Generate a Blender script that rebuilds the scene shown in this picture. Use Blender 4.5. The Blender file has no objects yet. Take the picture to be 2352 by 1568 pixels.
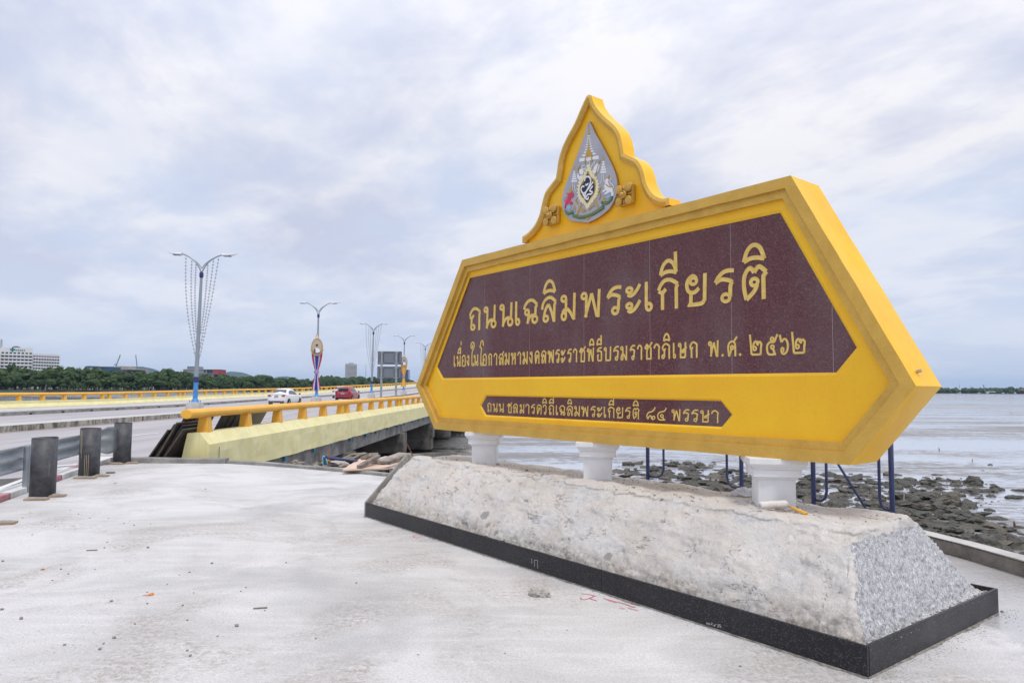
import bpy, bmesh, math, random
from math import sin, cos, pi, radians, sqrt, atan2
from mathutils import Vector, Matrix, noise
from mathutils.geometry import tessellate_polygon

random.seed(7)
scene = bpy.context.scene
COL = scene.collection

# ------------------------------------------------------------------ camera
FPX, PITCH, ROLL, HC = 1640.0, 0.0662, 0.0071, 1.65      # focal length in 2352-wide pixels
_fw = Vector((0, cos(PITCH), sin(PITCH)))
_up0 = Vector((0, -sin(PITCH), cos(PITCH)))
_rt = Vector((cos(ROLL), 0, 0)) + _up0 * sin(ROLL)
_up = _up0 * cos(ROLL) - Vector((1, 0, 0)) * sin(ROLL)
CAMP = Vector((0, 0, HC))
cam_data = bpy.data.cameras.new('camera')
cam = bpy.data.objects.new('camera', cam_data)
COL.objects.link(cam)
cam_data.sensor_width = 36
cam_data.lens = FPX / 2352 * 36
cam_data.clip_start = 0.05
cam_data.clip_end = 30000
m4 = Matrix((_rt, _up, -_fw)).transposed().to_4x4()
m4.translation = CAMP
cam.matrix_world = m4
scene.camera = cam

# ------------------------------------------------------------------ sky
SUN_EL, SUN_AZ = radians(64), radians(150)     # azimuth from +Y towards +X
world = bpy.data.worlds.new('World')
scene.world = world
world.use_nodes = True
wt = world.node_tree
wt.nodes.clear()


class NT:
    """tiny helper to write node graphs"""
    def __init__(s, tree): s.t = tree
    def n(s, typ, **kw):
        nd = s.t.nodes.new(typ)
        for k, v in kw.items():
            if k.startswith('i_'):
                key = k[2:].replace('_', ' ')
                nd.inputs[key].default_value = v
            else: setattr(nd, k, v)
        return nd
    def l(s, a, b): s.t.links.new(a, b)
    def math(s, op, a, b=None, c=None, clamp=False):
        nd = s.t.nodes.new('ShaderNodeMath'); nd.operation = op; nd.use_clamp = clamp
        for i, v in enumerate((a, b, c)):
            if v is None: continue
            if isinstance(v, (int, float)): nd.inputs[i].default_value = v
            else: s.l(v, nd.inputs[i])
        return nd.outputs[0]
    def mix(s, f, a, b, mode='MIX'):
        nd = s.t.nodes.new('ShaderNodeMix'); nd.data_type = 'RGBA'; nd.blend_type = mode
        for sock, v in ((nd.inputs[0], f), (nd.inputs[6], a), (nd.inputs[7], b)):
            if isinstance(v, (int, float)): sock.default_value = v
            elif isinstance(v, (tuple, list)): sock.default_value = tuple(v) + ((1,) if len(v) == 3 else ())
            else: s.l(v, sock)
        return nd.outputs[2]
    def ramp(s, f, *stops):
        nd = s.t.nodes.new('ShaderNodeValToRGB'); cr = nd.color_ramp
        while len(cr.elements) < len(stops): cr.elements.new(0.5)
        for e, (p, c) in zip(cr.elements, stops):
            e.position = p
            e.color = (c, c, c, 1) if isinstance(c, (int, float)) else tuple(c) + ((1,) if len(c) == 3 else ())
        s.l(f, nd.inputs[0])
        return nd.outputs[0]
    def noise(s, vec, scale, detail=4, rough=.55, dist=0.0):
        nd = s.t.nodes.new('ShaderNodeTexNoise')
        nd.inputs['Scale'].default_value = scale; nd.inputs['Detail'].default_value = detail
        nd.inputs['Roughness'].default_value = rough; nd.inputs['Distortion'].default_value = dist
        if vec is not None: s.l(vec, nd.inputs['Vector'])
        return nd.outputs['Fac']
    def mapping(s, vec, loc=(0, 0, 0), rot=(0, 0, 0), sc=(1, 1, 1)):
        nd = s.t.nodes.new('ShaderNodeMapping')
        nd.inputs['Location'].default_value = loc; nd.inputs['Rotation'].default_value = rot; nd.inputs['Scale'].default_value = sc
        s.l(vec, nd.inputs['Vector'])
        return nd.outputs[0]


w = NT(wt)
sky = w.n('ShaderNodeTexSky', sky_type='NISHITA', sun_disc=False, sun_elevation=SUN_EL, sun_rotation=SUN_AZ,
          air_density=1.0, dust_density=2.0, ozone_density=1.0)
tc = w.n('ShaderNodeTexCoord')
sep = w.n('ShaderNodeSeparateXYZ')
w.l(tc.outputs['Generated'], sep.inputs[0])
dz = w.math('MAXIMUM', sep.outputs[2], 0.0)
den = w.math('ADD', dz, 0.16)
cmb = w.n('ShaderNodeCombineXYZ')
w.l(w.math('DIVIDE', sep.outputs[0], den), cmb.inputs[0])
w.l(w.math('DIVIDE', sep.outputs[1], den), cmb.inputs[1])
pv = w.mapping(cmb.outputs[0], loc=(5.3, 1.2, 0), rot=(0, 0, radians(20)), sc=(1.0, 0.62, 1))
n1 = w.noise(pv, 1.15, 6, .50, .2)          # broad masses
n2 = w.noise(w.mapping(pv, loc=(7, 3, 1), sc=(1.0, 1.55, 1)), 2.3, 11, .58, .22)   # streaky detail
n3 = w.noise(w.mapping(pv, loc=(-4, 9, 2), sc=(.9, 1.3, 1)), 1.2, 7, .52, .2)       # grey undersides
cov = w.math('ADD', w.math('MULTIPLY', n1, 0.55), w.math('MULTIPLY', n2, 0.45))
covm = w.ramp(cov, (0.36, 0.0), (0.46, 0.60), (0.57, 1.0))
# thinner cloud close to the horizon
hz = w.ramp(dz, (0.0, 0.06), (0.07, 0.40), (0.20, 0.92), (0.32, 1.0))
mask = w.math('MULTIPLY', w.math('ADD', w.math('MULTIPLY', covm, 0.82), 0.18), hz)
CW, CG = (7.6, 7.55, 7.95), (4.7, 5.0, 6.4)
shade = w.ramp(w.math('ADD', w.math('MULTIPLY', n3, .55), w.math('MULTIPLY', n2, .45)), (0.42, 1.0), (0.55, 0.0))
cloud = w.mix(w.math('MULTIPLY', shade, 0.9), CW, CG)
veil = w.mix(0.86, sky.outputs[0], (5.75, 6.5, 8.1))
skyc = w.mix(mask, veil, cloud)
# an overcast sky grows brighter towards the zenith
skyc = w.mix(1.0, skyc, w.ramp(dz, (0.30, 1.0), (1.0, 1.45)), 'MULTIPLY')
bg = w.n('ShaderNodeBackground')
bg.inputs['Strength'].default_value = 0.10
out = w.n('ShaderNodeOutputWorld')
w.l(skyc, bg.inputs[0]); w.l(bg.outputs[0], out.inputs[0])

sun_data = bpy.data.lights.new('sun', 'SUN')
sun_data.energy = 1.5
sun_data.angle = radians(12)
sun_data.color = (1.0, 0.96, 0.90)
sun = bpy.data.objects.new('sun', sun_data)
COL.objects.link(sun)
sd = Vector((sin(SUN_AZ) * cos(SUN_EL), cos(SUN_AZ) * cos(SUN_EL), sin(SUN_EL)))
sun.rotation_euler = sd.to_track_quat('Z', 'Y').to_euler()
sun.location = (30, 10, 60)

scene.view_settings.view_transform = 'Standard'
scene.view_settings.look = 'None'
scene.view_settings.exposure = 0.26
scene.view_settings.gamma = 1.0
scene.view_settings.use_curve_mapping = False
scene.render.engine = 'CYCLES'
scene.cycles.use_denoising = True
scene.cycles.max_bounces = 6
scene.cycles.diffuse_bounces = 3


# ------------------------------------------------------------------ pixels of a 2352-wide view -> points of the place
def ray(px, py):
    return (_fw + _rt * ((px - 1176) / FPX) + _up * ((784 - py) / FPX))
def gp(px, py, z=0.0):
    d = ray(px, py)
    return CAMP + d * ((z - HC) / d.z)
def at_y(px, py, y):
    d = ray(px, py)
    return CAMP + d * (y / d.y)
def pix(p):
    d = Vector(p) - CAMP
    z = d.dot(_fw)
    return 1176 + FPX * d.dot(_rt) / z, 784 - FPX * d.dot(_up) / z


# ------------------------------------------------------------------ mesh helpers
class MB:
    def __init__(s): s.v = []; s.f = []; s.m = []
    def add(s, vs, fs, mi=0, M=None):
        b = len(s.v)
        s.v += [tuple(M @ Vector(v)) if M is not None else tuple(v) for v in vs]
        s.f += [tuple(i + b for i in f) for f in fs]
        s.m += [mi] * len(fs)
        return s
    def box(s, c, d, M=None, mi=0, taper=1.0):
        x, y, z = d[0] / 2, d[1] / 2, d[2] / 2
        vs = []
        for k, (sx, sy, sz) in enumerate([(-1, -1, -1), (1, -1, -1), (1, 1, -1), (-1, 1, -1), (-1, -1, 1), (1, -1, 1), (1, 1, 1), (-1, 1, 1)]):
            t = taper if sz > 0 else 1.0
            vs.append((c[0] + sx * x * t, c[1] + sy * y * t, c[2] + sz * z))
        return s.add(vs, [(3, 2, 1, 0), (4, 5, 6, 7), (0, 1, 5, 4), (1, 2, 6, 5), (2, 3, 7, 6), (3, 0, 4, 7)], mi, M)
    def prism(s, poly, h0, h1, axis='z', mi=0, M=None, ms=None):
        """poly: 2D points; axis z -> (x,y,h); axis y -> (x,h,y) ; axis x -> (h,x,y)"""
        n = len(poly)
        def P(a, b, h):
            return (a, b, h) if axis == 'z' else ((a, h, b) if axis == 'y' else (h, a, b))
        vs = [P(a, b, h0) for a, b in poly] + [P(a, b, h1) for a, b in poly]
        area = sum(poly[i][0] * poly[(i + 1) % n][1] - poly[(i + 1) % n][0] * poly[i][1] for i in range(n))
        flip = (area > 0) == (axis == 'y')
        if h1 < h0: flip = not flip
        idx = list(range(n))
        bot = tuple(reversed(idx)); top = tuple(i + n for i in idx)
        sides = [(i, (i + 1) % n, (i + 1) % n + n, i + n) for i in range(n)]
        if flip:
            bot = tuple(reversed(bot)); top = tuple(reversed(top)); sides = [tuple(reversed(q)) for q in sides]
        s.add(vs, [bot, top], mi, M)
        b = len(s.v) - 2 * n
        s.f += [tuple(i + b for i in q) for q in sides]; s.m += [ms if ms is not None else mi] * n
        return s
    def tube(s, path, r, n=8, mi=0, caps=True, M=None):
        path = [Vector(p) for p in path]
        rs = r if isinstance(r, (list, tuple)) else [r] * len(path)
        vs, fs = [], []
        prev = None
        for i, p in enumerate(path):
            a = path[max(i - 1, 0)]; b = path[min(i + 1, len(path) - 1)]
            t = (b - a)
            t = t.normalized() if t.length > 1e-9 else Vector((0, 0, 1))
            if prev is None:
                ref = Vector((0, 0, 1)) if abs(t.z) < .9 else Vector((1, 0, 0))
                x = t.cross(ref).normalized()
            else:
                x = (prev - t * prev.dot(t)).normalized()
            prev = x
            y = t.cross(x)
            for k in range(n):
                an = 2 * pi * k / n
                vs.append(p + (x * cos(an) + y * sin(an)) * rs[i])
        for i in range(len(path) - 1):
            for k in range(n):
                a, b = i * n + k, i * n + (k + 1) % n
                fs.append((a, b, b + n, a + n))
        if caps:
            fs.append(tuple(reversed(range(n)))); fs.append(tuple(range(len(vs) - n, len(vs))))
        return s.add(vs, fs, mi, M)
    def lathe(s, prof, n=16, mi=0, M=None, c=(0, 0)):
        vs, fs = [], []
        for r, z in prof:
            for k in range(n):
                a = 2 * pi * k / n
                vs.append((c[0] + r * cos(a), c[1] + r * sin(a), z))
        for i in range(len(prof) - 1):
            for k in range(n):
                a, b = i * n + k, i * n + (k + 1) % n
                fs.append((a, b, b + n, a + n))
        fs.append(tuple(reversed(range(n)))); fs.append(tuple(range(len(vs) - n, len(vs))))
        return s.add(vs, fs, mi, M)
    def build(s, name, mat, parent=None, smooth=False, bevel=0, seg=2):
        me = bpy.data.meshes.new(name)
        me.from_pydata(s.v, [], s.f)
        mats = mat if isinstance(mat, (list, tuple)) else [mat]
        for mm in mats: me.materials.append(mm)
        if len(mats) > 1:
            for p, i in zip(me.polygons, s.m): p.material_index = i
        if smooth: me.polygons.foreach_set('use_smooth', [True] * len(me.polygons))
        me.update()
        return link(name, me, parent, bevel, seg)


def link(name, me, parent=None, bevel=0, seg=2):
    o = bpy.data.objects.new(name, me)
    COL.objects.link(o)
    if parent is not None: o.parent = parent
    if bevel:
        b = o.modifiers.new('bevel', 'BEVEL'); b.width = bevel; b.segments = seg; b.limit_method = 'ANGLE'; b.angle_limit = radians(35)
    return o
def tag(o, label=None, cat=None, group=None, kind=None):
    if label: o['label'] = label
    if cat: o['category'] = cat
    if group: o['group'] = group
    if kind: o['kind'] = kind
    return o
def empty(name, loc=(0, 0, 0), rz=0.0, label=None, cat=None, group=None):
    o = bpy.data.objects.new(name, None)
    o.empty_display_size = .2
    COL.objects.link(o)
    o.location = loc; o.rotation_euler = (0, 0, rz)
    return tag(o, label, cat, group)
def copy_tree(o, parent=None):
    c = o.copy()
    COL.objects.link(c)
    c.parent = parent
    for ch in list(o.children): copy_tree(ch, c)
    return c
def fb(x, y, z=0.0, o=4):
    return noise.fractal(Vector((x, y, z)), 1.0, 2.0, o)
def lerp(a, b, t): return a + (b - a) * t
def interp(tab, x):
    if x <= tab[0][0]: return tab[0][1]
    for (x0, y0), (x1, y1) in zip(tab, tab[1:]):
        if x <= x1: return y0 + (y1 - y0) * (x - x0) / (x1 - x0)
    return tab[-1][1]
def spline(pts, k=5, closed=False):
    """Catmull-Rom through pts (tuples of any dimension)"""
    n = len(pts); out = []
    rng = range(n) if closed else range(n - 1)
    for i in rng:
        if closed: p = [pts[(i + j - 1) % n] for j in range(4)]
        else: p = [pts[max(i - 1, 0)], pts[i], pts[i + 1], pts[min(i + 2, n - 1)]]
        for q in range(k):
            t = q / k
            out.append(tuple(0.5 * ((2 * b) + (-a + c) * t + (2 * a - 5 * b + 4 * c - d) * t * t + (-a + 3 * b - 3 * c + d) * t ** 3)
                             for a, b, c, d in zip(*p)))
    if not closed: out.append(tuple(pts[-1]))
    return out


# ------------------------------------------------------------------ materials
def newmat(name):
    m = bpy.data.materials.new(name)
    m.use_nodes = True
    t = NT(m.node_tree)
    b = m.node_tree.nodes['Principled BSDF']
    tcn = t.n('ShaderNodeTexCoord')
    return m, t, b, tcn.outputs['Object']
def c4(c): return tuple(c) + (1,) if len(c) == 3 else c
MATS = {}
def mat(name, col, rough=.6, metal=0.0, col2=None, sc=4.0, lo=.4, hi=.62, bump=0.0, bsc=30.0, bd=.01, spec=.5, fine=0.0, coat=0.0):
    if name in MATS: return MATS[name]
    m, t, b, oc = newmat(name)
    b.inputs['Roughness'].default_value = rough
    b.inputs['Metallic'].default_value = metal
    b.inputs['Specular IOR Level'].default_value = spec
    b.inputs['Coat Weight'].default_value = coat
    c = None
    if col2 is not None:
        c = t.mix(t.ramp(t.noise(oc, sc, 6, .6), (lo, 0.0), (hi, 1.0)), col, col2)
    if fine:
        f = t.ramp(t.noise(oc, sc * 14, 3, .6), (.3, 1 - fine), (.7, 1 + fine * .6))
        c = t.mix(1.0, c if c is not None else c4(col), f, 'MULTIPLY')
    if c is not None: t.l(c, b.inputs['Base Color'])
    else: b.inputs['Base Color'].default_value = c4(col)
    if bump:
        bp = t.n('ShaderNodeBump'); bp.inputs['Strength'].default_value = bump; bp.inputs['Distance'].default_value = bd
        t.l(t.noise(oc, bsc, 5, .6), bp.inputs['Height']); t.l(bp.outputs[0], b.inputs['Normal'])
    MATS[name] = m
    return m

def m_painted(name, c0, c1, grime, rough, g_amt, streak=(5, 5, .35)):
    m, t, b, oc = newmat(name)
    base = t.mix(t.ramp(t.noise(oc, 1.6, 6, .6), (.38, 0.0), (.64, 1.0)), c0, c1)
    st = t.ramp(t.noise(t.mapping(oc, sc=streak), 3.0, 7, .7, .2), (.52, 0.0), (.72, 1.0))
    bl = t.ramp(t.noise(t.mapping(oc, loc=(4, 7, 2)), 1.1, 6, .65, .5), (.50, 0.0), (.66, 1.0))
    base = t.mix(t.math('MULTIPLY', st, g_amt), base, grime)
    base = t.mix(t.math('MULTIPLY', bl, g_amt * .6), base, grime)
    base = t.mix(1.0, base, t.ramp(t.noise(oc, 45, 4, .7), (.3, .95), (.7, 1.03)), 'MULTIPLY')
    t.l(base, b.inputs['Base Color'])
    t.l(t.ramp(bl, (0.0, rough), (1.0, min(1, rough + .15))), b.inputs['Roughness'])
    bp = t.n('ShaderNodeBump'); bp.inputs['Strength'].default_value = .4; bp.inputs['Distance'].default_value = .008
    t.l(t.math('ADD', t.noise(oc, 5, 6, .6), t.math('MULTIPLY', t.noise(oc, 60, 3, .6), .12)), bp.inputs['Height']); t.l(bp.outputs[0], b.inputs['Normal'])
    return m
yellow = m_painted('yellow_sign_paint', (.92, .535, .006), (.88, .47, .006), (.70, .37, .02), .40, .15)
gold = mat('gold_paint', (.68, .415, .075), .42, metal=.22, col2=(.60, .355, .06), sc=5, bump=.35, bsc=40, bd=.003, fine=.10)
white = mat('white_paint', (.78, .78, .79), .55, col2=(.70, .70, .71), sc=3, bump=.1, bsc=20)
navy = mat('navy_pipe_paint', (.018, .030, .115), .4, col2=(.03, .04, .12), sc=8)
cream = m_painted('cream_parapet_paint', (.80, .745, .41), (.74, .665, .32), (.47, .43, .27), .6, .42)
orange = m_painted('orange_rail_paint', (.84, .46, .055), (.79, .39, .04), (.52, .30, .08), .5, .30)
conc = mat('weathered_concrete', (.33, .32, .30), .85, col2=(.20, .195, .185), sc=2.2, bump=.5, bsc=18, bd=.01, fine=.18)
conc_dark = mat('stained_concrete', (.26, .25, .235), .85, col2=(.11, .105, .10), sc=1.3, bump=.5, bsc=14, bd=.01, fine=.2)
conc_light = mat('pale_concrete', (.50, .49, .48), .85, col2=(.40, .39, .38), sc=2, bump=.4, bsc=20, bd=.01, fine=.12)
galv = mat('galvanised_steel', (.36, .39, .42), .38, metal=.55, col2=(.30, .33, .36), sc=6, bump=.05, bsc=20)
grey_steel = mat('grey_lamp_paint', (.30, .34, .38), .4, metal=.4)
blue = mat('sky_blue_paint', (.07, .27, .62), .5, col2=(.05, .22, .55), sc=3)
dark_blue = mat('dark_blue_paint', (.025, .03, .14), .5)
blackstone_ = None
rubber = mat('tyre_rubber', (.015, .015, .016), .8)
glass_dark = mat('car_glass', (.06, .07, .09), .08, spec=.8)
chrome = mat('alloy_rim', (.45, .46, .48), .3, metal=.8)
car_white = mat('white_car_paint', (.78, .78, .80), .25, coat=.5)
car_red = mat('red_car_paint', (.30, .008, .03), .25, coat=.5)
tail_red = mat('tail_lamp_red', (.35, .01, .02), .2)
wood = mat('raw_wood', (.44, .31, .20), .8, col2=(.32, .21, .13), sc=6, fine=.2)
wood_grey = mat('grey_timber', (.27, .23, .20), .85, col2=(.16, .13, .11), sc=6, fine=.25, bump=.4, bsc=30)
ply = mat('plywood_sheet', (.66, .50, .40), .8, col2=(.56, .41, .32), sc=3, fine=.1)
rust = mat('rusty_wire', (.13, .055, .03), .9)
# ================================================================== special surface materials
def m_forecourt():
    m, t, b, oc = newmat('new_floor_concrete')
    base = t.mix(t.ramp(t.noise(oc, .7, 7, .62, .6), (.38, 0.0), (.62, 1.0)), (.625, .615, .615), (.485, .475, .47))
    # trowel streaks
    st = t.noise(t.mapping(oc, rot=(0, 0, radians(25)), sc=(.7, 5, 1)), 1.6, 6, .65, .5)
    base = t.mix(t.ramp(st, (.48, 0.0), (.70, .5)), base, (.69, .685, .69))
    # brown mud scuffs
    sc_ = t.math('MULTIPLY', t.ramp(t.noise(oc, .75, 6, .65, .8), (.50, 0.0), (.62, 1.0)),
                 t.ramp(t.noise(oc, 22, 6, .8), (.44, 0.0), (.58, 1.0)))
    base = t.mix(t.math('MULTIPLY', sc_, .82), base, (.34, .295, .265))
    # grey damp
    dp = t.math('MULTIPLY', t.ramp(t.noise(t.mapping(oc, loc=(9, 4, 0)), .45, 4, .55, .4), (.55, 0.0), (.68, 1.0)), .5)
    base = t.mix(t.math('MULTIPLY', dp, 1.35), base, (.37, .37, .37))
    # fine sandy grain
    g = t.ramp(t.noise(oc, 60, 6, .8), (.32, .68), (.60, 1.07))
    base = t.mix(1.0, base, g, 'MULTIPLY')
    pit = t.ramp(t.noise(oc, 30, 3, .6), (.62, 0.0), (.66, 1.0))
    base = t.mix(t.math('MULTIPLY', pit, .35), base, (.30, .29, .28))
    # damp film left by the tide spray beside the sea wall
    sp = t.n('ShaderNodeSeparateXYZ'); t.l(oc, sp.inputs[0])
    dmp = t.math('ADD', t.math('SUBTRACT', sp.outputs[0], t.math('MULTIPLY', sp.outputs[1], .10)), t.math('MULTIPLY', t.math('SUBTRACT', t.noise(oc, 1.3, 6, .65, .5), .5), 1.6))
    wet = t.ramp(t.math('SUBTRACT', dmp, 2.2), (.45, 0.0), (.62, 1.0))
    base = t.mix(t.math('MULTIPLY', wet, .45), base, (.34, .34, .36))
    t.l(base, b.inputs['Base Color'])
    t.l(t.ramp(wet, (0.0, .78), (1.0, .20)), b.inputs['Roughness'])
    bp = t.n('ShaderNodeBump'); bp.inputs['Strength'].default_value = .55; bp.inputs['Distance'].default_value = .012
    h = t.math('ADD', t.math('MULTIPLY', t.noise(oc, 4, 8, .65, .3), 1.0), t.math('MULTIPLY', t.noise(oc, 70, 4, .6), .22))
    t.l(h, bp.inputs['Height']); t.l(bp.outputs[0], b.inputs['Normal'])
    return m
def m_plaster():
    m, t, b, oc = newmat('hand_trowelled_plaster')
    base = t.mix(t.ramp(t.noise(oc, 1.3, 6, .6, .5), (.36, 0.0), (.62, 1.0)), (.655, .62, .585), (.545, .505, .465))
    base = t.mix(t.ramp(t.noise(oc, 3.3, 6, .6, .4), (.46, 0.0), (.64, .75)), base, (.60, .595, .59))
    # cement ridges: thin dark contour lines of a warped noise
    nz = t.noise(t.mapping(oc, rot=(0, .25, 0), sc=(.75, 1.6, 2.4)), 3.4, 9, .64, .7)
    r1 = t.math('ABSOLUTE', t.math('SUBTRACT', t.math('FRACT', t.math('MULTIPLY', nz, 7.0)), .5))
    ridge = t.ramp(r1, (.0, 1.0), (.05, 0.0))
    gate = t.ramp(t.noise(t.mapping(oc, loc=(3, 1, 5)), 4.0, 7, .7), (.53, 0.0), (.62, 1.0))
    ridge = t.math('MULTIPLY', ridge, gate)
    base = t.mix(t.math('MULTIPLY', ridge, .65), base, (.27, .26, .25))
    base = t.mix(1.0, base, t.ramp(t.noise(oc, 55, 7, .8), (.32, .87), (.60, 1.05)), 'MULTIPLY')
    pk_ = t.ramp(t.noise(t.mapping(oc, sc=(1, 1.5, 2.2)), 17, 6, .7), (.66, 0.0), (.74, .5))
    base = t.mix(pk_, base, (.42, .395, .37))
    sp = t.n('ShaderNodeSeparateXYZ'); t.l(oc, sp.inputs[0])
    # grey spots where the skin coat has come away, each at its own place
    wob = t.math('MULTIPLY', t.math('SUBTRACT', t.noise(oc, 22, 4, .6), .5), .07)
    for (sx, sy, sz, rr) in ((-4.05, .188, .339, .055), (-3.91, .129, .273, .034), (-3.70, .08, .225, .03), (-4.0, .08, .21, .02), (-1.05, .50, .68, .05), (-2.2, .12, .27, .035), (-5.2, .16, .30, .018)):
        vd = t.n('ShaderNodeVectorMath', operation='DISTANCE'); t.l(oc, vd.inputs[0]); vd.inputs[1].default_value = (sx, sy, sz)
        f_ = t.ramp(t.math('ADD', vd.outputs['Value'], wob), (rr - .004, 1.0), (rr + .006, 0.0))
        base = t.mix(t.math('MULTIPLY', f_, .85), base, (.25, .25, .245))
    # ragged crack along the shoulder where the front coat meets the top
    cz = t.math('ABSOLUTE', t.math('SUBTRACT', t.math('ADD', sp.outputs[2], t.math('MULTIPLY', t.math('SUBTRACT', t.noise(t.mapping(oc, sc=(1, .3, .3)), 5, 7, .7), .5), .10)), .722))
    crk = t.math('MULTIPLY', t.ramp(cz, (.0025, 1.0), (.009, 0.0)), t.math('LESS_THAN', sp.outputs[1], .80))
    crk = t.math('MULTIPLY', crk, t.ramp(t.noise(oc, 3, 4, .6), (.40, .15), (.52, 1.0)))
    base = t.mix(t.math('MULTIPLY', crk, .75), base, (.24, .235, .23))
    # dirt thrown up along the foot
    foot = t.math('MULTIPLY', t.ramp(t.math('ADD', sp.outputs[2], t.math('MULTIPLY', t.noise(oc, 4, 6, .7), .34)), (.36, 1.0), (.52, 0.0)),
                  t.ramp(t.noise(oc, 26, 5, .75), (.36, 0.15), (.62, 1.0)))
    base = t.mix(t.math('MULTIPLY', foot, .8), base, (.22, .19, .155))
    t.l(base, b.inputs['Base Color'])
    b.inputs['Roughness'].default_value = .9
    bp = t.n('ShaderNodeBump'); bp.inputs['Strength'].default_value = 1.0; bp.inputs['Distance'].default_value = .030
    h = t.math('ADD', t.math('MULTIPLY', t.noise(oc, 14, 8, .7, .4), .7), t.math('MULTIPLY', ridge, -.5))
    h = t.math('ADD', h, t.math('MULTIPLY', t.noise(oc, 120, 3, .6), .12))
    t.l(h, bp.inputs['Height']); t.l(bp.outputs[0], b.inputs['Normal'])
    return m
def m_roughc():
    m, t, b, oc = newmat('chiselled_grey_concrete')
    mp = t.mapping(oc, rot=(radians(25), radians(20), 0), sc=(1, 1.9, .55))
    base = t.mix(t.ramp(t.noise(mp, 34, 7, .8), (.38, 0.0), (.58, 1.0)), (.30, .30, .31), (.62, .62, .635))
    base = t.mix(t.ramp(t.noise(mp, 58, 6, .85), (.53, 0.0), (.58, 1.0)), base, (.88, .88, .92))
    base = t.mix(t.ramp(t.noise(mp, 30, 5, .75), (.35, .9), (.40, 0.0)), base, (.13, .13, .14))
    t.l(base, b.inputs['Base Color'])
    b.inputs['Roughness'].default_value = .8
    bp = t.n('ShaderNodeBump'); bp.inputs['Strength'].default_value = 1.0; bp.inputs['Distance'].default_value = .02
    t.l(t.noise(mp, 30, 6, .7), bp.inputs['Height']); t.l(bp.outputs[0], b.inputs['Normal'])
    return m
def m_granite(name, c0, c1, c2, rough, s=90, dust=.16):
    m, t, b, oc = newmat(name)
    v = t.n('ShaderNodeTexVoronoi'); v.inputs['Scale'].default_value = s; t.l(oc, v.inputs['Vector'])
    sp = t.n('ShaderNodeSeparateColor'); t.l(v.outputs['Color'], sp.inputs[0])
    base = t.ramp(sp.outputs[0], (.0, c0), (.45, c1), (.80, c1), (.97, c2))
    base = t.mix(t.ramp(t.noise(t.mapping(oc, sc=(1, 1, .35)), 1.4, 6, .6), (.45, 0.0), (.72, .42)), base, tuple(x * .4 + dust for x in c1))
    t.l(base, b.inputs['Base Color'])
    b.inputs['Specular IOR Level'].default_value = .35 if dust < .1 else .5
    t.l(t.ramp(t.noise(oc, 2.5, 5, .6), (.35, rough), (.7, rough + .14)), b.inputs['Roughness'])
    return m
def m_mud():
    m, t, b, oc = newmat('wet_mudflat')
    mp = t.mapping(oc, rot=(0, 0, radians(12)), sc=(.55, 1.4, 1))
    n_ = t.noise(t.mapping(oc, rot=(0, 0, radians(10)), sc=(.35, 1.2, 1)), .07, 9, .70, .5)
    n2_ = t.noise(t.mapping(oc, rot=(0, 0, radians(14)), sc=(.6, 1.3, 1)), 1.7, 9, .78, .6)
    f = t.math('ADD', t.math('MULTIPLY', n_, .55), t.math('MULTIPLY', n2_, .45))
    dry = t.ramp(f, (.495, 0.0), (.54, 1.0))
    # dark band alongside the bridge: its reflection and shade put into the base colour
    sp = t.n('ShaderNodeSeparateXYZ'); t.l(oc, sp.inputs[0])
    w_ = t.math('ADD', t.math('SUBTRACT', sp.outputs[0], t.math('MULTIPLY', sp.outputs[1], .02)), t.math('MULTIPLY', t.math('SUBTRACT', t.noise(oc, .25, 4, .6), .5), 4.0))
    br_shade = t.math('MULTIPLY', t.math('LESS_THAN', sp.outputs[1], 300), t.ramp(t.math('DIVIDE', t.math('ADD', w_, 40.0), 40.0), (.895, 1.0), (.925, 0.0)))
    colr = t.mix(br_shade, t.mix(dry, (.43, .45, .50), (.115, .10, .09)), (.035, .032, .028))
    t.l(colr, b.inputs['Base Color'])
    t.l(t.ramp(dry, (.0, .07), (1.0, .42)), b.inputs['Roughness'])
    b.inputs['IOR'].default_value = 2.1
    bp = t.n('ShaderNodeBump'); bp.inputs['Strength'].default_value = .35; bp.inputs['Distance'].default_value = .05
    h = t.math('ADD', t.math('MULTIPLY', t.noise(oc, 1.3, 7, .7, .6), .35), t.math('MULTIPLY', dry, .8))
    t.l(h, bp.inputs['Height']); t.l(bp.outputs[0], b.inputs['Normal'])
    return m
def m_asphalt():
    m, t, b, oc = newmat('worn_road_concrete')
    base = t.mix(t.ramp(t.noise(t.mapping(oc, rot=(0, 0, radians(1)), sc=(1.6, .12, 1)), .8, 6, .6), (.40, 0.0), (.62, 1.0)), (.42, .40, .415), (.33, .315, .33))
    base = t.mix(t.ramp(t.noise(oc, .5, 5, .6), (.5, 0.0), (.7, .4)), base, (.45, .43, .43))
    base = t.mix(1.0, base, t.ramp(t.noise(oc, 60, 3, .7), (.3, .85), (.7, 1.08)), 'MULTIPLY')
    t.l(base, b.inputs['Base Color']); b.inputs['Roughness'].default_value = .85
    return m
forecourt_m, plaster_m, rough_m = m_forecourt(), m_plaster(), m_roughc()
maroon = m_granite('maroon_granite', (.050, .010, .012), (.108, .026, .028), (.22, .10, .10), .20, 170)
black_st = m_granite('black_granite', (.012, .012, .015), (.017, .017, .021), (.07, .07, .08), .32, 160, .025)
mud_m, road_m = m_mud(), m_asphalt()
road_new = mat('dark_new_asphalt', (.085, .083, .082), .9, col2=(.12, .115, .11), sc=3, fine=.3)
line_white = mat('road_line_white', (.74, .74, .74), .7, col2=(.60, .60, .59), sc=4, fine=.2)
line_orange = mat('road_line_orange', (.55, .25, .09), .7, col2=(.42, .30, .22), sc=2, fine=.2)
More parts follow.
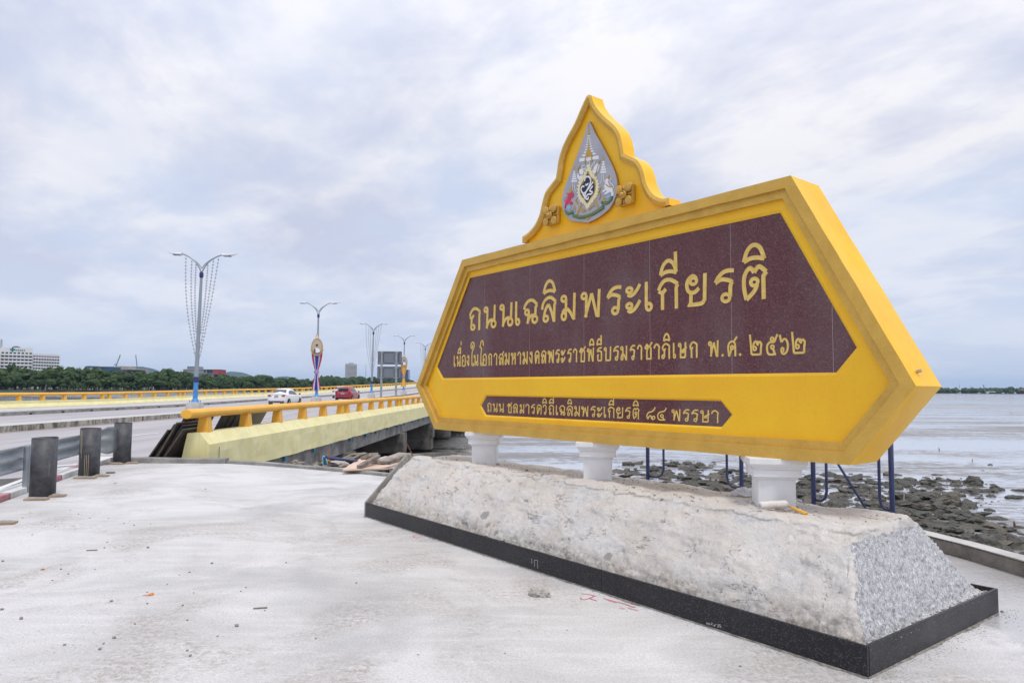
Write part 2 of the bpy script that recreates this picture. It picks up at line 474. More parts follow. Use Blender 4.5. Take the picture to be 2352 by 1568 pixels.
kerb_red = mat('kerb_red_paint', (.40, .13, .17), .75, col2=(.46, .30, .30), sc=6, fine=.2)
bank_m = mat('dark_shore_mud', (.075, .066, .055), .75, col2=(.035, .031, .027), sc=3, bump=1.0, bsc=9, bd=.06, fine=.3)
rock_m = mat('wet_shore_rock', (.085, .080, .062), .6, col2=(.030, .030, .024), sc=4, bump=.8, bsc=12, bd=.03, fine=.3)
rock_m2 = mat('brown_shore_rock', (.14, .12, .09), .65, col2=(.06, .052, .04), sc=4, bump=.8, bsc=12, bd=.03, fine=.3)
pebble_m = mat('grey_pebble', (.20, .195, .20), .85, col2=(.30, .29, .29), sc=20)

# ================================================================== water and land
WZ = -3.0
mb = MB()
# one sheet of mudflat out to the horizon, denser near by
ys = [-60, 0, 10, 20, 40, 80, 160, 320, 640, 1280, 2600, 6000, 14000]
xs = [-14000, -4000, -1500, -500, -150, -50, 0, 50, 150, 500, 1500, 4000, 14000]
for j, y in enumerate(ys):
    for x in xs: mb.v.append((x, y, WZ))
W_ = len(xs)
for j in range(len(ys) - 1):
    for i in range(W_ - 1):
        a = j * W_ + i
        mb.f.append((a, a + 1, a + 1 + W_, a + W_)); mb.m.append(0)
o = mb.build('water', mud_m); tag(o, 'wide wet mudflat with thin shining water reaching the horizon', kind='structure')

FIELD = [(1380, 1090), (1420, 1074), (1560, 1056), (1650, 1064), (1690, 1084), (1830, 1088), (2040, 1092), (2210, 1100), (2300, 1124),
         (2260, 1150), (2210, 1165), (2290, 1190), (2352, 1225), (2420, 1260), (2440, 1330), (2350, 1330), (2100, 1250), (1380, 1130)]
def inpoly(x, y, P):
    r = False
    for i in range(len(P)):
        (x0, y0), (x1, y1) = P[i], P[i - 1]
        if (y0 > y) != (y1 > y) and x < (x1 - x0) * (y - y0) / (y1 - y0) + x0: r = not r
    return r
FW = [gp(a, b, WZ) for a, b in FIELD]
FW2 = [(p.x, p.y) for p in FW]
def field(x, y):
    """soft 0..1 coverage of the rubble bank, in world metres"""
    wx, wy = x + 1.4 * fb(x * .4, y * .4, 3), y + 1.4 * fb(x * .4, y * .4, 8)
    hits = sum(inpoly(wx + a, wy + b, FW2) for a, b in ((0, 0), (1, 0), (-1, 0), (0, 1), (0, -1)))
    return hits / 5
# forecourt outline (world metres)
WALL = [(5.3, -6), (5.15, 0), (4.98, 3.5), (4.61, 6.43), (4.435, 7.467), (4.05, 8.6), (3.2, 9.75), (1.9, 10.9), (.4, 12.05), (-2.3, 13.60), (-4.3, 14.85), (-6.2, 15.72)]
WALL_S = [(a, b) for a, b in spline(WALL, 5)]
mb = MB()
n_i, n_j = 190, 190
X0, X1, Y0, Y1 = -16, 34, 5, 54
for j in range(n_j + 1):
    for i in range(n_i + 1):
        x, y = lerp(X0, X1, i / n_i), lerp(Y0, Y1, j / n_j)
        f = field(x, y)
        z = WZ - .30 + f * .30 + .17 * fb(x * 1.1, y * 1.1, 1) + .06 * fb(x * 4, y * 4, 2)
        # the bank rises against the sea wall on the left, by the bridge
        k = max(0, 1 - sqrt((x + 3.9) ** 2 + ((y - 15.4) * .9) ** 2) / 2.7)
        z = max(z, lerp(WZ - .3, -.12, min(1, k * 1.9)) + .10 * fb(x * 2, y * 2, 4))
        mb.v.append((x, y, z))
for j in range(n_j):
    for i in range(n_i):
        a = j * (n_i + 1) + i
        mb.f.append((a, a + 1, a + n_i + 2, a + n_i + 1)); mb.m.append(0)
o = mb.build('shore_mud', bank_m, smooth=True); tag(o, 'dark muddy bank strewn with rubble below the sea wall', kind='structure')

# forecourt slab
KERB = [(-7.14, 9.96), (-8.73, 15.6)]
kx = lambda y: KERB[0][0] + (y - KERB[0][1]) * (KERB[1][0] - KERB[0][0]) / (KERB[1][1] - KERB[0][1])
poly = [(kx(-6), -6)] + [(a, b) for a, b in WALL_S] + [(-8.73, 15.7)]
mb = MB()
mb.prism(poly, -3.6, 0.0, mi=1)
mb.m[1] = 0
o = mb.build('pavement', [forecourt_m, conc]); tag(o, 'pale new concrete forecourt with mud scuffs', kind='structure')

# low sea wall round the right and back edge of the forecourt
def wall_strip(pts, w0, w1, z0, z1, M_=None, jit=0.0, mi=0):
    """a strip following pts, from offset w0 to w1 to the right of travel"""
    m_ = MB() if M_ is None else M_
    n = len(pts); L, R = [], []
    for i, (x, y) in enumerate(pts):
        a, b = pts[max(i - 1, 0)], pts[min(i + 1, n - 1)]
        tx, ty = b[0] - a[0], b[1] - a[1]; l = sqrt(tx * tx + ty * ty); nx, ny = ty / l, -tx / l
        j = jit * fb(x * 1.5, y * 1.5, 5)
        L.append((x + nx * w0, y + ny * w0, j)); R.append((x + nx * w1, y + ny * w1, j))
    vs, fs = [], []
    for (lx, ly, j), (rx, ry, _) in zip(L, R):
        vs += [(lx, ly, z0), (rx, ry, z0), (rx, ry, z1 + j), (lx, ly, z1 + j)]
    for i in range(n - 1):
        a, b = 4 * i, 4 * i + 4
        for k in range(4): fs.append((a + k, b + k, b + (k + 1) % 4, a + (k + 1) % 4))
    fs.append((0, 1, 2, 3)); fs.append(tuple(reversed(range(4 * n - 4, 4 * n))))
    fs = [tuple(reversed(f)) for f in fs]
    return m_.add(vs, fs, mi)
# travel is anticlockwise (up the right side): the outside is to the right
sw = empty('sea_wall', (0, 0, 0), 0, 'low curved concrete sea wall at the edge of the forecourt behind the sign plinth', 'wall')
wall_strip(WALL_S[:46], .003, .17, -3.6, .135, jit=.012).build('wall', conc_dark, sw, bevel=.008)
wall_strip(WALL_S[:46], -.004, .18, .139, .152, jit=.012).build('coping', conc_light, sw)
# the concrete upstand along the back edge
us = empty('kerb_upstand', (0, 0, 0), 0, 'rough grey concrete upstand along the far edge of the forecourt beside the parapet end', 'kerb')
wall_strip([(-2.3, 13.60), (-3.2, 14.20), (-4.3, 14.85), (-5.2, 15.3), (-6.1, 15.66)], -.12, .05, -.3, .066, jit=.04).build('near_length', conc, us, bevel=.015)
wall_strip([(-6.16, 15.62), (-7.0, 15.62), (-7.8, 15.60), (-8.62, 15.58)], -.10, .12, -.3, .115, jit=.03).build('far_length', conc, us, bevel=.015)
wall_strip([(2.2, 10.62), (.4, 12.05), (-2.26, 13.57)], -.10, .05, -.3, .085, jit=.05).build('back_length', conc, us, bevel=.015)

# ================================================================== roads: station y, lateral w = x - .02 y
def zr(y): return interp([(0, 0), (58, 0), (67, .08), (80, .20), (91, .30), (109, .46), (138, .95), (175, 1.55), (218, 2.35), (260, 3.0), (320, 3.5), (420, 3.6)], y)
YS = [-8, 0, 8, 16, 24, 32, 40, 50, 58, 67, 75, 80, 85, 91, 100, 109, 120, 130, 138, 150, 165, 175, 190, 205, 218, 240, 260, 290, 320, 370, 420]
def P(w_, y, z=0): return (w_ + .02 * y, y, zr(y) + z)
def sweep(prof, y0, y1, mb_=None, mi=0, closed=True, step=None):
    """prof: (w,z) ring swept along the road"""
    st = sorted(set([y0, y1] + [y for y in YS if y0 < y < y1]))
    m_ = mb_ or MB(); n = len(prof)
    vs = [P(a, y, b) for y in st for a, b in prof]
    fs = []
    for i in range(len(st) - 1):
        for k in range(n if closed else n - 1):
            a, b = i * n + k, i * n + (k + 1) % n
            fs.append((a, b, b + n, a + n))
    if closed:
        fs.append(tuple(reversed(range(n)))); fs.append(tuple(range(len(vs) - n, len(vs))))
    area = sum(prof[i][0] * prof[(i + 1) % n][1] - prof[(i + 1) % n][0] * prof[i][1] for i in range(n))
    if area > 0: fs = [tuple(reversed(f)) for f in fs]
    return m_.add(vs, fs, mi)
RZ = -.03
def flat(w0, w1, y0, y1, z, m_=None, mi=0):
    m_ = m_ or MB()
    st = sorted(set([y0, y1] + [y for y in YS if y0 < y < y1]))
    vs = [P(a, y, z) for y in st for a in (w0, w1)]
    fs = [(2 * i, 2 * i + 1, 2 * i + 3, 2 * i + 2) for i in range(len(st) - 1)]
    return m_.add(vs, fs, mi)
# carriageways as one solid deck each side of the median
m_ = MB(); sweep([(-28.6, RZ), (-19.85, RZ), (-19.85, -.6), (-28.6, -.6)], -8, 420, m_)
tag(m_.build('road_far', road_m), 'far carriageway beyond the median', kind='structure')
m_ = MB(); sweep([(-18.65, RZ), (-7.66, RZ), (-7.66, -.34), (-18.65, -.34)], 15.4, 420, m_)
sweep([(-18.65, RZ), (-8.95, RZ), (-8.95, -.6), (-18.65, -.6)], -8, 15.4, m_)
tag(m_.build('road_near', road_m), 'near carriageway beside the forecourt', kind='structure')
# dark fresh asphalt wedge beside the painted kerb
mb = MB(); mb.add([(kx(-6) - .27, -6, RZ + .004), (kx(13.6) - .27, 13.6, RZ + .004), (-10.4, 11.8, RZ + .004), (-10.4, -6, RZ + .004)], [(0, 1, 2, 3)])
mb.add([(-8.95 + .3, 15.4, RZ), (-8.95 + .3, -8, RZ), (kx(-8), -8, RZ), (kx(15.4), 15.4, RZ)], [(0, 1, 2, 3)], 1)
tag(mb.build('road_shoulder', [road_new, road_m]), 'dark asphalt shoulder next to the red and white kerb', kind='structure')
# median
m_ = MB(); sweep([(-19.85, -.3), (-19.85, .20), (-18.65, .20), (-18.65, -.3)], -8, 420, m_)
def m_median():
    m, t, b, oc = newmat('mould_stained_median')
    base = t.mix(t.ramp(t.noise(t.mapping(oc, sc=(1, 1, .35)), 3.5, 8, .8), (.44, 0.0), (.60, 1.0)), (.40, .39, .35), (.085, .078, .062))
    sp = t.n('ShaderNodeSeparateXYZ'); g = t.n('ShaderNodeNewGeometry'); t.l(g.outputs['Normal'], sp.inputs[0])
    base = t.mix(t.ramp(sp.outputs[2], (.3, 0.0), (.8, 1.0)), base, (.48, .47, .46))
    t.l(base, b.inputs['Base Color']); b.inputs['Roughness'].default_value = .9
    return m
tag(m_.build('road_median', m_median()), 'raised concrete median with mould stained side', kind='structure')
# far footway and kerb
m_ = MB(); sweep([(-33.2, -.3), (-33.2, .18), (-28.6, .20), (-28.6, -.3)], -8, 420, m_)
tag(m_.build('footpath', conc_light), 'concrete footway inside the far parapet', kind='structure')
fk = tag(sweep([(-28.597, RZ + .004), (-28.597, .16), (-28.58, .16), (-28.58, RZ + .004)], -8, 200, MB()).build('kerb_far', conc), 'grey kerb of the far footway', kind='structure')
hole_m = mat('drain_hole_black', (.02, .02, .022), .9)
for k in range(12):
    y = 35.6 + 2.9 * k
    bx = MB(); bx.box((P(-28.57, y)[0], y, zr(y) + .03), (.02, .22, .09))
    bx.build('drain_hole', hole_m, fk)
for y in (37.6, 52.5, 67.4):
    MB().box((P(-28.57, y)[0], y, zr(y) + .09), (.03, .28, .16)).build('red_joint', kerb_red, fk)
# painted lines
z1 = RZ + .008
mk = MB()
flat(-28.30, -28.16, -8, 220, z1, mk); flat(-20.25, -20.10, -8, 220, z1, mk)
for k in range(14):
    flat(-23.1, -22.97, 29.7 + 5.9 * k, 32.2 + 5.9 * k, z1, mk)
for k in range(12): flat(-13.36, -13.22, 24.2 + 6.0 * k, 26.0 + 6.0 * k, z1, mk)
flat(-8.25, -8.12, 20, 120, z1, mk)
tag(mk.build('road_lines_white', line_white), 'white lane dashes and edge lines', kind='structure')
tag(flat(-18.42, -18.28, -8, 220, z1).build('road_line_orange', line_orange), 'faded orange edge line beside the median', kind='structure')
mk = MB()
def gstrip(m_, pts, w_, z):
    q = [gp(a, b, z) for a, b in pts]
    vs, fs = [], []
    for i, p in enumerate(q):
        a, b = q[max(i - 1, 0)], q[min(i + 1, len(q) - 1)]
        t = (b - a); t.z = 0; t.normalize(); nn = Vector((t.y, -t.x, 0)) * w_ / 2
        vs += [tuple(p + nn), tuple(p - nn)]
    for i in range(len(q) - 1): fs.append((2 * i, 2 * i + 2, 2 * i + 3, 2 * i + 1) if True else 0)
    m_.add(vs, fs)
gstrip(mk, [(-60, 1143), (66, 1096), (120, 1080), (180, 1068), (236, 1057)], .12, RZ + .012)
gstrip(mk, [(110, 1071), (190, 1065), (250, 1063)], .22, RZ + .0095)
gstrip(mk, [(150, 1079), (200, 1072), (238, 1064)], .14, RZ + .0145)
tag(mk.build('road_hatching', line_white), 'white edge line and hatching at the road taper', kind='structure')
# red and white kerb along the forecourt
kb = empty('painted_kerb', (0, 0, 0), 0, 'red and white painted kerb between the forecourt and the road', 'kerb')
y = -4.6; k = 0
while y < 15.2:
    L = 1.15 if k % 2 == 0 else 1.0
    pts = [(kx(y) - .19, y), (kx(y + L) - .19, y + L)]
    mseg = MB()
    wall_strip(list(pts), -.105, .105 + .08, -.2, .085, mseg)
    mseg.build('kerb_stone', line_white if k % 2 == 0 else kerb_red, kb, bevel=.012)
    y += L + .006; k += 1
# ================================================================== the monument sign
TH2, TH = .8884, .9108
NK = Vector((2.0627, 4.2269, 0))           # near corner of the plinth kerb
uK = Vector((-cos(TH), sin(TH), 0)); nK = Vector((sin(TH), cos(TH), 0))
LK, WK, HK, TS = 6.4405, 2.0224, .183, .435
OS = NK + uK * (LK / 2 - .007) + nK * (WK / 2 - .195)     # foot of the centre line of the sign's front plane
xS = Vector((cos(TH2), -sin(TH2), 0)); nS = Vector((sin(TH2), cos(TH2), 0))
def sp_(px, py, dep=0.0):
    """view pixel -> (x,z) on the sign's front plane (or a plane dep behind it)"""
    d = ray(px, py); o_ = OS + nS * dep
    t = (o_ - CAMP).dot(nS) / d.dot(nS)
    p = CAMP + d * t
    return ((p - OS).dot(xS), p.z)
SF = .5742
def src(x, y, dep=0.0): return sp_(x * SF, y * SF, dep)

sign = empty('monument_sign', tuple(OS), -TH2, 'huge yellow hexagonal monument sign with gold frame and maroon lettering panels on three white columns', 'sign')
HEX = [sp_(*p) for p in ((955, 886), (1061, 597), (1816, 403), (2104, 886), (1951, 1068), (998, 985))]   # clockwise from left point
def offset(poly, d, closed=True):
    n = len(poly); out = []
    for i in range(n):
        p = Vector(poly[i])
        a = Vector(poly[i - 1]) if (closed or i > 0) else None
        b = Vector(poly[(i + 1) % n]) if (closed or i < n - 1) else None
        e1 = (p - a).normalized() if a is not None else (b - p).normalized()
        e2 = (b - p).normalized() if b is not None else e1
        n1_, n2_ = Vector((e1.y, -e1.x)), Vector((e2.y, -e2.x))
        m_ = (n1_ + n2_).normalized()
        k = 1 / max(.35, m_.dot(n1_))
        q = p + m_ * d * k
        out.append((q.x, q.y))
    return out
H1, H2 = offset(HEX, .088), offset(HEX, .155)
if (Vector(H1[0]) - Vector(HEX[3])).length > (Vector(HEX[0]) - Vector(HEX[3])).length:
    H1, H2 = offset(HEX, -.088), offset(HEX, -.155); SGN = -1
else: SGN = 1
def ring(m_, A, B, ya, yb, mi=0, closed=True):
    """band between outlines A (depth ya) and B (depth yb)"""
    n = len(A)
    vs = [(a, ya, b) for a, b in A] + [(a, yb, b) for a, b in B]
    fs = [(i, (i + 1) % n, (i + 1) % n + n, i + n) for i in range(n if closed else n - 1)]
    return m_.add(vs, fs, mi)
def subdiv(poly, k=24, wob=0.0, seed=0, closed=True):
    out = []
    n = len(poly)
    for i in range(n if closed else n - 1):
        a, b = poly[i], poly[(i + 1) % n]
        for q in range(k):
            t = q / k; x, z = lerp(a[0], b[0], t), lerp(a[1], b[1], t)
            e = wob * (0 if q == 0 else 1)
            out.append((x + e * fb(x * 3, z * 3, seed), z + e * fb(x * 3, z * 3, seed + 9)))
    if not closed: out.append(poly[-1])
    return out
S0, S1, S2 = subdiv(HEX, 20, .004, 1), subdiv(H1, 20, .005, 2), subdiv(H2, 20, .005, 3)
F_ = .070
m_ = MB(); ring(m_, S0, S1, 0, 0); ring(m_, S1, S1, 0, .034); ring(m_, S0, S0, F_, 0, 1)
m_.build('outer_frame', [gold, yellow], sign)
m_ = MB(); ring(m_, S1, S2, .034, .034); ring(m_, S2, S2, .034, F_)
m_.build('inner_frame', gold, sign)
GH = [src(*p) for p in ((1750, 1466), (1880, 1111.7), (3121, 851), (3427.5, 1389.8), (3345.6, 1489), (1774.5, 1512))]
GH = [(a, b) for a, b in GH]
SH = [src(*p) for p in ((1926, 1621), (1947, 1583), (2884, 1603), (2928, 1658), (2888, 1706.4), (1946, 1659))]
GH = [src(*p, .085) for p in ((1750, 1466), (1880, 1111.7), (3121, 851), (3427.5, 1389.8), (3345.6, 1489), (1774.5, 1512))]
SH = [src(*p, .085) for p in ((1926, 1621), (1947, 1583), (2884, 1603), (2928, 1658), (2888, 1706.4), (1946, 1659))]
GE, SE = offset(GH, -.022 * SGN), offset(SH, -.017 * SGN)
# yellow field with two openings
loops = [[Vector((a, b, 0)) for a, b in S2], [Vector((a, b, 0)) for a, b in subdiv(GE, 8, .004, 5)], [Vector((a, b, 0)) for a, b in subdiv(SE, 6, .002, 6)]]
tris = tessellate_polygon(loops)
flatv = [p for l in loops for p in l]
m_ = MB(); m_.add([(p.x, F_, p.y) for p in flatv], [tuple(t) for t in tris])
g_, s_ = [(p.x, p.y) for p in loops[1]], [(p.x, p.y) for p in loops[2]]
ring(m_, g_, subdiv(GH, 8), F_, .085); ring(m_, s_, subdiv(SH, 6), F_, .085)
ring(m_, S0, S0, TS, F_)
m_.add([(a, TS, b) for a, b in S0], [tuple(range(len(S0)))])
bd = m_.build('sign_body', yellow, sign)
bmx = bmesh.new(); bmx.from_mesh(bd.data); bmesh.ops.remove_doubles(bmx, verts=bmx.verts, dist=.0005); bmesh.ops.recalc_face_normals(bmx, faces=bmx.faces); bmx.to_mesh(bd.data); bmx.free()
grout = mat('pale_grout', (.42, .35, .34), .8)
m_ = MB(); m_.add([(a, .0862, b) for a, b in offset(GH, .004 * SGN)], [tuple(range(6))]); m_.add([(a, .0862, b) for a, b in offset(SH, .003 * SGN)], [tuple(range(6))])
m_.build('grout_bed', grout, sign)
# granite tiles
def clipx(poly, x0, x1):
    def cut(P_, x, keep):
        out = []
        for i in range(len(P_)):
            a, b = P_[i - 1], P_[i]
            ka, kb_ = keep(a[0], x), keep(b[0], x)
            if ka != kb_:
                t = (x - a[0]) / (b[0] - a[0]); out.append((x, lerp(a[1], b[1], t)))
            if kb_: out.append(b)
        return out
    return cut(cut(poly, x0, lambda v, x: v >= x), x1, lambda v, x: v <= x)
js = [-9] + [src(x, 1512 - (x - 1779) * .0145, .085)[0] for x in (1779, 1933.7, 2117, 2335.5, 2601, 2928.6, 3334)] + [9]
for a, b in zip(js, js[1:]):
    q = clipx(GH, a + .0022, b - .0022)
    if len(q) > 2: MB().prism(q, .085, .09, 'y').build('granite_tile', maroon, sign)
js = [-9] + [src(x, 1600, .085)[0] for x in (2147.8, 2546.4)] + [9]
for a, b in zip(js, js[1:]):
    MB().prism(clipx(SH, a + .0015, b - .0015), .085, .09, 'y').build('granite_tile', maroon, sign)

# ---------------------------------------------------------------- Thai lettering, drawn stroke by stroke
# S smooth stroke, L straight stroke, O loop (cx,cy,rx,ry).  x 0..1 across the letter, y 0..1 from baseline to letter top
G = {
 'ko': ['S(.0,.64)(.10,.80)(.30,.94)(.55,.96)(.80,.88)(.97,.78)', 'L(.0,.62)(.20,.54)(.20,0)', 'L(.20,.54)(.37,.67)', 'L(.97,.78)(.90,.68)(.90,0)'],
 'tho': ['S(.0,.64)(.10,.80)(.30,.94)(.55,.96)(.80,.88)(.97,.78)', 'L(.0,.62)(.18,.54)(.14,.16)', 'L(.18,.54)(.37,.67)', 'O(.29,.15,.17,.12)', 'L(.97,.78)(.90,.68)(.90,0)'],
 'pho': ['S(.05,.66)(.14,.82)(.32,.94)(.55,.96)(.80,.88)(.97,.78)', 'L(.05,.64)(.30,.54)(.30,.16)', 'L(.30,.54)(.45,.67)', 'O(.14,.15,.14,.12)', 'L(.97,.78)(.90,.68)(.90,0)'],
 'no': ['O(.14,.84,.14,.11)', 'L(.28,.84)(.24,.04)', 'S(.20,.03)(.34,.24)(.50,.36)(.74,.38)', 'O(.80,.20,.18,.16)', 'L(.90,1)(.86,.32)'],
 'e': ['L(.10,1)(.06,.18)', 'O(.50,.16,.42,.13)'],
 'cho': ['S(.0,.62)(.10,.80)(.35,.95)(.65,.95)(.85,.84)(.97,.76)', 'L(.97,.76)(.86,.66)(.84,.30)', 'O(.22,.50,.14,.12)', 'L(.36,.50)(.28,.06)', 'S(.24,.04)(.38,.24)(.52,.34)(.78,.36)', 'O(.80,.19,.18,.15)'],
 'lo': ['S(.0,.52)(.07,.74)(.30,.92)(.60,.96)(.84,.86)(.97,.76)', 'L(.97,.76)(.88,.66)(.86,0)', 'S(.84,.04)(.68,.40)(.46,.70)', 'S(.46,.70)(.26,.52)(.12,.22)', 'O(.27,.16,.16,.13)'],
 'so': ['S(.0,.52)(.07,.74)(.30,.88)(.58,.90)(.78,.80)(.86,.70)', 'L(.86,.70)(.84,0)', 'L(.66,.84)(1.0,1.12)', 'S(.82,.04)(.66,.38)(.46,.64)', 'S(.46,.64)(.26,.48)(.12,.22)', 'O(.27,.16,.16,.13)'],
 'mo': ['O(.18,.83,.16,.12)', 'L(.34,.83)(.33,.16)', 'O(.19,.17,.15,.15)', 'S(.10,.30)(.22,.40)(.42,.42)(.62,.30)(.84,.06)', 'L(.92,1)(.88,.0)'],
 'pho2': ['O(.13,.82,.13,.12)', 'L(.26,.82)(.24,.04)', 'L(.20,.04)(.54,.88)', 'L(.54,.88)(.82,.03)', 'L(.94,1)(.88,.0)'],
 'ro': ['S(1,.95)(.72,.97)(.44,.93)(.20,.80)(.04,.64)', 'S(.04,.63)(.30,.72)(.55,.71)(.80,.66)(.92,.60)', 'L(.90,.62)(.82,.50)(.80,.18)', 'O(.58,.16,.20,.13)'],
 'a': ['O(.22,.80,.19,.10)', 'S(.10,.66)(.28,.60)(.55,.66)(.78,.80)(.95,.96)', 'O(.22,.26,.19,.10)', 'S(.10,.12)(.28,.06)(.55,.12)(.78,.26)(.95,.42)'],
 'aa': ['S(.03,.70)(.14,.86)(.38,.96)(.64,.94)(.96,.76)', 'L(.96,.76)(.84,.66)(.84,0)'],
 'yo': ['O(.36,.80,.17,.12)', 'S(.52,.86)(.34,.96)(.10,.86)(.02,.70)(.08,.52)(.26,.44)(.46,.46)(.64,.56)', 'L(.24,.45)(.22,.10)', 'S(.14,.0)(.18,.06)(.50,.06)(.80,.08)(.90,.16)', 'L(.96,1)(.92,.14)'],
 'to': ['S(.14,.03)(.05,.35)(.05,.66)(.16,.86)(.32,.94)(.48,.80)', 'S(.48,.80)(.62,.93)(.74,.94)(.98,.78)', 'L(.98,.78)(.86,.66)(.86,0)', 'O(.48,.52,.15,.12)', 'S(.60,.44)(.46,.24)(.14,.03)'],
 'o': ['O(.22,.50,.15,.12)', 'S(.07,.66)(.14,.84)(.38,.96)(.66,.95)(.88,.80)(.92,.55)(.90,.05)', 'L(.90,.05)(.10,.05)', 'L(.10,.05)(.16,.26)(.12,.46)'],
 'ngo': ['O(.62,.84,.24,.11)', 'L(.88,.84)(.84,.04)', 'L(.82,.04)(.42,.26)(.04,.54)'],
 'ai': ['O(.62,.14,.28,.11)', 'L(.32,.14)(.34,1.10)', 'S(.34,1.10)(.50,1.34)(.90,1.58)(.92,1.88)(.62,2.08)(.20,2.02)(.02,1.80)(.12,1.60)(.40,1.56)(.56,1.72)(.36,1.84)'],
 'oo': ['O(.62,.14,.30,.11)', 'L(.34,.14)(.40,1.10)', 'S(.40,1.10)(.52,1.40)(.30,1.60)(.02,1.62)', 'S(.02,1.64)(.28,1.80)(.40,2.06)(.70,2.14)(.92,1.96)(.98,1.70)'],
 'ho': ['O(.15,.84,.14,.11)', 'L(.29,.84)(.24,0)', 'L(.24,.26)(.58,.58)', 'O(.76,.80,.18,.13)', 'S(.55,.56)(.74,.60)(.84,.52)(.84,.0)', 'L(.58,.58)(.64,.74)'],
 'kho': ['S(.16,0)(.06,.40)(.04,.66)(.18,.88)(.50,.97)(.82,.88)(.92,.68)(.90,0)', 'O(.50,.56,.15,.13)', 'S(.42,.44)(.30,.26)(.16,.02)'],
 'so2': ['S(.14,0)(.05,.36)(.05,.60)(.18,.80)(.46,.88)(.72,.80)(.80,.62)(.80,0)', 'O(.46,.52,.14,.12)', 'S(.38,.42)(.28,.24)(.14,.02)', 'L(.62,.84)(1.0,1.14)'],
 'cho2': ['O(.16,.80,.14,.11)', 'S(.12,.93)(.30,.98)(.46,.86)(.40,.72)(.28,.60)', 'L(.28,.60)(.26,.05)(.82,.05)(.84,.62)', 'S(.84,.62)(.78,.78)(.58,.84)', 'L(.58,.82)(1.0,1.12)'],
 'tho2': ['S(.96,.97)(.70,.95)(.36,.92)(.14,.80)(.05,.68)', 'S(.05,.68)(.40,.74)(.74,.70)(.90,.60)(.90,.06)', 'L(.90,.06)(.16,.06)', 'L(.16,.06)(.16,.42)(.30,.50)', 'L(.30,.46)(.02,.34)'],
 'bo': ['O(.15,.84,.14,.11)', 'L(.29,.84)(.25,.06)', 'L(.18,.06)(.92,.06)', 'L(.96,1)(.92,.06)'],
 'so3': ['O(.15,.84,.14,.11)', 'L(.29,.84)(.25,.06)', 'L(.18,.06)(.84,.06)', 'L(.88,1)(.84,.06)', 'O(.56,.44,.12,.10)', 'S(.60,.54)(.78,.58)(1.0,.70)'],
 'wo': ['S(.04,.70)(.16,.88)(.40,.96)(.68,.94)(.88,.80)(.88,.50)(.84,.16)', 'O(.62,.15,.20,.12)'],
 'i': ['S(.04,.04)(.16,.30)(.34,.46)(.56,.50)(.80,.38)(.97,.06)', 'S(.04,.04)(.34,.12)(.66,.12)(.97,.06)'],
 'ii': ['S(.04,.04)(.16,.30)(.34,.44)(.54,.48)(.78,.36)(.95,.08)', 'S(.04,.04)(.34,.12)(.66,.12)(.95,.06)', 'L(.92,.08)(.90,.74)'],
 'uue': ['S(.04,.04)(.16,.30)(.34,.44)(.54,.48)(.78,.36)(.95,.08)', 'S(.04,.04)(.34,.12)(.66,.12)(.95,.06)', 'L(.92,.08)(.90,.62)', 'L(.62,.34)(.60,.62)'],
 'ek': ['L(.5,0)(.5,.36)'],
 'dot': ['O(.5,.09,.12,.035)'],
 'n2': ['L(.0,1.22)(.12,.06)', 'L(.12,.06)(.92,.06)', 'S(.92,.06)(.94,.40)(.98,.66)(.80,.80)', 'S(.80,.80)(.66,.62)(.50,.80)(.34,.72)(.26,.44)', 'O(.40,.40,.13,.12)', 'S(.58,.80)(.70,.74)(.66,.56)'],
 'n5': ['S(.85,.04)(.20,.05)(.05,.34)(.10,.58)(.36,.72)(.66,.72)(.82,.86)', 'O(.52,.88,.13,.12)', 'L(.80,.86)(1.0,1.14)', 'O(.54,.44,.13,.12)', 'L(.60,.32)(.74,.06)'],
 'n6': ['S(.0,1.10)(.08,.86)(.20,.68)', 'S(.20,.68)(.44,.84)(.74,.82)(.94,.58)(.88,.24)(.60,.06)(.30,.05)(.12,.20)', 'O(.28,.26,.15,.13)'],
 'n8': ['S(1,1.10)(.82,.84)(.58,.70)(.24,.62)(.04,.34)(.16,.06)', 'S(.16,.06)(.34,.32)(.52,.34)', 'S(.52,.34)(.60,.10)(.78,.04)', 'O(.80,.20,.15,.14)'],
 'n4': ['S(1,1.06)(.82,.84)(.58,.74)(.24,.66)(.04,.38)(.22,.06)(.86,.06)', 'O(.50,.38,.15,.13)', 'L(.58,.28)(.72,.08)'],
}
import re
def strokes(g):
    for s_ in G[g]:
        if s_[0] == 'O':
            v = [float(x) for x in s_[2:-1].split(',')]
            yield 'O', v
        else:
            yield s_[0], [tuple(float(x) for x in q.split(',')) for q in re.findall(r'\(([^)]*)\)', s_)]
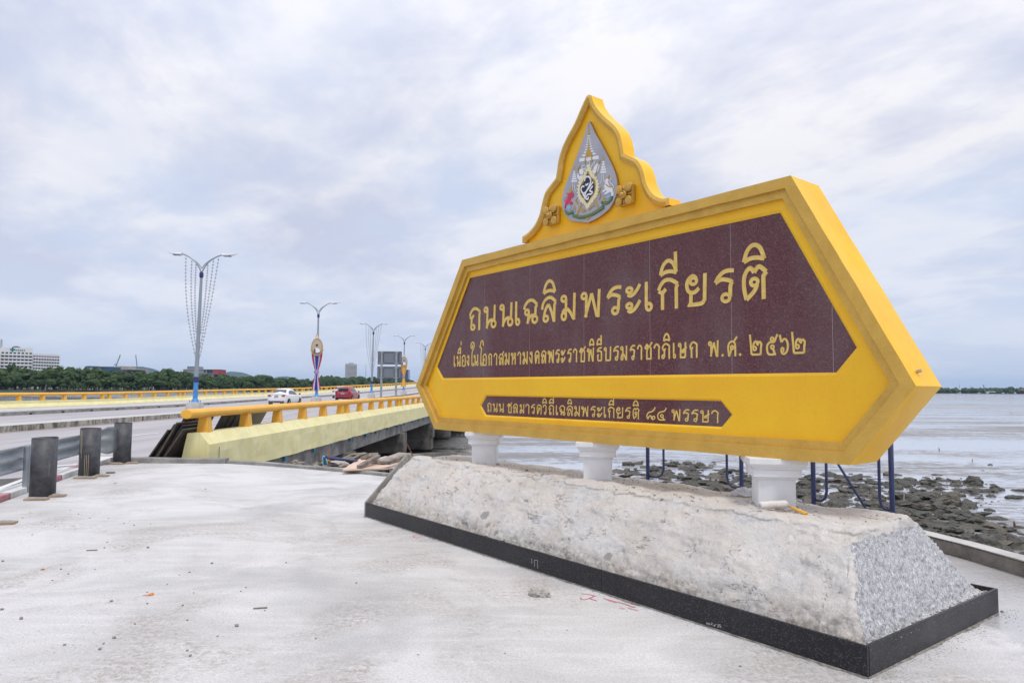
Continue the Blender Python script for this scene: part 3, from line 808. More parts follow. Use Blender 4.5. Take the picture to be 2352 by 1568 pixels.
def ribbon(m_, pts, wd, y_edge, y_mid, y_base, closed=False, eps=0.0):
    """a raised-edge, V-hollowed stroke lying on the plane y=y_base; pts are (x,z)"""
    n = len(pts); vs, fs = [], []
    for i in range(n):
        if closed: a, b = pts[i - 1], pts[(i + 1) % n]
        else: a, b = pts[max(i - 1, 0)], pts[min(i + 1, n - 1)]
        p = Vector(pts[i])
        d1 = (p - Vector(a)); d2 = (Vector(b) - p)
        if d1.length < 1e-9: d1 = d2
        if d2.length < 1e-9: d2 = d1
        d1.normalize(); d2.normalize()
        t = (d1 + d2)
        t = t.normalized() if t.length > 1e-6 else d1
        nn = Vector((-t.y, t.x)); k = min(1.35, 1 / max(.3, nn.dot(Vector((-d1.y, d1.x)))))
        l, r = p + nn * wd / 2 * k, p - nn * wd / 2 * k
        vs += [(l.x, y_base, l.y), (l.x, y_edge - eps, l.y), (p.x, y_mid - eps, p.y), (r.x, y_edge - eps, r.y), (r.x, y_base, r.y)]
    for i in range(n if closed else n - 1):
        a, b = 5 * i, 5 * ((i + 1) % n)
        for k in range(4): fs.append((a + k, a + k + 1, b + k + 1, b + k))
    if not closed:
        fs.append((0, 4, 3, 2, 1)); e = 5 * n - 5; fs.append((e, e + 1, e + 2, e + 3, e + 4))
    m_.add(vs, fs)
gold_letter = mat('gold_letter_paint', (.80, .565, .16), .5, metal=.08, col2=(.72, .49, .12), sc=14, bump=.3, bsc=60, bd=.002)
yB = .0852
def letter(g, xl, xr, zb, H, wd, dp, parent=sign, mt=None, yb=None, name='letter'):
    yb_ = yB if yb is None else yb
    m_ = MB(); x0, x1 = xl + wd / 2, xr - wd / 2
    if g in ('dot', 'ek'): x0 = x1 = (xl + xr) / 2
    ep = 0.0
    for k, (typ, v) in enumerate(strokes(g)):
        if typ == 'O':
            cx, cz = lerp(x0, x1, v[0]), zb + v[1] * H
            if g == 'dot': rx = rz_ = wd * .32; w_ = wd * .7
            else:
                rx, rz_ = max(v[2] * (x1 - x0), wd * .62), max(v[3] * H - wd * .15, wd * .66); w_ = wd * .86
            pts = [(cx + rx * cos(2 * pi * i / 18), cz + rz_ * sin(2 * pi * i / 18)) for i in range(18)]
            ribbon(m_, pts, w_, yb_ - dp, yb_ - dp * .25, yb_ + .0006, True, ep)
        else:
            q = [(lerp(x0, x1, a), zb + b * H) for a, b in v]
            if typ == 'S' and len(q) > 2: q = spline(q, 5)
            ribbon(m_, q, wd, yb_ - dp, yb_ - dp * .25, yb_ + .0006, False, ep)
        ep += .00013
    return m_.build(name, mt or gold_letter, parent)
def baseline(pA, pB):
    """two source-pixel points on the baseline -> function x_src -> local x ; and mean z"""
    (ax, ay), (bx, by) = pA, pB
    za, zb = src(ax, ay, .085)[1], src(bx, by, .085)[1]
    f = lambda x: src(x, ay + (by - ay) * (x - ax) / (bx - ax), .085)[0]
    zf = lambda X: lerp(za, zb, (X - f(ax)) / (f(bx) - f(ax)))
    return f, zf
def height(px_bot, px_top): return src(*px_top, .085)[1] - src(*px_bot, .085)[1]
# line 1
fx, fz = baseline((1895, 1322), (3060, 1195))
Hh = (height((2640, 1242.5), (2680, 1115)) + height((3060, 1195), (3039, 1059))) / 2
a1 = lambda z: 1800 + .2764 * z
a2 = lambda z: 2400 + .3401 * z
L1 = [('tho', a1(277), a1(455)), ('no', a1(485), a1(680)), ('no', a1(715), a1(925)), ('e', a1(940), a1(1025)), ('cho', a1(1060), a1(1285)), ('lo', a1(1320), a1(1555)),
      ('i+', a1(1335), a1(1545)), ('mo', a1(1595), a1(1840)), ('pho2', a1(1890), a1(2200)), ('ro', a2(68), a2(270)), ('a', a2(295), a2(500)), ('e', a2(525), a2(632)),
      ('ko', a2(675), a2(945)), ('ii+', a2(690), a2(935)), ('yo', a2(1002), a2(1272)), ('ro', a2(1332), a2(1603)), ('to', a2(1665), a2(1993)), ('i+', a2(1668), a2(1975))]
def set_line(L, fx, fz, Hh, wk, dp, up=1.10):
    for g, x0, x1 in L:
        xa, xb = fx(x0), fx(x1)
        z = fz((xa + xb) / 2)
        if g[-1] == '+': g = g[:-1]; z += up * Hh
        elif g[-1] == '^': g = g[:-1]; z += 1.90 * Hh
        letter(g, xa, xb, z, Hh, wk * Hh, dp)
set_line(L1, fx, fz, Hh, .128, .0045)
# line 2
b1 = lambda z: 1780 + .3061 * z
b2 = lambda z: 2400 + .3827 * z
fx, fz = baseline((1824, 1466.5), (2782.7, 1430.5))
H2h = height((2782.7, 1430.5), (2775, 1366))
L2 = [('e', b1(115), b1(140)), ('no', b1(150), b1(210)), ('uue+', b1(160), b1(213)), ('ek^', b1(203), b1(213)), ('o', b1(217), b1(275)), ('ngo', b1(280), b1(322)), ('ai', b1(332), b1(388)),
      ('no', b1(375), b1(440)), ('oo', b1(445), b1(508)), ('o', b1(490), b1(550)), ('ko', b1(565), b1(618)), ('aa', b1(635), b1(688)), ('so', b1(702), b1(775)), ('mo', b1(778), b1(850)),
      ('ho', b1(860), b1(935)), ('aa', b1(945), b1(1000)), ('mo', b1(1012), b1(1088)), ('ngo', b1(1095), b1(1150)), ('kho', b1(1172), b1(1240)), ('lo', b1(1255), b1(1330)),
      ('pho2', b1(1342), b1(1430)), ('ro', b1(1437), b1(1506)), ('a', b1(1512), b1(1580)), ('ro', b1(1595), b1(1662)), ('aa', b1(1670), b1(1736)), ('cho2', b1(1755), b1(1845)),
      ('pho2', b1(1855), b1(1955)), ('i+', b1(1880), b1(1958)), ('tho2', b1(1982), b1(2060)), ('ii+', b1(1976), b1(2058)), ('bo', b2(40), b2(122)), ('ro', b2(135), b2(205)),
      ('mo', b2(212), b2(292)), ('ro', b2(308), b2(375)), ('aa', b2(386), b2(450)), ('cho2', b2(465), b2(555)), ('aa', b2(560), b2(635)), ('pho', b2(643), b2(742)), ('i+', b2(658), b2(740)),
      ('e', b2(763), b2(798)), ('so3', b2(815), b2(915)), ('ko', b2(935), b2(1030)), ('pho2', b2(1130), b2(1250)), ('dot', b2(1268), b2(1298)), ('so2', b2(1330), b2(1445)), ('dot', b2(1452), b2(1482)),
      ('n2', b2(1563), b2(1702)), ('n5', b2(1733), b2(1870)), ('n6', b2(1875), b2(1982)), ('n2', b2(2003), b2(2158))]
set_line(L2, fx, fz, H2h, .118, .003, up=1.10)
# line 3
c1 = lambda z: 1900 + .4464 * z
fx, fz = baseline((1958, 1647), (2859.8, 1690.8))
H3h = (height((1958, 1647), (1958, 1611)) + height((2859.8, 1690.8), (2859.8, 1640))) / 2
L3 = [('tho', 110, 150), ('no', 160, 205), ('no', 213, 262), ('cho2', 290, 335), ('lo', 340, 388), ('mo', 400, 445), ('aa', 450, 492), ('ro', 500, 542), ('kho', 553, 600), ('wo', 605, 645),
      ('i+', 600, 648), ('tho', 660, 712), ('ii+', 660, 712), ('e', 725, 747), ('cho', 755, 812), ('lo', 822, 882), ('i+', 826, 873), ('mo', 888, 945), ('pho2', 953, 1020), ('ro', 1032, 1085),
      ('a', 1092, 1145), ('e', 1155, 1178), ('ko', 1190, 1255), ('ii+', 1195, 1252), ('yo', 1265, 1332), ('ro', 1342, 1400), ('to', 1412, 1478), ('i+', 1412, 1472), ('n8', 1533, 1622),
      ('n4', 1630, 1722), ('pho2', 1762, 1848), ('ro', 1860, 1927), ('ro', 1935, 2008), ('so3', 2018, 2108), ('aa', 2115, 2192)]
set_line([(g, c1(a), c1(b)) for g, a, b in L3], fx, fz, H3h, .115, .0025, up=1.10)

# ---------------------------------------------------------------- gable
def E(zx, zy, dep=0.0): return src(2000 + .4208 * zx, 340 + .4208 * zy, dep)
gl = [(210, 1500), (212, 1440), (265, 1405), (330, 1330), (375, 1230), (400, 1120), (430, 1020), (480, 950), (530, 885), (545, 800), (555, 720), (590, 600), (640, 490), (710, 360), (770, 220), (822, 108)]
gr = [(868, 100), (890, 170), (935, 240), (1000, 310), (1070, 370), (1125, 440), (1155, 530), (1168, 610), (1175, 652), (1240, 680), (1300, 712), (1342, 770), (1368, 850), (1388, 930), (1430, 1010), (1480, 1058), (1545, 1083), (1605, 1072), (1612, 1140)]
DG = .06                                        # gable front set this far behind the frame's front
GLp = [E(a, b, DG) for a, b in gl]; GRp = [E(a, b, DG) for a, b in gr]
apex = E(845, 92, DG)
GLs = [GLp[0]] + spline(GLp[1:9], 3) + spline(GLp[8:], 3)[1:]
GRs = spline(GRp[:9], 3) + spline(GRp[8:17], 3)[1:] + GRp[17:]
OUT = GLs + [apex] + GRs
n_o = len(OUT)
IN = offset(OUT, .070, closed=False)
if Vector(IN[n_o // 4]).x < Vector(OUT[n_o // 4]).x: IN = offset(OUT, -.070, closed=False)
MID = [(lerp(a[0], b[0], .45), lerp(a[1], b[1], .45)) for a, b in zip(OUT, IN)]
DGb = DG + .17
m_ = MB()
ring(m_, OUT, MID, DG, DG - .012, 0, False); ring(m_, MID, IN, DG - .012, DG + .012, 0, False); ring(m_, IN, IN, DG + .012, DG + .045, 0, False)
m_.build('gable_moulding', gold, sign, smooth=False)
m_ = MB()
ring(m_, OUT, OUT, DGb, DG, 0, False)
m_.add([(a, DG + .045, b) for a, b in IN], [tuple(range(n_o))]); m_.add([(a, DGb, b) for a, b in OUT], [tuple(reversed(range(n_o)))])
m_.build('gable_body', yellow, sign)

# ---------------------------------------------------------------- royal emblem plaque
DE = DG + .045
def EM(zx, zy, d=0.0): return src(2230 + .26786 * zx, 480 + .26786 * zy, DE - .03)
em = MB()
drop = [(475, 20), (520, 95), (560, 190), (640, 330), (720, 480), (800, 640), (860, 780), (890, 900), (895, 1010), (880, 1120), (840, 1220), (780, 1320), (690, 1400), (590, 1470), (458, 1533),
        (330, 1520), (210, 1500), (130, 1430), (85, 1340), (70, 1250), (78, 1140), (110, 1010), (170, 850), (250, 650), (330, 440), (400, 240), (445, 90)]
dropL = [EM(a, b) for a, b in spline(drop[:15], 3) + spline(drop[14:] + [drop[0]], 3)[1:-1]]
silver = mat('emblem_silver_ground', (.36, .36, .40), .35, metal=.25, col2=(.42, .42, .45), sc=4)
em_gold = mat('emblem_gold', (.50, .30, .05), .5); em_white = mat('emblem_white', (.78, .78, .80), .55)
em_navy = mat('emblem_navy', (.012, .014, .05), .5); em_cream = mat('emblem_cream', (.80, .74, .48), .55)
em_green = mat('emblem_green', (.03, .16, .09), .5); em_red = mat('emblem_red', (.62, .03, .10), .5); em_sky = mat('emblem_pale_blue', (.25, .50, .75), .5)
em_brown = mat('emblem_edge_brown', (.40, .22, .07), .6)
em.prism(dropL, DE - .034, DE - .001, 'y', ms=1)
plaque = em.build('emblem_plaque', [silver, em_brown], sign)
_lay = [0]
def epoly(name, pts, mt, lift, sm=0, parent=plaque):
    """flat raised piece of the emblem, pixel outline"""
    if sm: pts = spline(pts, sm, closed=True)
    _lay[0] += 1
    y0 = DE - .034 - lift - .00005 * _lay[0]
    m_ = MB().prism([EM(a, b) for a, b in pts], y0, DE - .0335, 'y')
    return m_.build(name, mt, parent)
def eline(name, lines, mt, wpx, lift, parent=plaque):
    m_ = MB(); _lay[0] += 1
    y0 = DE - .034 - lift - .00005 * _lay[0]; w_ = wpx * .00082
    for k, ln in enumerate(lines):
        q = [EM(a, b) for a, b in (spline(ln, 4) if len(ln) > 2 else ln)]
        n = len(q); vs = []
        for i in range(n):
            a, b = Vector(q[max(i - 1, 0)]), Vector(q[min(i + 1, n - 1)]); t = (b - a).normalized(); nn = Vector((-t.y, t.x)) * w_ / 2; p = Vector(q[i])
            vs += [(p.x + nn.x, y0 - k * .00003, p.y + nn.y), (p.x - nn.x, y0 - k * .00003, p.y - nn.y)]
        m_.add(vs, [(2 * i, 2 * i + 1, 2 * i + 3, 2 * i + 2) for i in range(n - 1)])
    return m_.build(name, mt, parent)
# nine-tiered umbrella
tiers = [(472, 232, 20, 262), (472, 268, 24, 292), (472, 298, 28, 324), (472, 330, 34, 354), (472, 360, 40, 386), (472, 394, 48, 420), (472, 430, 58, 462), (472, 466, 76, 502), (472, 506, 104, 552), (472, 556, 150, 640)]
for k, (cx, yt, hw, yb_) in enumerate(tiers):
    sl = -.17
    y_l, y_r = yt - sl * hw * .8, yt + sl * hw * .9
    h = (yb_ - yt)
    epoly('umbrella_tier', [(cx - hw * .9, y_l), (cx + hw * .95, y_r), (cx + hw * 1.0, y_r + h * .62), (cx - hw * .95, y_l + h * .62)], em_white, .002)
epoly('finial', [(470, 60), (486, 230), (458, 235)], em_gold, .003)
epoly('crown', [(472, 290), (482, 420), (512, 500), (512, 540), (470, 560), (425, 556), (432, 510), (460, 425)], em_gold, .005)
for cx, top, s_ in ((690, 530, 1.0), (256, 685, .92)):
    epoly('side_finial', [(cx, top), (cx + 9 * s_, top + 82 * s_), (cx - 9 * s_, top + 82 * s_)], em_gold, .002)
    for k in range(5):
        hw = (12 + 7.5 * k) * s_; y0 = top + (84 + 37 * k) * s_
        epoly('umbrella_tier', [(cx - hw, y0 + 6), (cx + hw, y0), (cx + hw * 1.08, y0 + 28 * s_), (cx - hw * 1.08, y0 + 36 * s_)], em_white, .002)
    yb_ = top + 275 * s_
    eline('umbrella_pole', [[(cx - 20, yb_), (cx - 22, yb_ + 90), (cx - 48, yb_ + 150)], [(cx + 10, yb_), (cx + 4, yb_ + 70), (cx + 22, yb_ + 130)]], em_white, 9, .002)
# flame border, medallion
med = [(468, 665), (500, 740), (550, 830), (600, 920), (615, 1010), (600, 1110), (560, 1190), (500, 1260), (452, 1325), (420, 1270), (360, 1220), (322, 1140), (315, 1040), (335, 940), (390, 850), (440, 760)]
def shrink(pts, k, cx=462, cy=1010): return [(cx + (a - cx) * k, cy + (b - cy) * k) for a, b in pts]
epoly('flame_border', med, em_cream, .004, 3)
for k, (a, b) in enumerate(spline(med, 2, closed=True)):
    if 0 < k:
        dx, dy = a - 462, b - 1010; l = sqrt(dx * dx + dy * dy); ux, uy = dx / l, dy / l
        epoly('flame', [(a - uy * 15, b + ux * 15), (a + ux * 24 , b + uy * 24 - 12), (a + uy * 15, b - ux * 15), (a - ux * 12, b - uy * 12)], em_cream, .0045)
quat = [(466, 760), (505, 850), (570, 900), (580, 1000), (560, 1100), (500, 1180), (455, 1250), (410, 1190), (355, 1120), (345, 1020), (385, 920), (430, 850)]
epoly('gold_rim', quat, em_gold, .006, 3)
epoly('green_rim', shrink(quat, .93), em_green, .007, 3)
epoly('gold_line', shrink(quat, .87), em_gold, .008, 3)
epoly('medallion', [(464, 806), (500, 870), (548, 920), (565, 1000), (560, 1070), (510, 1150), (455, 1235), (420, 1170), (365, 1110), (355, 1010), (400, 950), (430, 870)], em_navy, .009, 3)
eline('cypher', [[(420, 920), (440, 860), (490, 855), (515, 910), (500, 970), (470, 1030), (440, 1080), (400, 1100), (370, 1050), (385, 1000), (420, 1000)],
                 [(440, 960), (450, 980), (480, 950)], [(550, 930), (500, 1000), (440, 1090), (430, 1150)], [(545, 990), (500, 1060), (540, 1080), (520, 1110), (470, 1120), (440, 1170), (470, 1190), (480, 1150)],
                 [(395, 1120), (420, 1140), (425, 1180)]], em_white, 22, .011)
# the elephant and fan emblems either side, scrolls
epoly('regalia_fan', [(560, 700), (600, 655), (630, 665), (625, 730), (590, 790), (548, 800), (540, 760)], em_white, .003, 3)
epoly('regalia_whisk', [(335, 755), (375, 735), (395, 770), (385, 810), (345, 815)], em_white, .003, 3)
epoly('regalia_figure', [(310, 800), (335, 850), (365, 830), (380, 870), (350, 900), (330, 960), (335, 905), (305, 860)], em_white, .003, 3)
eline('gold_scroll', [[(345, 690), (310, 740), (330, 790)], [(300, 1170), (280, 1210), (310, 1260)], [(655, 1010), (625, 1080), (650, 1130), (620, 1190)], [(360, 1330), (420, 1360), (360, 1370)], [(560, 1280), (500, 1310), (480, 1350)],
                      [(640, 600), (590, 780), (575, 830)], [(520, 500), (520, 640)], [(425, 560), (420, 660)]], em_gold, 17, .003)
eline('white_scroll', [[(420, 680), (380, 690), (375, 720), (420, 740), (425, 712)], [(525, 660), (560, 630), (565, 660), (520, 690), (525, 710)], [(450, 650), (460, 620), (485, 620), (490, 650)]], em_white, 10, .003)
epoly('gold_staff', [(362, 1235), (378, 1240), (320, 1390), (290, 1420), (300, 1370)], em_gold, .003)
epoly('gold_staff', [(548, 1180), (562, 1175), (620, 1300), (600, 1310)], em_gold, .003)
lion = [(740, 880), (765, 870), (775, 900), (760, 930), (775, 975), (810, 1000), (830, 1030), (835, 1070), (845, 1100), (840, 1140), (815, 1135), (815, 1085), (790, 1075), (760, 1100), (715, 1115), (705, 1100), (745, 1070),
        (735, 1050), (700, 1085), (680, 1070), (720, 1030), (705, 990), (725, 960), (722, 905)]
epoly('white_lion', lion, em_white, .004)
eline('lion_tail', [[(828, 1030), (848, 1000), (825, 960), (795, 935), (800, 890), (820, 870)]], em_white, 9, .004)
epoly('lion_crown', [(735, 875), (760, 850), (780, 830), (778, 880)], em_gold, .005)
epoly('lion_collar', [(745, 960), (775, 985), (825, 1000), (800, 1015), (765, 1000), (730, 975)], em_gold, .005)
rl = [(170, 1100), (200, 1090), (222, 1110), (225, 1080), (250, 1100), (240, 1150), (205, 1175), (190, 1200), (230, 1230), (235, 1265), (195, 1262), (165, 1240), (130, 1280), (125, 1325), (112, 1320), (125, 1250), (140, 1200), (165, 1160)]
epoly('red_lion', rl, em_red, .004)
eline('lion_tail', [[(145, 1225), (115, 1215), (118, 1175), (150, 1150), (155, 1110), (135, 1085)]], em_red, 8, .004)
epoly('lion_crown', [(180, 1085), (200, 1025), (225, 1005), (225, 1060), (205, 1100)], em_gold, .005)
epoly('pedestal', [(650, 1240), (690, 1180), (700, 1150), (712, 1190), (735, 1215)], em_gold, .003)
epoly('pedestal', [(235, 1335), (262, 1280), (275, 1335)], em_gold, .003)
epoly('blue_cloud', [(730, 1180), (765, 1125), (810, 1135), (770, 1170)], em_sky, .003); epoly('blue_cloud', [(650, 1255), (690, 1250), (660, 1295)], em_sky, .003)
epoly('blue_cloud', [(145, 1320), (180, 1280), (215, 1300), (190, 1335)], em_sky, .003); epoly('blue_cloud', [(240, 1345), (272, 1350), (262, 1390)], em_sky, .003)
def band(c, w_):
    up = [(a, b - w_ / 2) for a, b in spline(c, 4)]; dn = [(a, b + w_ / 2) for a, b in spline(c, 4)]
    return up + dn[::-1]
epoly('ribbon', band([(232, 1425), (330, 1455), (450, 1440), (570, 1385), (702, 1300)], 50), em_green, .005)
epoly('ribbon', band([(122, 1362), (165, 1400), (245, 1370)], 44), em_green, .005)
epoly('ribbon', band([(665, 1235), (740, 1245), (800, 1200), (828, 1160)], 44), em_green, .005)
for typ, ptsr in (('a', [(x, interp([(232, 1425), (330, 1452), (450, 1438), (570, 1385), (702, 1305)], x)) for x in range(250, 695, 23)]),
                  ('b', [(x, interp([(122, 1362), (165, 1396), (245, 1372)], x)) for x in range(140, 240, 24)]), ('c', [(x, interp([(665, 1238), (740, 1245), (800, 1202)], x)) for x in (715, 742, 770, 796)])):
    eline('ribbon_lettering', [ln for (x, y) in ptsr for ln in ([(x - 6, y + 13), (x - 6, y - 11)], [(x - 6, y - 11), (x + 6, y - 13)], [(x + 6, y - 13), (x + 6, y + 11)])], em_gold, 4.5, .006)
epoly('base_ornament', [(410, 1455), (510, 1440), (475, 1470), (458, 1500), (440, 1475)], em_gold, .004)

# ---------------------------------------------------------------- two carved rosettes
leaf_gold = mat('carved_rosette_gold', (.60, .36, .075), .45, metal=.15, col2=(.50, .29, .05), sc=9, bump=.5, bsc=25, bd=.006)
for cx, cy, wx in ((1222, 1056, 80), (520, 1248, 66)):
    c = E(cx, cy, DE); R = abs(E(cx + wx, cy, DE)[0] - c[0]) * 1.02
    m_ = MB(); m_.box((0, 0, 0), (R * 1.70, .05, R * 1.75))
    ro = m_.build('rosette', leaf_gold, sign, bevel=.01)
    ro.location = (c[0], DE - .025, c[1])
    for k in range(4):
        a = k * pi / 2 + pi / 4
        m_ = MB(); vs = []; n_r, n_t = 6, 7
        for i in range(n_r + 1):
            r = R * (.30 + .95 * i / n_r)
            wdt = sin(pi * min(1, (i + .6) / (n_r + .6))) * .62 + .02
            for j in range(n_t + 1):
                q = (j / n_t - .5) * 2
                aa = a + q * wdt * .75
                vs.append((r * cos(aa), -.040 - .018 * (1 - q * q) + .016 * abs(sin(3 * pi * q)) - .01 * sin(pi * i / n_r), r * sin(aa)))
        m_.add(vs, [(i * (n_t + 1) + j, i * (n_t + 1) + j + 1, (i + 1) * (n_t + 1) + j + 1, (i + 1) * (n_t + 1) + j) for i in range(n_r) for j in range(n_t)])
        ring_ = m_.build('petal', leaf_gold, ro, smooth=True)
        sm = ring_.modifiers.new('thick', 'SOLIDIFY'); sm.thickness = .016; sm.offset = 0
    for k in range(4):
        a = k * pi / 2
        MB().add([(R * .35 * cos(a - .5), -.03, R * .35 * sin(a - .5)), (R * 1.12 * cos(a), -.035, R * 1.12 * sin(a)), (R * .35 * cos(a + .5), -.03, R * .35 * sin(a + .5)), (R * .6 * cos(a), -.062, R * .6 * sin(a))],
                 [(0, 1, 3), (1, 2, 3), (0, 3, 2), (0, 2, 1)]).build('sepal', leaf_gold, ro)
    mt_ = Matrix.Rotation(pi / 2, 4, 'X')
    MB().lathe([(R * .36, .03), (R * .36, .062), (R * .30, .075), (R * .26, .068), (R * .17, .075), (R * .15, .09), (R * .02, .10)], 20, M=mt_).build('boss', leaf_gold, ro, smooth=True)

# small bolt eye on the right flank, and white columns
cp = sp_(2118, 860, .12)
MB().tube([(0, 0, 0), (.03, 0, .01)], .012, 8).build('anchor_bolt', chrome, sign).location = (lerp(HEX[2][0], HEX[3][0], .94) + .005, .14, lerp(HEX[2][1], HEX[3][1], .94))
ca = Matrix.Rotation(TH2 - .15, 4, 'Z')      # columns face the forecourt, turned against the board
zT = .735
zbot = (HEX[4][1] + HEX[5][1]) / 2
for s_ in (1.222, 3.213, 5.19):
    pw = NK + uK * s_ + nK * 1.01
    lx, ly = (pw - OS).dot(xS), (pw - OS).dot(nS)
    zb_ = lerp(HEX[4][1], HEX[5][1], (HEX[4][0] - lx) / (HEX[4][0] - HEX[5][0])) + .0015
    wC = .285
    m_ = MB(); m_.box((0, 0, (zT - .08 + zb_ - .16) / 2), (wC, wC, zb_ - .16 - zT + .08))
    col = m_.build('column', white, sign, bevel=.006)
    col.location = (lx, ly, 0); col.rotation_euler = (0, 0, TH2 - .15)
    m_ = MB()
    m_.box((0, 0, zb_ - .1555), (wC + .03, wC + .03, .018))
    m_.box((0, 0, zb_ - .1175), (wC + .075, wC + .075, .058))
    prof = [(wC / 2 + .04, zb_ - .088), (wC / 2 + .045, zb_ - .075), (wC / 2 + .062, zb_ - .06), (wC / 2 + .07, zb_ - .045)]
    for (r0, h0), (r1, h1) in zip(prof, prof[1:]):
        m_.add([(sx * r0, sy * r0, h0) for sx, sy in ((-1, -1), (1, -1), (1, 1), (-1, 1))] + [(sx * r1, sy * r1, h1) for sx, sy in ((-1, -1), (1, -1), (1, 1), (-1, 1))],
               [(0, 1, 5, 4), (1, 2, 6, 5), (2, 3, 7, 6), (3, 0, 4, 7)])
    m_.box((0, 0, zb_ - .0225), (wC + .15, wC + .15, .045))
    m_.build('capital', white, col, bevel=.003)

# ================================================================== plinth (local: x = -s along the front, y = d to the back)
pl = empty('sign_plinth', tuple(NK), -TH, 'long hand-plastered concrete plinth edged with black granite, its right end chiselled bare', 'plinth')
D1 = [(.0, .43), (1.6, .555), (3, .59), (5.3, .64), (6.44, .62)]
def smin(a, b, k=.045):
    h = max(k - abs(a - b), 0) / k
    return min(a, b) - h * h * k * .25
def pz(s_, d):
    d1 = interp(D1, s_) + .02 * fb(s_ * 1.7, 3, 1)
    zt = .737 + .012 * fb(s_ * .9, d * 1.3, 2) + .006 * fb(s_ * 5, d * 5, 3)
    b0 = .05 + .02 * fb(s_ * 2.1, 7, 4)
    zf = .165 + (d - b0) / (d1 - b0) * (zt - .165)
    # belly of the plaster between foot and shoulder
    q = (d - b0) / (d1 - b0)
    zf += .045 * sin(pi * min(1, max(0, q))) + .035 * fb(s_ * 1.1, d * 2.2, 11) * (1 if q < 1.1 else 0)
    zbk = .165 + (1.955 - d) / .60 * (zt - .165)
    s0 = .055 + .035 * d
    zrt = .145 + (s_ - s0) / .215 * (zt - .145)
    base = smin(smin(zf, zbk), smin(zt, zrt))
    base -= .07 * max(0, 1 - (6.405 - s_) / .16) ** 2
    return max(base, .156 + .012 * fb(s_ * 9, d * 9, 1)), zrt < min(zf, zbk, zt) + .012
def is_rough(s_, d, z):
    lim = .30 + .03 * fb(d * 5, z * 5, 2)
    _, r = pz(s_, d)
    e = .13 * fb(s_ * 5, d * 5, z * 5 + 5)
    front = .165 + (d - .035) / .40 * .57
    rt = .145 + (s_ - .055 - .035 * d) / .215 * .592
    return rt < front + .03 + e and z < .675 + .02 * fb(d * 6, 1, 1) and d < 1.93 and z > .14
ss = [i * .0042 for i in range(int(.34 / .0042))]
while ss[-1] < 6.40: ss.append(min(6.405, ss[-1] + .014))
ds = []
d = .024
while d < 1.995:
    ds.append(d); d += .0085 if (d < .75) else .016
grid = []
for s_ in ss:
    row = []
    for d in ds:
        z, r = pz(s_, d)
        row.append(z)
    grid.append(row)
verts, rough_f, plas_f = [], [], []
ND = len(ds)
flag = []
for i, s_ in enumerate(ss):
    for j, d in enumerate(ds):
        z = grid[i][j]
        i0, i1 = max(i - 1, 0), min(i + 1, len(ss) - 1); j0, j1 = max(j - 1, 0), min(j + 1, ND - 1)
        gx = (grid[i1][j] - grid[i0][j]) / (ss[i1] - ss[i0]); gy = (grid[i][j1] - grid[i][j0]) / (ds[j1] - ds[j0])
        nrm = Vector((gx, -gy, 1)).normalized()
        rg = is_rough(s_, d, z)
        flag.append(rg)
        p = Vector((-s_, d, z))
        if rg:
            a = noise.cell(Vector((s_ * 30 + d * 12, d * 26 - z * 15, z * 34))) - .5
            a = abs(fb(s_ * 30 + d * 12, d * 26, z * 38, 5)) * .020 + noise.voronoi(Vector((s_ * 40, d * 46 + z * 16, z * 46)))[0][0] * .022
            p += nrm * (a - .016)
        else:
            k = fb(s_ * 3.1 + 5, d * 3.1, z * 3, 5)
            r = abs(fb(s_ * 2.2, d * 4.0 + 3, z * 3.0, 6))
            r2 = fb(s_ * 1.6 + 9, d * 5.5, z * 4.5 + 2, 6)
            lip = max(0.0, min(1.0, (r2 - .02) / .015)) + max(0.0, min(1.0, (r2 - .22) / .012))
            p += nrm * (.012 * k - .010 * max(0, .05 - r) / .05 + .002 + .007 * lip + .004 * fb(s_ * 13, d * 20, z * 20, 4))
            if z < .24: p += nrm * .016 * fb(s_ * 14, d * 14, z * 14)
        verts.append(tuple(p))
for i in range(len(ss) - 1):
    for j in range(ND - 1):
        a = i * ND + j
        q = (a, a + 1, a + 1 + ND, a + ND)
        (rough_f if sum(flag[k] for k in q) >= 2 else plas_f).append(q)
def submesh(name, faces, mt):
    used = {}
    vs, fs = [], []
    for f in faces:
        g = []
        for v in f:
            if v not in used: used[v] = len(vs); vs.append(verts[v])
            g.append(used[v])
        fs.append(g)
    m_ = MB(); m_.v = vs; m_.f = fs; m_.m = [0] * len(fs)
    return m_.build(name, mt, pl, smooth=True)
submesh('plaster_body', plas_f, plaster_m)
submesh('chiselled_end', rough_f, rough_m)
# left end cheek: a slab standing proud of the slope
ck = [(.0, .0), (.0, HK), (.02, HK + .02), (.595, .765), (1.38, .765), (1.955, HK + .02), (2.022, HK), (2.022, .0)]
MB().prism([(a, b) for a, b in ck], -6.405, -LK, 'x').build('end_cheek', conc, pl, bevel=.004)
# black granite edging slabs, butted with open joints
for a, b in ((0.0, 2.157), (2.157, 4.40), (4.40, LK - .037)):
    MB().box((-(a + b) / 2, .0105, HK / 2), (b - a - .004, .021, HK)).build('granite_slab', black_st, pl, bevel=.0015, seg=1)
MB().box((-.0105, .021 + (WK - .021) / 2, HK / 2), (.021, WK - .025, HK)).build('granite_slab', black_st, pl, bevel=.0015, seg=1)
MB().box((-(LK - .037 + .024) / 2, WK - .0105, HK / 2), (LK - .037 - .024, .021, HK)).build('granite_slab', black_st, pl, bevel=.0015, seg=1)
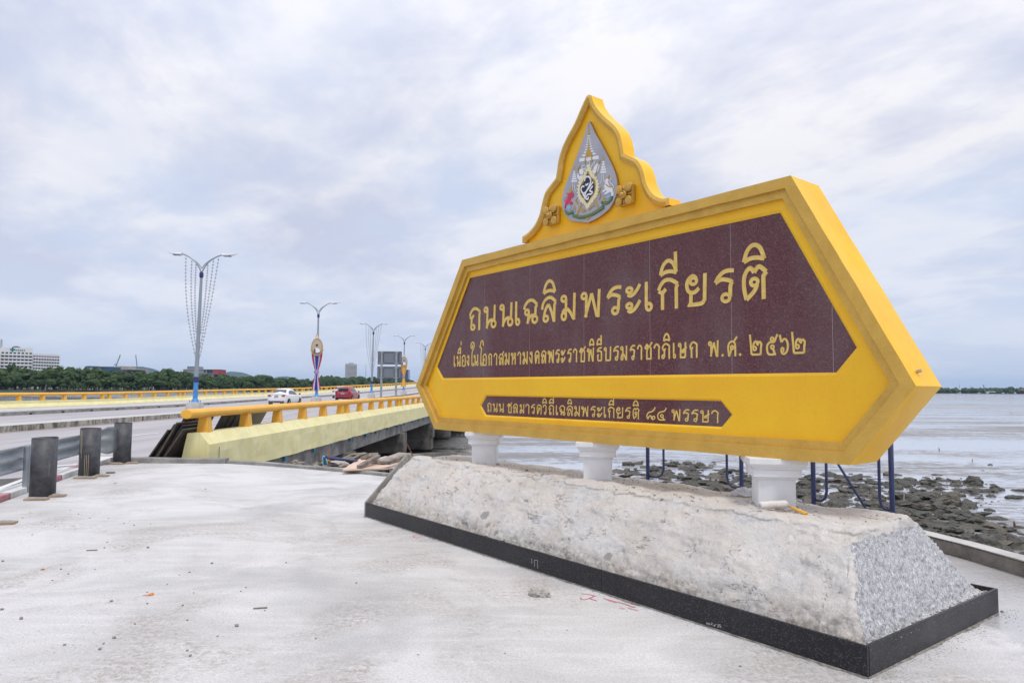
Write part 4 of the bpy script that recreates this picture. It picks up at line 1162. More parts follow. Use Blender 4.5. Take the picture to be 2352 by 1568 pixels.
# mortar squeezed out and dirt gathered along the foot of the edging
m_ = MB()
for pts_ in ([(-i * .03, -1) for i in range(int(LK / .03) + 1)], [(i * .03, 1) for i in range(int(WK / .03) + 1)]):
    n0 = len(m_.v)
    for k_, (v_, sd_) in enumerate(pts_):
        wd_ = .006 + .030 * max(0, fb(v_ * 3, sd_, 2)) + .014 * abs(fb(v_ * 17, sd_, 5))
        if sd_ < 0: m_.v += [(v_, -.001, .010), (v_, -wd_, .0022)]
        else: m_.v += [(.001, v_, .010), (wd_, v_, .0022)]
    for k_ in range(len(pts_) - 1):
        a_ = n0 + 2 * k_; m_.f.append((a_, a_ + 1, a_ + 3, a_ + 2)); m_.m.append(0)
m_.build('mortar_bead', mat('dirty_mortar', (.13, .125, .12), .95, col2=(.30, .27, .23), sc=14, fine=.2), pl)
chalk = mat('chalk', (.62, .62, .60), .9)
def kerbp(px, py):
    """source pixel on the front kerb face -> (local x, z)"""
    d = ray(px * SF, py * SF); o_ = NK
    t = (o_ - CAMP).dot(nK) / d.dot(nK); p = CAMP + d * t
    return ((p - NK).dot(Vector((cos(TH), -sin(TH), 0))), p.z)
def mark(name, lines, mt, w_, y):
    m_ = MB()
    for k, ln in enumerate(lines):
        q = [kerbp(*p) for p in ln]; n = len(q); vs = []
        for i in range(n):
            a, b = Vector(q[max(i - 1, 0)]), Vector(q[min(i + 1, n - 1)]); t = (b - a).normalized(); nn = Vector((-t.y, t.x)) * w_ / 2; p = Vector(q[i])
            vs += [(p.x + nn.x, y - k * .00004, p.y + nn.y), (p.x - nn.x, y - k * .00004, p.y - nn.y)]
        m_.add(vs, [(2 * i, 2 * i + 1, 2 * i + 3, 2 * i + 2) for i in range(n - 1)])
    return m_.build(name, mt, pl)
k1 = lambda x, y: (2100 + x * .0574, 2200 + y * .0574)
mark('chalk_mark', [[k1(478, 570), k1(480, 900)], [k1(668, 1130), k1(665, 670), k1(885, 690), k1(878, 1250)]], chalk, .004, -.0012)
k2 = lambda x, y: (2780 + x * .06803, 2450 + y * .06803)
mark('chalk_figures', [[k2(712, 530), k2(690, 670)], [k2(800, 590), k2(745, 615), k2(790, 680), k2(870, 700), k2(860, 620), k2(800, 590)], [k2(950, 570), k2(1055, 620), k2(930, 670), k2(980, 715)], [k2(1040, 725), k2(1070, 740)],
                       [k2(1120, 790), k2(1190, 660), k2(1200, 750)], [k2(1120, 700), k2(1165, 800)], [k2(1240, 660), k2(1270, 665)], [k2(1520, 690), k2(1320, 690), k2(1440, 730), k2(1430, 810), k2(1310, 795)], [k2(1550, 760), k2(1480, 820), k2(1540, 870)]], chalk, .0032, -.0012)
# ================================================================== bridge deck, beams and piers
br = empty('bridge', (0, 0, 0), 0, 'long low concrete road bridge on rows of cross beams over the mudflat', 'bridge')
sweep([(-7.42, -.355), (-7.10, -.355), (-7.10, -.90), (-7.42, -.90)], 16.6, 420, MB()).build('edge_beam', conc_dark, br)
sweep([(-33.4, -.355), (-7.44, -.355), (-7.44, -.60), (-33.4, -.60)], 15.9, 420, MB()).build('deck_slab', conc_dark, br)
for w_ in (-11.5, -16, -20.5, -25, -29.5, -33.2):
    sweep([(w_ - .3, -.602), (w_, -.602), (w_, -.90), (w_ - .3, -.90)], 16.6, 420, MB()).build('deck_beam', conc_dark, br)
pier_m = mat('stained_shaded_pier', (.17, .16, .145), .85, col2=(.06, .055, .05), sc=1.2, bump=.5, bsc=14, bd=.01, fine=.2)  # darker copy of the stained concrete, shade under the deck put into the colour
k = 0
for yp in [16.2, 28.7, 41.2, 53.9, 66.5, 79.2, 92, 104.7, 117.4, 130.1, 142.8, 168, 193, 218]:
    z0 = zr(yp) - .903
    if k < 1:
        MB().box((P(-20, yp)[0], yp - .2, -2.2), (26.2, 1.0, 2.6)).build('abutment', conc_dark, br, bevel=.02)
    else:
        MB().box((P(-20.1, yp)[0], yp, z0 - .56), (26.4, 1.25, 1.12)).build('cross_beam', pier_m, br, bevel=.02)
        if k > 0:
            if k > 2: MB().box((P(-20.1, yp)[0], yp, z0 - 1.55), (26.2, 1.5, .84)).build('pile_cap', pier_m, br, bevel=.02)
            for wp_ in (-8.6, -13, -17.5, -22, -26.5, -31): MB().tube([(P(wp_, yp)[0], yp, -4.2), (P(wp_, yp)[0], yp, z0 - 1.1)], .30, 10).build('pile', pier_m, br)
    k += 1
pipe_stub = mat('blue_pvc_drain', (.02, .16, .26), .5)
for i in range(16):
    y = 18.2 + i * 2.6 + (i % 3) * .25
    MB().tube([(P(-7.2, y)[0] + .05, y, -.30), (P(-7.2, y)[0] + .17, y, -.40), (P(-7.2, y)[0] + .17, y, -.50)], .05, 8).build('drain_pipe', pipe_stub, br)
stain = mat('rain_streak', (.05, .048, .045), .9)
rng = random.Random(3)
# ------------------------------------------------------------------ parapets
def octo(w_, z, rw, rz_, n=10):
    return [(w_ + rw * cos(2 * pi * (i + .5) / n), z + rz_ * sin(2 * pi * (i + .5) / n)) for i in range(n)]
post_cache = {}
def parapet(label, wc, side, y_start, y_end, phase, step_in, posts_n, period, name='bridge_parapet'):
    root = empty(name, (0, 0, 0), 0, label, 'parapet')
    s_ = side      # +1: outer face towards +w (near parapet); for the far one the sloped face also looks towards +w
    prof = [(wc - .29, RZ - .02), (wc - .16, .62), (wc + .13, .62), (wc + .33, .37), (wc + .35, -.35), (wc - .29, -.35)] if side > 0 else \
           [(wc - .30, -.3), (wc - .18, .62), (wc + .14, .62), (wc + .16, .43), (wc + .38, .19), (wc + .39, .0), (wc + .39, -.3)]
    y = y_start; n = 0; seg_starts = []
    first = True
    while y < y_end:
        y2 = min(phase + (0 if first else 0) + period * (n + 1) - 0, y_end) if False else min((phase + period * n), y_end)
        if y2 <= y + .1: n += 1; continue
        a, b = y + (0 if first else .012), y2 - .012
        if side > 0 and a < 30:
            # densely sectioned so that the painted render can undulate a little
            m_ = MB(); st = [a + (b - a) * i / 60 for i in range(61)]
            pr = []
            for (p0, p1) in zip(prof, prof[1:] + prof[:1]):
                for q in range(4): pr.append((lerp(p0[0], p1[0], q / 4), lerp(p0[1], p1[1], q / 4)))
            nn_ = len(pr)
            for yy in st:
                for (w0, z0) in pr:
                    e = .018 * fb(yy * .9, z0 * 2.2, w0 * 2) if w0 > wc else 0
                    zz = z0 + (.03 * fb(yy * .8, 2, 3) if z0 < -.3 else 0)
                    m_.v.append(P(w0 + e, yy, zz))
            for i in range(60):
                for q in range(nn_):
                    a_, b_ = i * nn_ + q, i * nn_ + (q + 1) % nn_
                    m_.f.append((a_, a_ + nn_, b_ + nn_, b_)); m_.m.append(0)
            m_.f.append(tuple(range(nn_))); m_.f.append(tuple(reversed(range(60 * nn_, 61 * nn_)))); m_.m += [0, 0]
            for q in range(len(m_.f)): m_.f[q] = tuple(reversed(m_.f[q]))
            m_.build('wall_length', cream, root)
        else:
            sweep(prof, a, b, MB()).build('wall_length', cream, root)
        ra = a - (.42 if first and side > 0 else 0)
        sweep(octo(wc, 1.055, .135, .105), ra, b + .02, MB()).build('top_rail', orange, root, bevel=.012 if a < 60 else 0)
        seg_starts.append((a, b))
        first = False; y = y2; n += 1
    for a, b in seg_starts:
        nP = posts_n; yy = (a + .46) if a > y_start + .01 or side < 0 else a + .42
        if a == y_start and side > 0: ylist = [16.45 + 2.39 * i for i in range(6)]
        else: ylist = [a + .46 + (b - a - .92) * i / (posts_n - 1) for i in range(posts_n)]
        for yq in ylist:
            if yq > y_end - .3: continue
            key = side
            if key not in post_cache:
                m_ = MB(); m_.box((0, 0, .175), (.26, .30, .37), taper=.74)
                post_cache[key] = m_.build('post', orange, root, bevel=.01).data
                ob = root.children[-1]
                ob = [c for c in root.children if c.data == post_cache[key]][0]
            else:
                ob = bpy.data.objects.new('post', post_cache[key]); COL.objects.link(ob); ob.parent = root
            ob.location = (P(wc, yq)[0], yq, zr(yq) + .605)
    return root
near_p = parapet('cream parapet with thick orange rail nearest the forecourt, ending in a yellow block', -7.35, 1, 15.95, 130, 28.88, 0, 6, 12.7)
far_p = parapet('cream and orange concrete parapet along the far side of the road', -33.85, -1, 6.75, 330, 6.8 + .02, 0, 6, 12.72)
# joint line on the near end block
MB().box((P(-7.0, 16.45)[0] + .012, 16.42, -.02), (.006, .018, .62)).build('end_joint', mat('dark_joint', (.10, .09, .06), .9), near_p)

# ================================================================== street lamps on the median
def V(px, py, y): p = at_y(px, py, y); return p
def make_lamp(strings):
    r = empty('street_lamp')
    m_ = MB(); m_.box((0, 0, .28), (.86, .86, .56), taper=.80); m_.build('base_block', conc_light, r, bevel=.03)
    m_ = MB(); m_.lathe([(.24, .56), (.22, .60), (.13, .78), (.125, 1.70)], 14)
    for sx in (-1, 1):
        for sy in (-1, 1): m_.tube([(sx * .22, sy * .22, .55), (sx * .22, sy * .22, .66)], .025, 6)
    m_.build('blue_sleeve', blue, r)
    MB().lathe([(.13, 1.70), (.145, 1.72), (.145, 1.84), (.13, 1.86), (.145, 1.88), (.145, 2.0), (.12, 2.02)], 14).build('collar', dark_blue, r)
    MB().tube([(0, 0, 2.0), (0, 0, 7.85)], [.125, .075], 12).build('pole', grey_steel, r)
    MB().lathe([(.075, 7.78), (.11, 7.84), (.12, 7.95), (.11, 8.08), (.06, 8.15)], 12).build('top_collar', dark_blue, r)
    for sx in (-1, 1):
        a = [(0, 8.02), (.10, 8.30), (.34, 8.68), (.66, 8.95), (.98, 9.12), (1.22, 9.17)]
        b = [(0, 8.35), (.20, 8.62), (.48, 8.86), (.80, 9.04), (1.10, 9.15)]
        m_ = MB(); m_.tube([(sx * x, 0, z) for x, z in spline(a, 4)], .042, 8); m_.tube([(sx * x, 0, z) for x, z in spline(b, 4)], .028, 8)
        arm = m_.build('arm', grey_steel, r, smooth=True)
        # lamp head: flat shell tapering to a point
        vs, fs = [], []; N_ = 9
        for i in range(N_):
            t = i / (N_ - 1); x = 1.16 + .86 * t
            hw = .20 * sin(pi * (.12 + .80 * t) ** .8) + .02; zc = 9.16 + .10 * t - .05 * sin(pi * t)
            for k_, (yy, zz) in enumerate([(-1, 0), (-.7, .75), (0, 1), (.7, .75), (1, 0), (.6, -.7), (0, -.9), (-.6, -.7)]):
                vs.append((sx * x, yy * hw, zc + zz * (.085 - .04 * t) * (1 - .6 * t * t)))
        for i in range(N_ - 1):
            for k_ in range(8):
                a_, b_ = i * 8 + k_, i * 8 + (k_ + 1) % 8
                fs.append((a_, b_, b_ + 8, a_ + 8))
        fs += [tuple(range(8)), tuple(range(8 * N_ - 8, 8 * N_))]
        m_ = MB(); m_.add(vs, fs)
        hd = m_.build('lamp_head', mat('lamp_shell_white', (.78, .79, .82), .35), r, smooth=True)
        m_ = MB(); m_.box((sx * 1.45, 0, 9.105), (.40, .24, .05)); m_.build('lens', mat('lamp_underside_blue', (.08, .10, .28), .3), hd)
    if strings:
        for x0, z0, z1 in ((-.95, 9.1, 3.2), (-.60, 8.9, 3.75), (-.34, 8.67, 4.5), (.34, 8.67, 4.45), (.66, 8.95, 3.6), (.96, 9.1, 3.05)):
            pts = []
            for i in range(29):
                t = i / 28
                x = x0 * (1 - t) + (.12 if x0 > 0 else -.12) * t + (-.0 if x0 > 0 else -.28) * sin(pi * t) * abs(x0) * .8 - (.0 if x0 > 0 else 0) + (.05 * sin(pi * t) if x0 > 0 else 0)
                pts.append((x, 0, lerp(z0, z1, t)))
            m_ = MB(); m_.tube(pts, .010, 4)
            for p in pts[1:-1]: m_.box(p, (.085, .05, .05))
            m_.build('light_string', mat('string_light_grey', (.30, .30, .32), .6), r)
    return r
lampA = make_lamp(True); lampB = make_lamp(False)
lamps = [(41.4, 'A', 'tall grey street lamp with light strings, nearest on the median behind the parapet end'),
         (65.5, 'B', 'twin-arm street lamp carrying the red, white and blue portrait banner'),
         (88.7, 'A', 'twin-arm street lamp with light strings between the red car and the grey road sign'),
         (112.0, 'B', 'twin-arm street lamp carrying the gold portrait banner'),
         (136.0, 'A', 'farthest street lamp with light strings, half hidden by the gold frame of the monument sign')]
LPX = [448.5, 727, 853, 927, 974]
lamp_pos = []
used = set()
for (y, typ, lab), px in zip(lamps, LPX):
    base = lampA if typ == 'A' else lampB
    o = base if typ not in used else copy_tree(base)
    used.add(typ)
    x = at_y(px, 900, y).x
    o.location = (x, y, zr(y) + .20)
    if y == 41.4:
        o.rotation_euler = (0, radians(.8), radians(2))
    tag(o, lab, 'street lamp', 'street lamps along the median')
    lamp_pos.append((x, y, zr(y) + .20))

# ------------------------------------------------------------------ portrait banners
def make_banner(colors, z_off, gold_style):
    r = empty('banner')
    c_edge, c_in, c_mid = colors
    def cut(prof, name, mt, y0, y1):
        pts = [(-w_, z) for w_, z in prof] + [(w_, z) for w_, z in reversed(prof)]
        return MB().prism(pts, y0, y1, 'y').build(name, mt, r)
    drape = [(.50, 4.75), (.49, 4.4), (.42, 3.9), (.30, 3.4), (.15, 2.95)]
    def sc_(prof, k): return [(w_ * k, z) for w_, z in prof]
    cut(spline(drape, 3), 'drape', c_edge, -.16, -.12)
    cut(spline(sc_(drape, .62), 3), 'drape_inner', c_in, -.172, -.161)
    cut(spline(sc_(drape, .34), 3), 'drape_middle', c_mid, -.184, -.173)
    sw_m = mat('drape_fold_blue', (.04, .10, .25), .7) if not gold_style else mat('drape_fold_brown', (.35, .17, .03), .7)
    m_ = MB()
    for k_ in range(9):
        z = 4.45 - .17 * k_; hw = interp([(2.95, .15), (3.4, .30), (3.9, .42), (4.4, .49)], z) * .70
        q = [(hw * (i / 8 * 2 - 1), z - .10 * (1 - (i / 8 * 2 - 1) ** 2)) for i in range(9)]
        vs = [(a, -.189, b) for a, b in q] + [(a, -.189, b - .028) for a, b in q]
        m_.add(vs, [(i, i + 1, i + 10, i + 9) for i in range(8)])
    m_.build('fold_lines', sw_m, r)
    fl = [(.14, 2.70), (.20, 2.2), (.34, 1.6), (.43, 1.15)]
    cut(spline(fl, 3), 'tail', c_edge, -.16, -.12); cut(spline(sc_(fl, .72), 3), 'tail_inner', c_in, -.172, -.161); cut(spline(sc_(fl, .36), 3), 'tail_middle', c_mid, -.184, -.173)
    gd = mat('banner_gold', (.46, .30, .12), .5)
    rotx = Matrix.Translation((0, -.19, 2.80)) @ Matrix.Rotation(pi / 2, 4, 'X')
    MB().lathe([(.24, 0), (.24, .02), (.19, .03)], 20, M=rotx).build('rosette_rim', mat('banner_rosette_rim', (.50, .16, .14), .5), r)
    MB().lathe([(.175, .031), (.15, .045), (.02, .05)], 20, M=rotx).build('rosette', mat('banner_rosette_blue', (.20, .28, .62), .5), r)
    # frame with pointed top, oval portrait
    fr = [(0, 6.45), (.12, 6.05), (.16, 5.85), (.34, 5.72), (.48, 5.45), (.55, 5.1), (.55, 4.85), (.60, 4.80), (.56, 4.70), (.50, 4.62), (.36, 4.40), (.18, 4.30), (0, 4.27)]
    pts = [(-w_, z) for w_, z in fr] + [(w_, z) for w_, z in reversed(fr[1:-1])]
    fm = MB().prism(pts, -.24, -.19, 'y').build('portrait_frame', gd, r)
    ov = lambda rx, rz_, cz, n=24: [(rx * cos(2 * pi * i / n), cz + rz_ * sin(2 * pi * i / n)) for i in range(n)]
    MB().prism(ov(.43, .62, 5.10), -.252, -.241, 'y').build('portrait_ground', mat('portrait_cream', (.46, .40, .31), .6) if not gold_style else mat('portrait_grey', (.34, .33, .38), .6), fm)
    MB().prism([(0, 6.25), (.07, 5.98), (.10, 5.88), (-.10, 5.88), (-.07, 5.98)], -.252, -.241, 'y').build('frame_inset', em_white, fm)
    # a plain bust in white jacket, no likeness
    MB().prism(spline([(-.28, 4.60), (-.26, 4.85), (-.10, 4.98), (.06, 4.98), (.24, 4.86), (.28, 4.62), (.0, 4.52)], 3, closed=True), -.266, -.253, 'y').build('portrait_jacket', em_white, fm)
    MB().prism(spline([(-.28, 4.62), (-.26, 4.84), (-.14, 4.93), (-.10, 4.70), (-.12, 4.58)], 3, closed=True), -.270, -.267, 'y').build('portrait_sash', mat('portrait_brown', (.16, .08, .05), .7), fm)
    MB().prism(ov(.095, .14, 5.14, 14), -.272, -.253, 'y').build('portrait_face', mat('portrait_skin', (.45, .25, .17), .6), fm)
    MB().prism(ov(.11, .09, 5.25, 14), -.276, -.273, 'y').build('portrait_hair', mat('portrait_hair', (.03, .02, .02), .7), fm)
    bandp = [(-.40, 4.74), (-.30, 4.62), (-.12, 4.55), (.12, 4.55), (.30, 4.62), (.40, 4.74), (.38, 4.66), (.28, 4.54), (.12, 4.46), (-.12, 4.46), (-.28, 4.54), (-.38, 4.66)]
    MB().prism(bandp, -.282, -.277, 'y').build('caption_ribbon', mat('caption_blue', (.06, .06, .26), .6) if not gold_style else gd, fm)
    m_ = MB()
    for k_ in range(12):
        x = -.32 + k_ * .058; z = 4.50 + .9 * x * x + .035
        m_.box((x, -.2835, z), (.028, .002, .034))
    m_.build('caption_lettering', gd, fm)
    return r
ban1 = make_banner((mat('banner_red', (.42, .02, .06), .7), mat('banner_white', (.50, .52, .60), .7), mat('banner_blue', (.03, .02, .27), .7)), 0, False)
ban1.location = lamp_pos[1]
tag(ban1, 'red, white and blue banner with oval portrait on the second lamp', 'banner', 'portrait banners on the lamps')
ban2 = make_banner((mat('banner_orange', (.62, .28, .06), .7), mat('banner_amber', (.66, .36, .07), .7), mat('banner_yellow', (.70, .42, .09), .7)), 0, True)
ban2.location = lamp_pos[3]
tag(ban2, 'tall orange-gold banner with an oval portrait, on the fourth lamp beside the grey road sign', 'banner', 'portrait banners on the lamps')

# ================================================================== road sign seen from behind
rs = empty('road_sign', (0, 0, 0), 0, 'pair of blank grey road sign backs stacked on two galvanised posts beyond the near parapet', 'road sign')
ysg = 47.0
back_m = mat('sign_back_grey', (.12, .135, .15), .5, metal=.3); back_l = mat('sign_back_sheet', (.19, .21, .245), .5, metal=.3)
xl_, xr_ = at_y(847 + 29, 900, ysg).x, at_y(910, 900, ysg).x
for x in (xl_, xr_): MB().box((x, ysg - .10, 2.02), (.13, .10, 4.05)).build('post', galv, rs, bevel=.01)
for za, zb, dx in ((4.06, 3.20, .0), (3.06, 2.22, -.012)):
    x0_, x1_ = at_y(867, 850, ysg).x + dx, at_y(922.5, 850, ysg).x + dx
    cx, cz, ww, hh = (x0_ + x1_) / 2, (za + zb) / 2, x1_ - x0_, za - zb
    pn = MB().box((cx, ysg, cz), (ww, .05, hh)).build('sign_panel', back_m, rs, bevel=.03)
    MB().box((cx, ysg - .028, cz), (.80, .006, hh - .20)).build('sheet', back_l, pn)
    for sx in (-1, 1): MB().box((cx + sx * (ww / 2 - .10), ysg - .028, cz), (.10, .006, hh - .20)).build('side_channel', back_l, pn)
    for zz in (za - .09, zb + .09):
        MB().box((cx, ysg - .035, zz), (ww - .12, .02, .05)).build('stiffener', back_m, pn)
        for x in (xl_, xr_): MB().box((x, ysg - .165, zz), (.34, .03, .045)).build('clamp', galv, pn)

# ================================================================== dark slabs leaning on the parapet
dk = [mat('dark_slab_a', (.030, .031, .033), .45, col2=(.07, .07, .072), sc=4, fine=.2), mat('dark_slab_b', (.05, .045, .04), .35, col2=(.12, .09, .07), sc=2)]
def slab(y, base_w, top_w, L, Hh_, rz_, label, mt, mid=None):
    r = empty('stone_slab', (P(base_w, y)[0], y, RZ + .02), rz_, label, 'slab', 'dark slabs leaning on the parapet')
    a = atan2(top_w - base_w, Hh_)
    Mx = Matrix.Rotation(a, 4, 'Y')
    q = MB().box((0, L / 2, Hh_ / 2), (.035, L, Hh_), M=Mx)
    q.build('sheet', mt, r, bevel=.003)
    return r
def framed(y, base_w, top_w, L, Hh_, rz_, label):
    r = empty('framed_panel', (P(base_w, y)[0], y, RZ + .004), rz_, label, 'panel', 'dark slabs leaning on the parapet')
    Mx = Matrix.Rotation(atan2(top_w - base_w, Hh_), 4, 'Y')
    MB().box((0, L / 2, Hh_ / 2), (.02, L - .1, Hh_ - .1), M=Mx).build('sheet', dk[0], r)
    m_ = MB()
    for c, d in (((0, L / 2, .03), (.05, L, .06)), ((0, L / 2, Hh_ - .03), (.05, L, .06)), ((0, .03, Hh_ / 2), (.052, .06, Hh_)), ((0, L - .03, Hh_ / 2), (.052, .06, Hh_)), ((0, L * .35, Hh_ / 2), (.046, .04, Hh_)), ((0, L * .62, Hh_ / 2), (.046, .04, Hh_))):
        m_.box(c, d, M=Mx)
    m_.build('frame', mat('black_frame', (.022, .022, .024), .5), r, bevel=.003)
    return r
labs = ['outermost dark slab of the leaning stack at the parapet end', 'second dark slab from the road in the stack at the parapet end', 'third dark slab from the road in the stack at the parapet end',
        'middle dark slab of the fanned stack at the parapet end', 'fifth dark slab from the road in the stack at the parapet end', 'innermost dark slab leaning against the parapet end']
for k_ in range(6):
    slab(15.72 + .06 * ((k_ * 2) % 3), -8.30 + .062 * k_, -7.72 + .055 * k_, .95 + .10 * (k_ % 2), .86 + .035 * ((k_ * 3) % 5), radians(-2 + 1.0 * ((k_ * 2) % 3)), labs[k_], dk[0] if k_ % 2 == 0 else dk[1])
framed(16.0, -8.1, -7.54, 1.7, 1.12, radians(2), 'black framed panel leaning behind the first orange post of the near parapet')
framed(18.0, -8.1, -7.54, 1.55, 1.10, radians(1), 'black framed panel leaning between the first two orange posts of the near parapet')
slab(19.5, -8.15, -7.56, 1.75, 1.10, radians(0), 'brown-stained dark slab with a slanting end, behind the third orange post of the near parapet', dk[1])

# ================================================================== cars
def make_car(kind, paint):
    r = empty('car')
    if kind == 'sedan':
        Lc, Wc, Hc = 4.45, 1.72, 1.47
        #  y, bottom z, shoulder z, half width bottom, half width shoulder
        st = [(0, .42, .62, .60, .62), (.04, .30, .86, .74, .78), (.18, .24, .97, .80, .84), (.55, .22, 1.00, .84, .855), (1.2, .22, .96, .86, .86), (2.4, .22, .92, .86, .86), (3.2, .22, .88, .86, .86), (3.9, .23, .80, .83, .82), (4.3, .28, .66, .72, .70), (4.45, .38, .52, .55, .55)]
        cab = [(.50, .98, .66), (1.22, 1.40, .56), (1.75, 1.47, .56), (2.3, 1.45, .56), (2.75, 1.33, .57), (3.45, .90, .68)]
        wheels = (.78, 3.38)
    else:
        Lc, Wc, Hc = 3.85, 1.69, 1.52
        st = [(0, .42, .70, .62, .62), (.05, .30, .92, .74, .76), (.15, .24, 1.02, .80, .82), (.5, .22, 1.02, .83, .84), (1.2, .22, 1.00, .845, .845), (2.2, .22, .96, .845, .845), (2.9, .22, .92, .84, .84), (3.4, .24, .84, .81, .80), (3.75, .28, .68, .72, .70), (3.85, .38, .52, .55, .55)]
        cab = [(.12, 1.0, .70), (.38, 1.40, .60), (.95, 1.51, .58), (1.7, 1.51, .58), (2.25, 1.42, .58), (3.0, .94, .68)]
        wheels = (.62, 3.05)
    # lower shell
    vs, fs = [], []
    for (y, zb, zs, hb, hs) in st:
        zm = lerp(zb, zs, .55)
        ringp = [(-hb * .9, zb), (-hb, zb + .08), (-max(hb, hs) * 1.005, zm), (-hs, zs - .08), (-hs * .93, zs), (0, zs + .015), (hs * .93, zs), (hs, zs - .08), (max(hb, hs) * 1.005, zm), (hb, zb + .08), (hb * .9, zb), (0, zb)]
        vs += [(x, y, z) for x, z in ringp]
    n = 12
    for i in range(len(st) - 1):
        for k_ in range(n):
            a, b = i * n + k_, i * n + (k_ + 1) % n
            fs.append((a, b, b + n, a + n))
    fs += [tuple(range(n)), tuple(reversed(range(len(vs) - n, len(vs))))]
    m_ = MB(); m_.add(vs, [tuple(reversed(f)) for f in fs])
    body = m_.build('body', paint, r, smooth=True, bevel=.01)
    # cabin
    vs, fs = [], []
    for (y, z, hw) in cab:
        zb = interp([(s_[0], s_[2]) for s_ in st], y) - .03
        hb = .74
        vs += [(-hb, y, zb), (-hw, y, max(z - .09, zb + .01)), (-hw * .86, y, max(z, zb + .02)), (0, y, max(z + .02, zb + .03)), (hw * .86, y, max(z, zb + .02)), (hw, y, max(z - .09, zb + .01)), (hb, y, zb)]
    for i in range(len(cab) - 1):
        for k_ in range(6): fs.append((i * 7 + k_, i * 7 + k_ + 1, i * 7 + k_ + 8, i * 7 + k_ + 7))
    m_ = MB(); m_.add(vs, [tuple(reversed(f)) for f in fs]); cabin = m_.build('cabin', paint, r, smooth=True)
    # glass, a few millimetres proud
    def quadp(name, pts, mt, parent, th=None):
        m_ = MB(); m_.add(pts, [tuple(range(len(pts)))]); return m_.build(name, mt, parent)
    (y0, z0, h0), (y1, z1, h1) = cab[0], cab[1]
    e = .02
    if kind == 'sedan':
        quadp('rear_window', [(-.60, y0 + .10 - e, z0 + .045), (.60, y0 + .10 - e, z0 + .045), (.50, y1 - .10 - e, z1 - .05 + .02), (-.50, y1 - .10 - e, z1 - .05 + .02)], glass_dark, cabin)
    else:
        quadp('rear_window', [(-.58, y0 - .01 , z0 + .06), (.58, y0 - .01, z0 + .06), (.50, y1 - .04, z1 - .05), (-.50, y1 - .04, z1 - .05)], glass_dark, cabin)
    for sx in (-1, 1):
        def side(y, f):   # f 0..1 from belt to roof edge
            zb = interp([(s_[0], s_[2]) for s_ in st], y); zt = interp([(c[0], c[1] - .10) for c in cab], y); hw = interp([(c[0], c[2]) for c in cab], y)
            zt = max(zt, zb + .02); z = lerp(zb, zt, f)
            return (sx * (lerp(.74, hw, f) + .012), y, z + .0)
        if kind == 'sedan': groups = ([(1.02, .15), (1.70, .1), (1.85, .1), (1.85, .88), (1.45, .88), (1.15, .65)], [(1.92, .1), (3.05, .14), (2.62, .85), (1.92, .88)])
        else: groups = ([(.75, .18), (1.65, .12), (1.65, .88), (.95, .86)], [(1.72, .12), (2.72, .15), (2.25, .84), (1.72, .88)])
        for gq in groups: quadp('side_window', [side(a, f) for a, f in gq], glass_dark, cabin)
        m_ = MB(); m_.box((sx * .93, cab[-1][0] - .35, 1.0), (.16, .10, .13)); m_.build('wing_mirror', rubber if sx > 0 else paint, r, bevel=.03)
        if kind == 'sedan':
            tl = [(sx * .42, .005, .83), (sx * .66, -.005, .80), (sx * .80, .05, .81), (sx * .86, .34, .87), (sx * .80, .10, .93), (sx * .62, .02, .95)]
        else:
            tl = [(sx * .58, -.012, .82), (sx * .76, .03, .80), (sx * .83, .13, .88), (sx * .78, .10, 1.08), (sx * .66, .02, 1.06)]
        cx = sum(p[0] for p in tl) / len(tl)
        vs = [(p[0], p[1] - .03, p[2]) for p in tl] + [(p[0], p[1] + .10, p[2]) for p in tl]
        nn_ = len(tl); m_ = MB(); m_.add(vs, [tuple(range(nn_))] + [(i, (i + 1) % nn_, (i + 1) % nn_ + nn_, i + nn_) for i in range(nn_)])
        m_.build('tail_light', tail_red, r)
        for yw in wheels:
            Mx = Matrix.Translation((sx * .79, yw, .31)) @ Matrix.Rotation(pi / 2, 4, 'Y')
            wh = MB().lathe([(.20, -.09), (.30, -.09), (.315, -.06), (.315, .06), (.30, .09), (.20, .09)], 20, M=Mx).build('wheel', rubber, r)
            m_ = MB()
            Mo = Mx @ Matrix.Translation((0, 0, .092 * sx))
            for k_ in range(5): m_.box((.10, 0, 0), (.19, .05, .012), M=Mo @ Matrix.Rotation(k_ * 2 * pi / 5, 4, 'Z'))
            m_.build('rim', chrome, wh)
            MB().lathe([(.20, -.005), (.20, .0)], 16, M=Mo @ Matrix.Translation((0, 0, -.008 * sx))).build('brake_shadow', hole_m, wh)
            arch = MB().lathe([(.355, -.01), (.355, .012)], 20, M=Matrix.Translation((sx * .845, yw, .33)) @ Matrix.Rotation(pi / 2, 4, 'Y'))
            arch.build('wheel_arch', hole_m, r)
    MB().box((0, -.022, .80 if kind == 'sedan' else .78), (.38, .02, .13)).build('number_plate', mat('plate_grey', (.42, .42, .44), .5), r, bevel=.006)
    m_ = MB()
    for k_ in range(7): m_.box((-.135 + k_ * .045, -.034, .80 if kind == 'sedan' else .78), (.022, .002, .07))
    m_.build('plate_characters', mat('plate_ink', (.12, .12, .13), .6), r)
    MB().box((0, -.0, .34), (1.36, .05, .09)).build('bumper_insert', hole_m, r, bevel=.02)
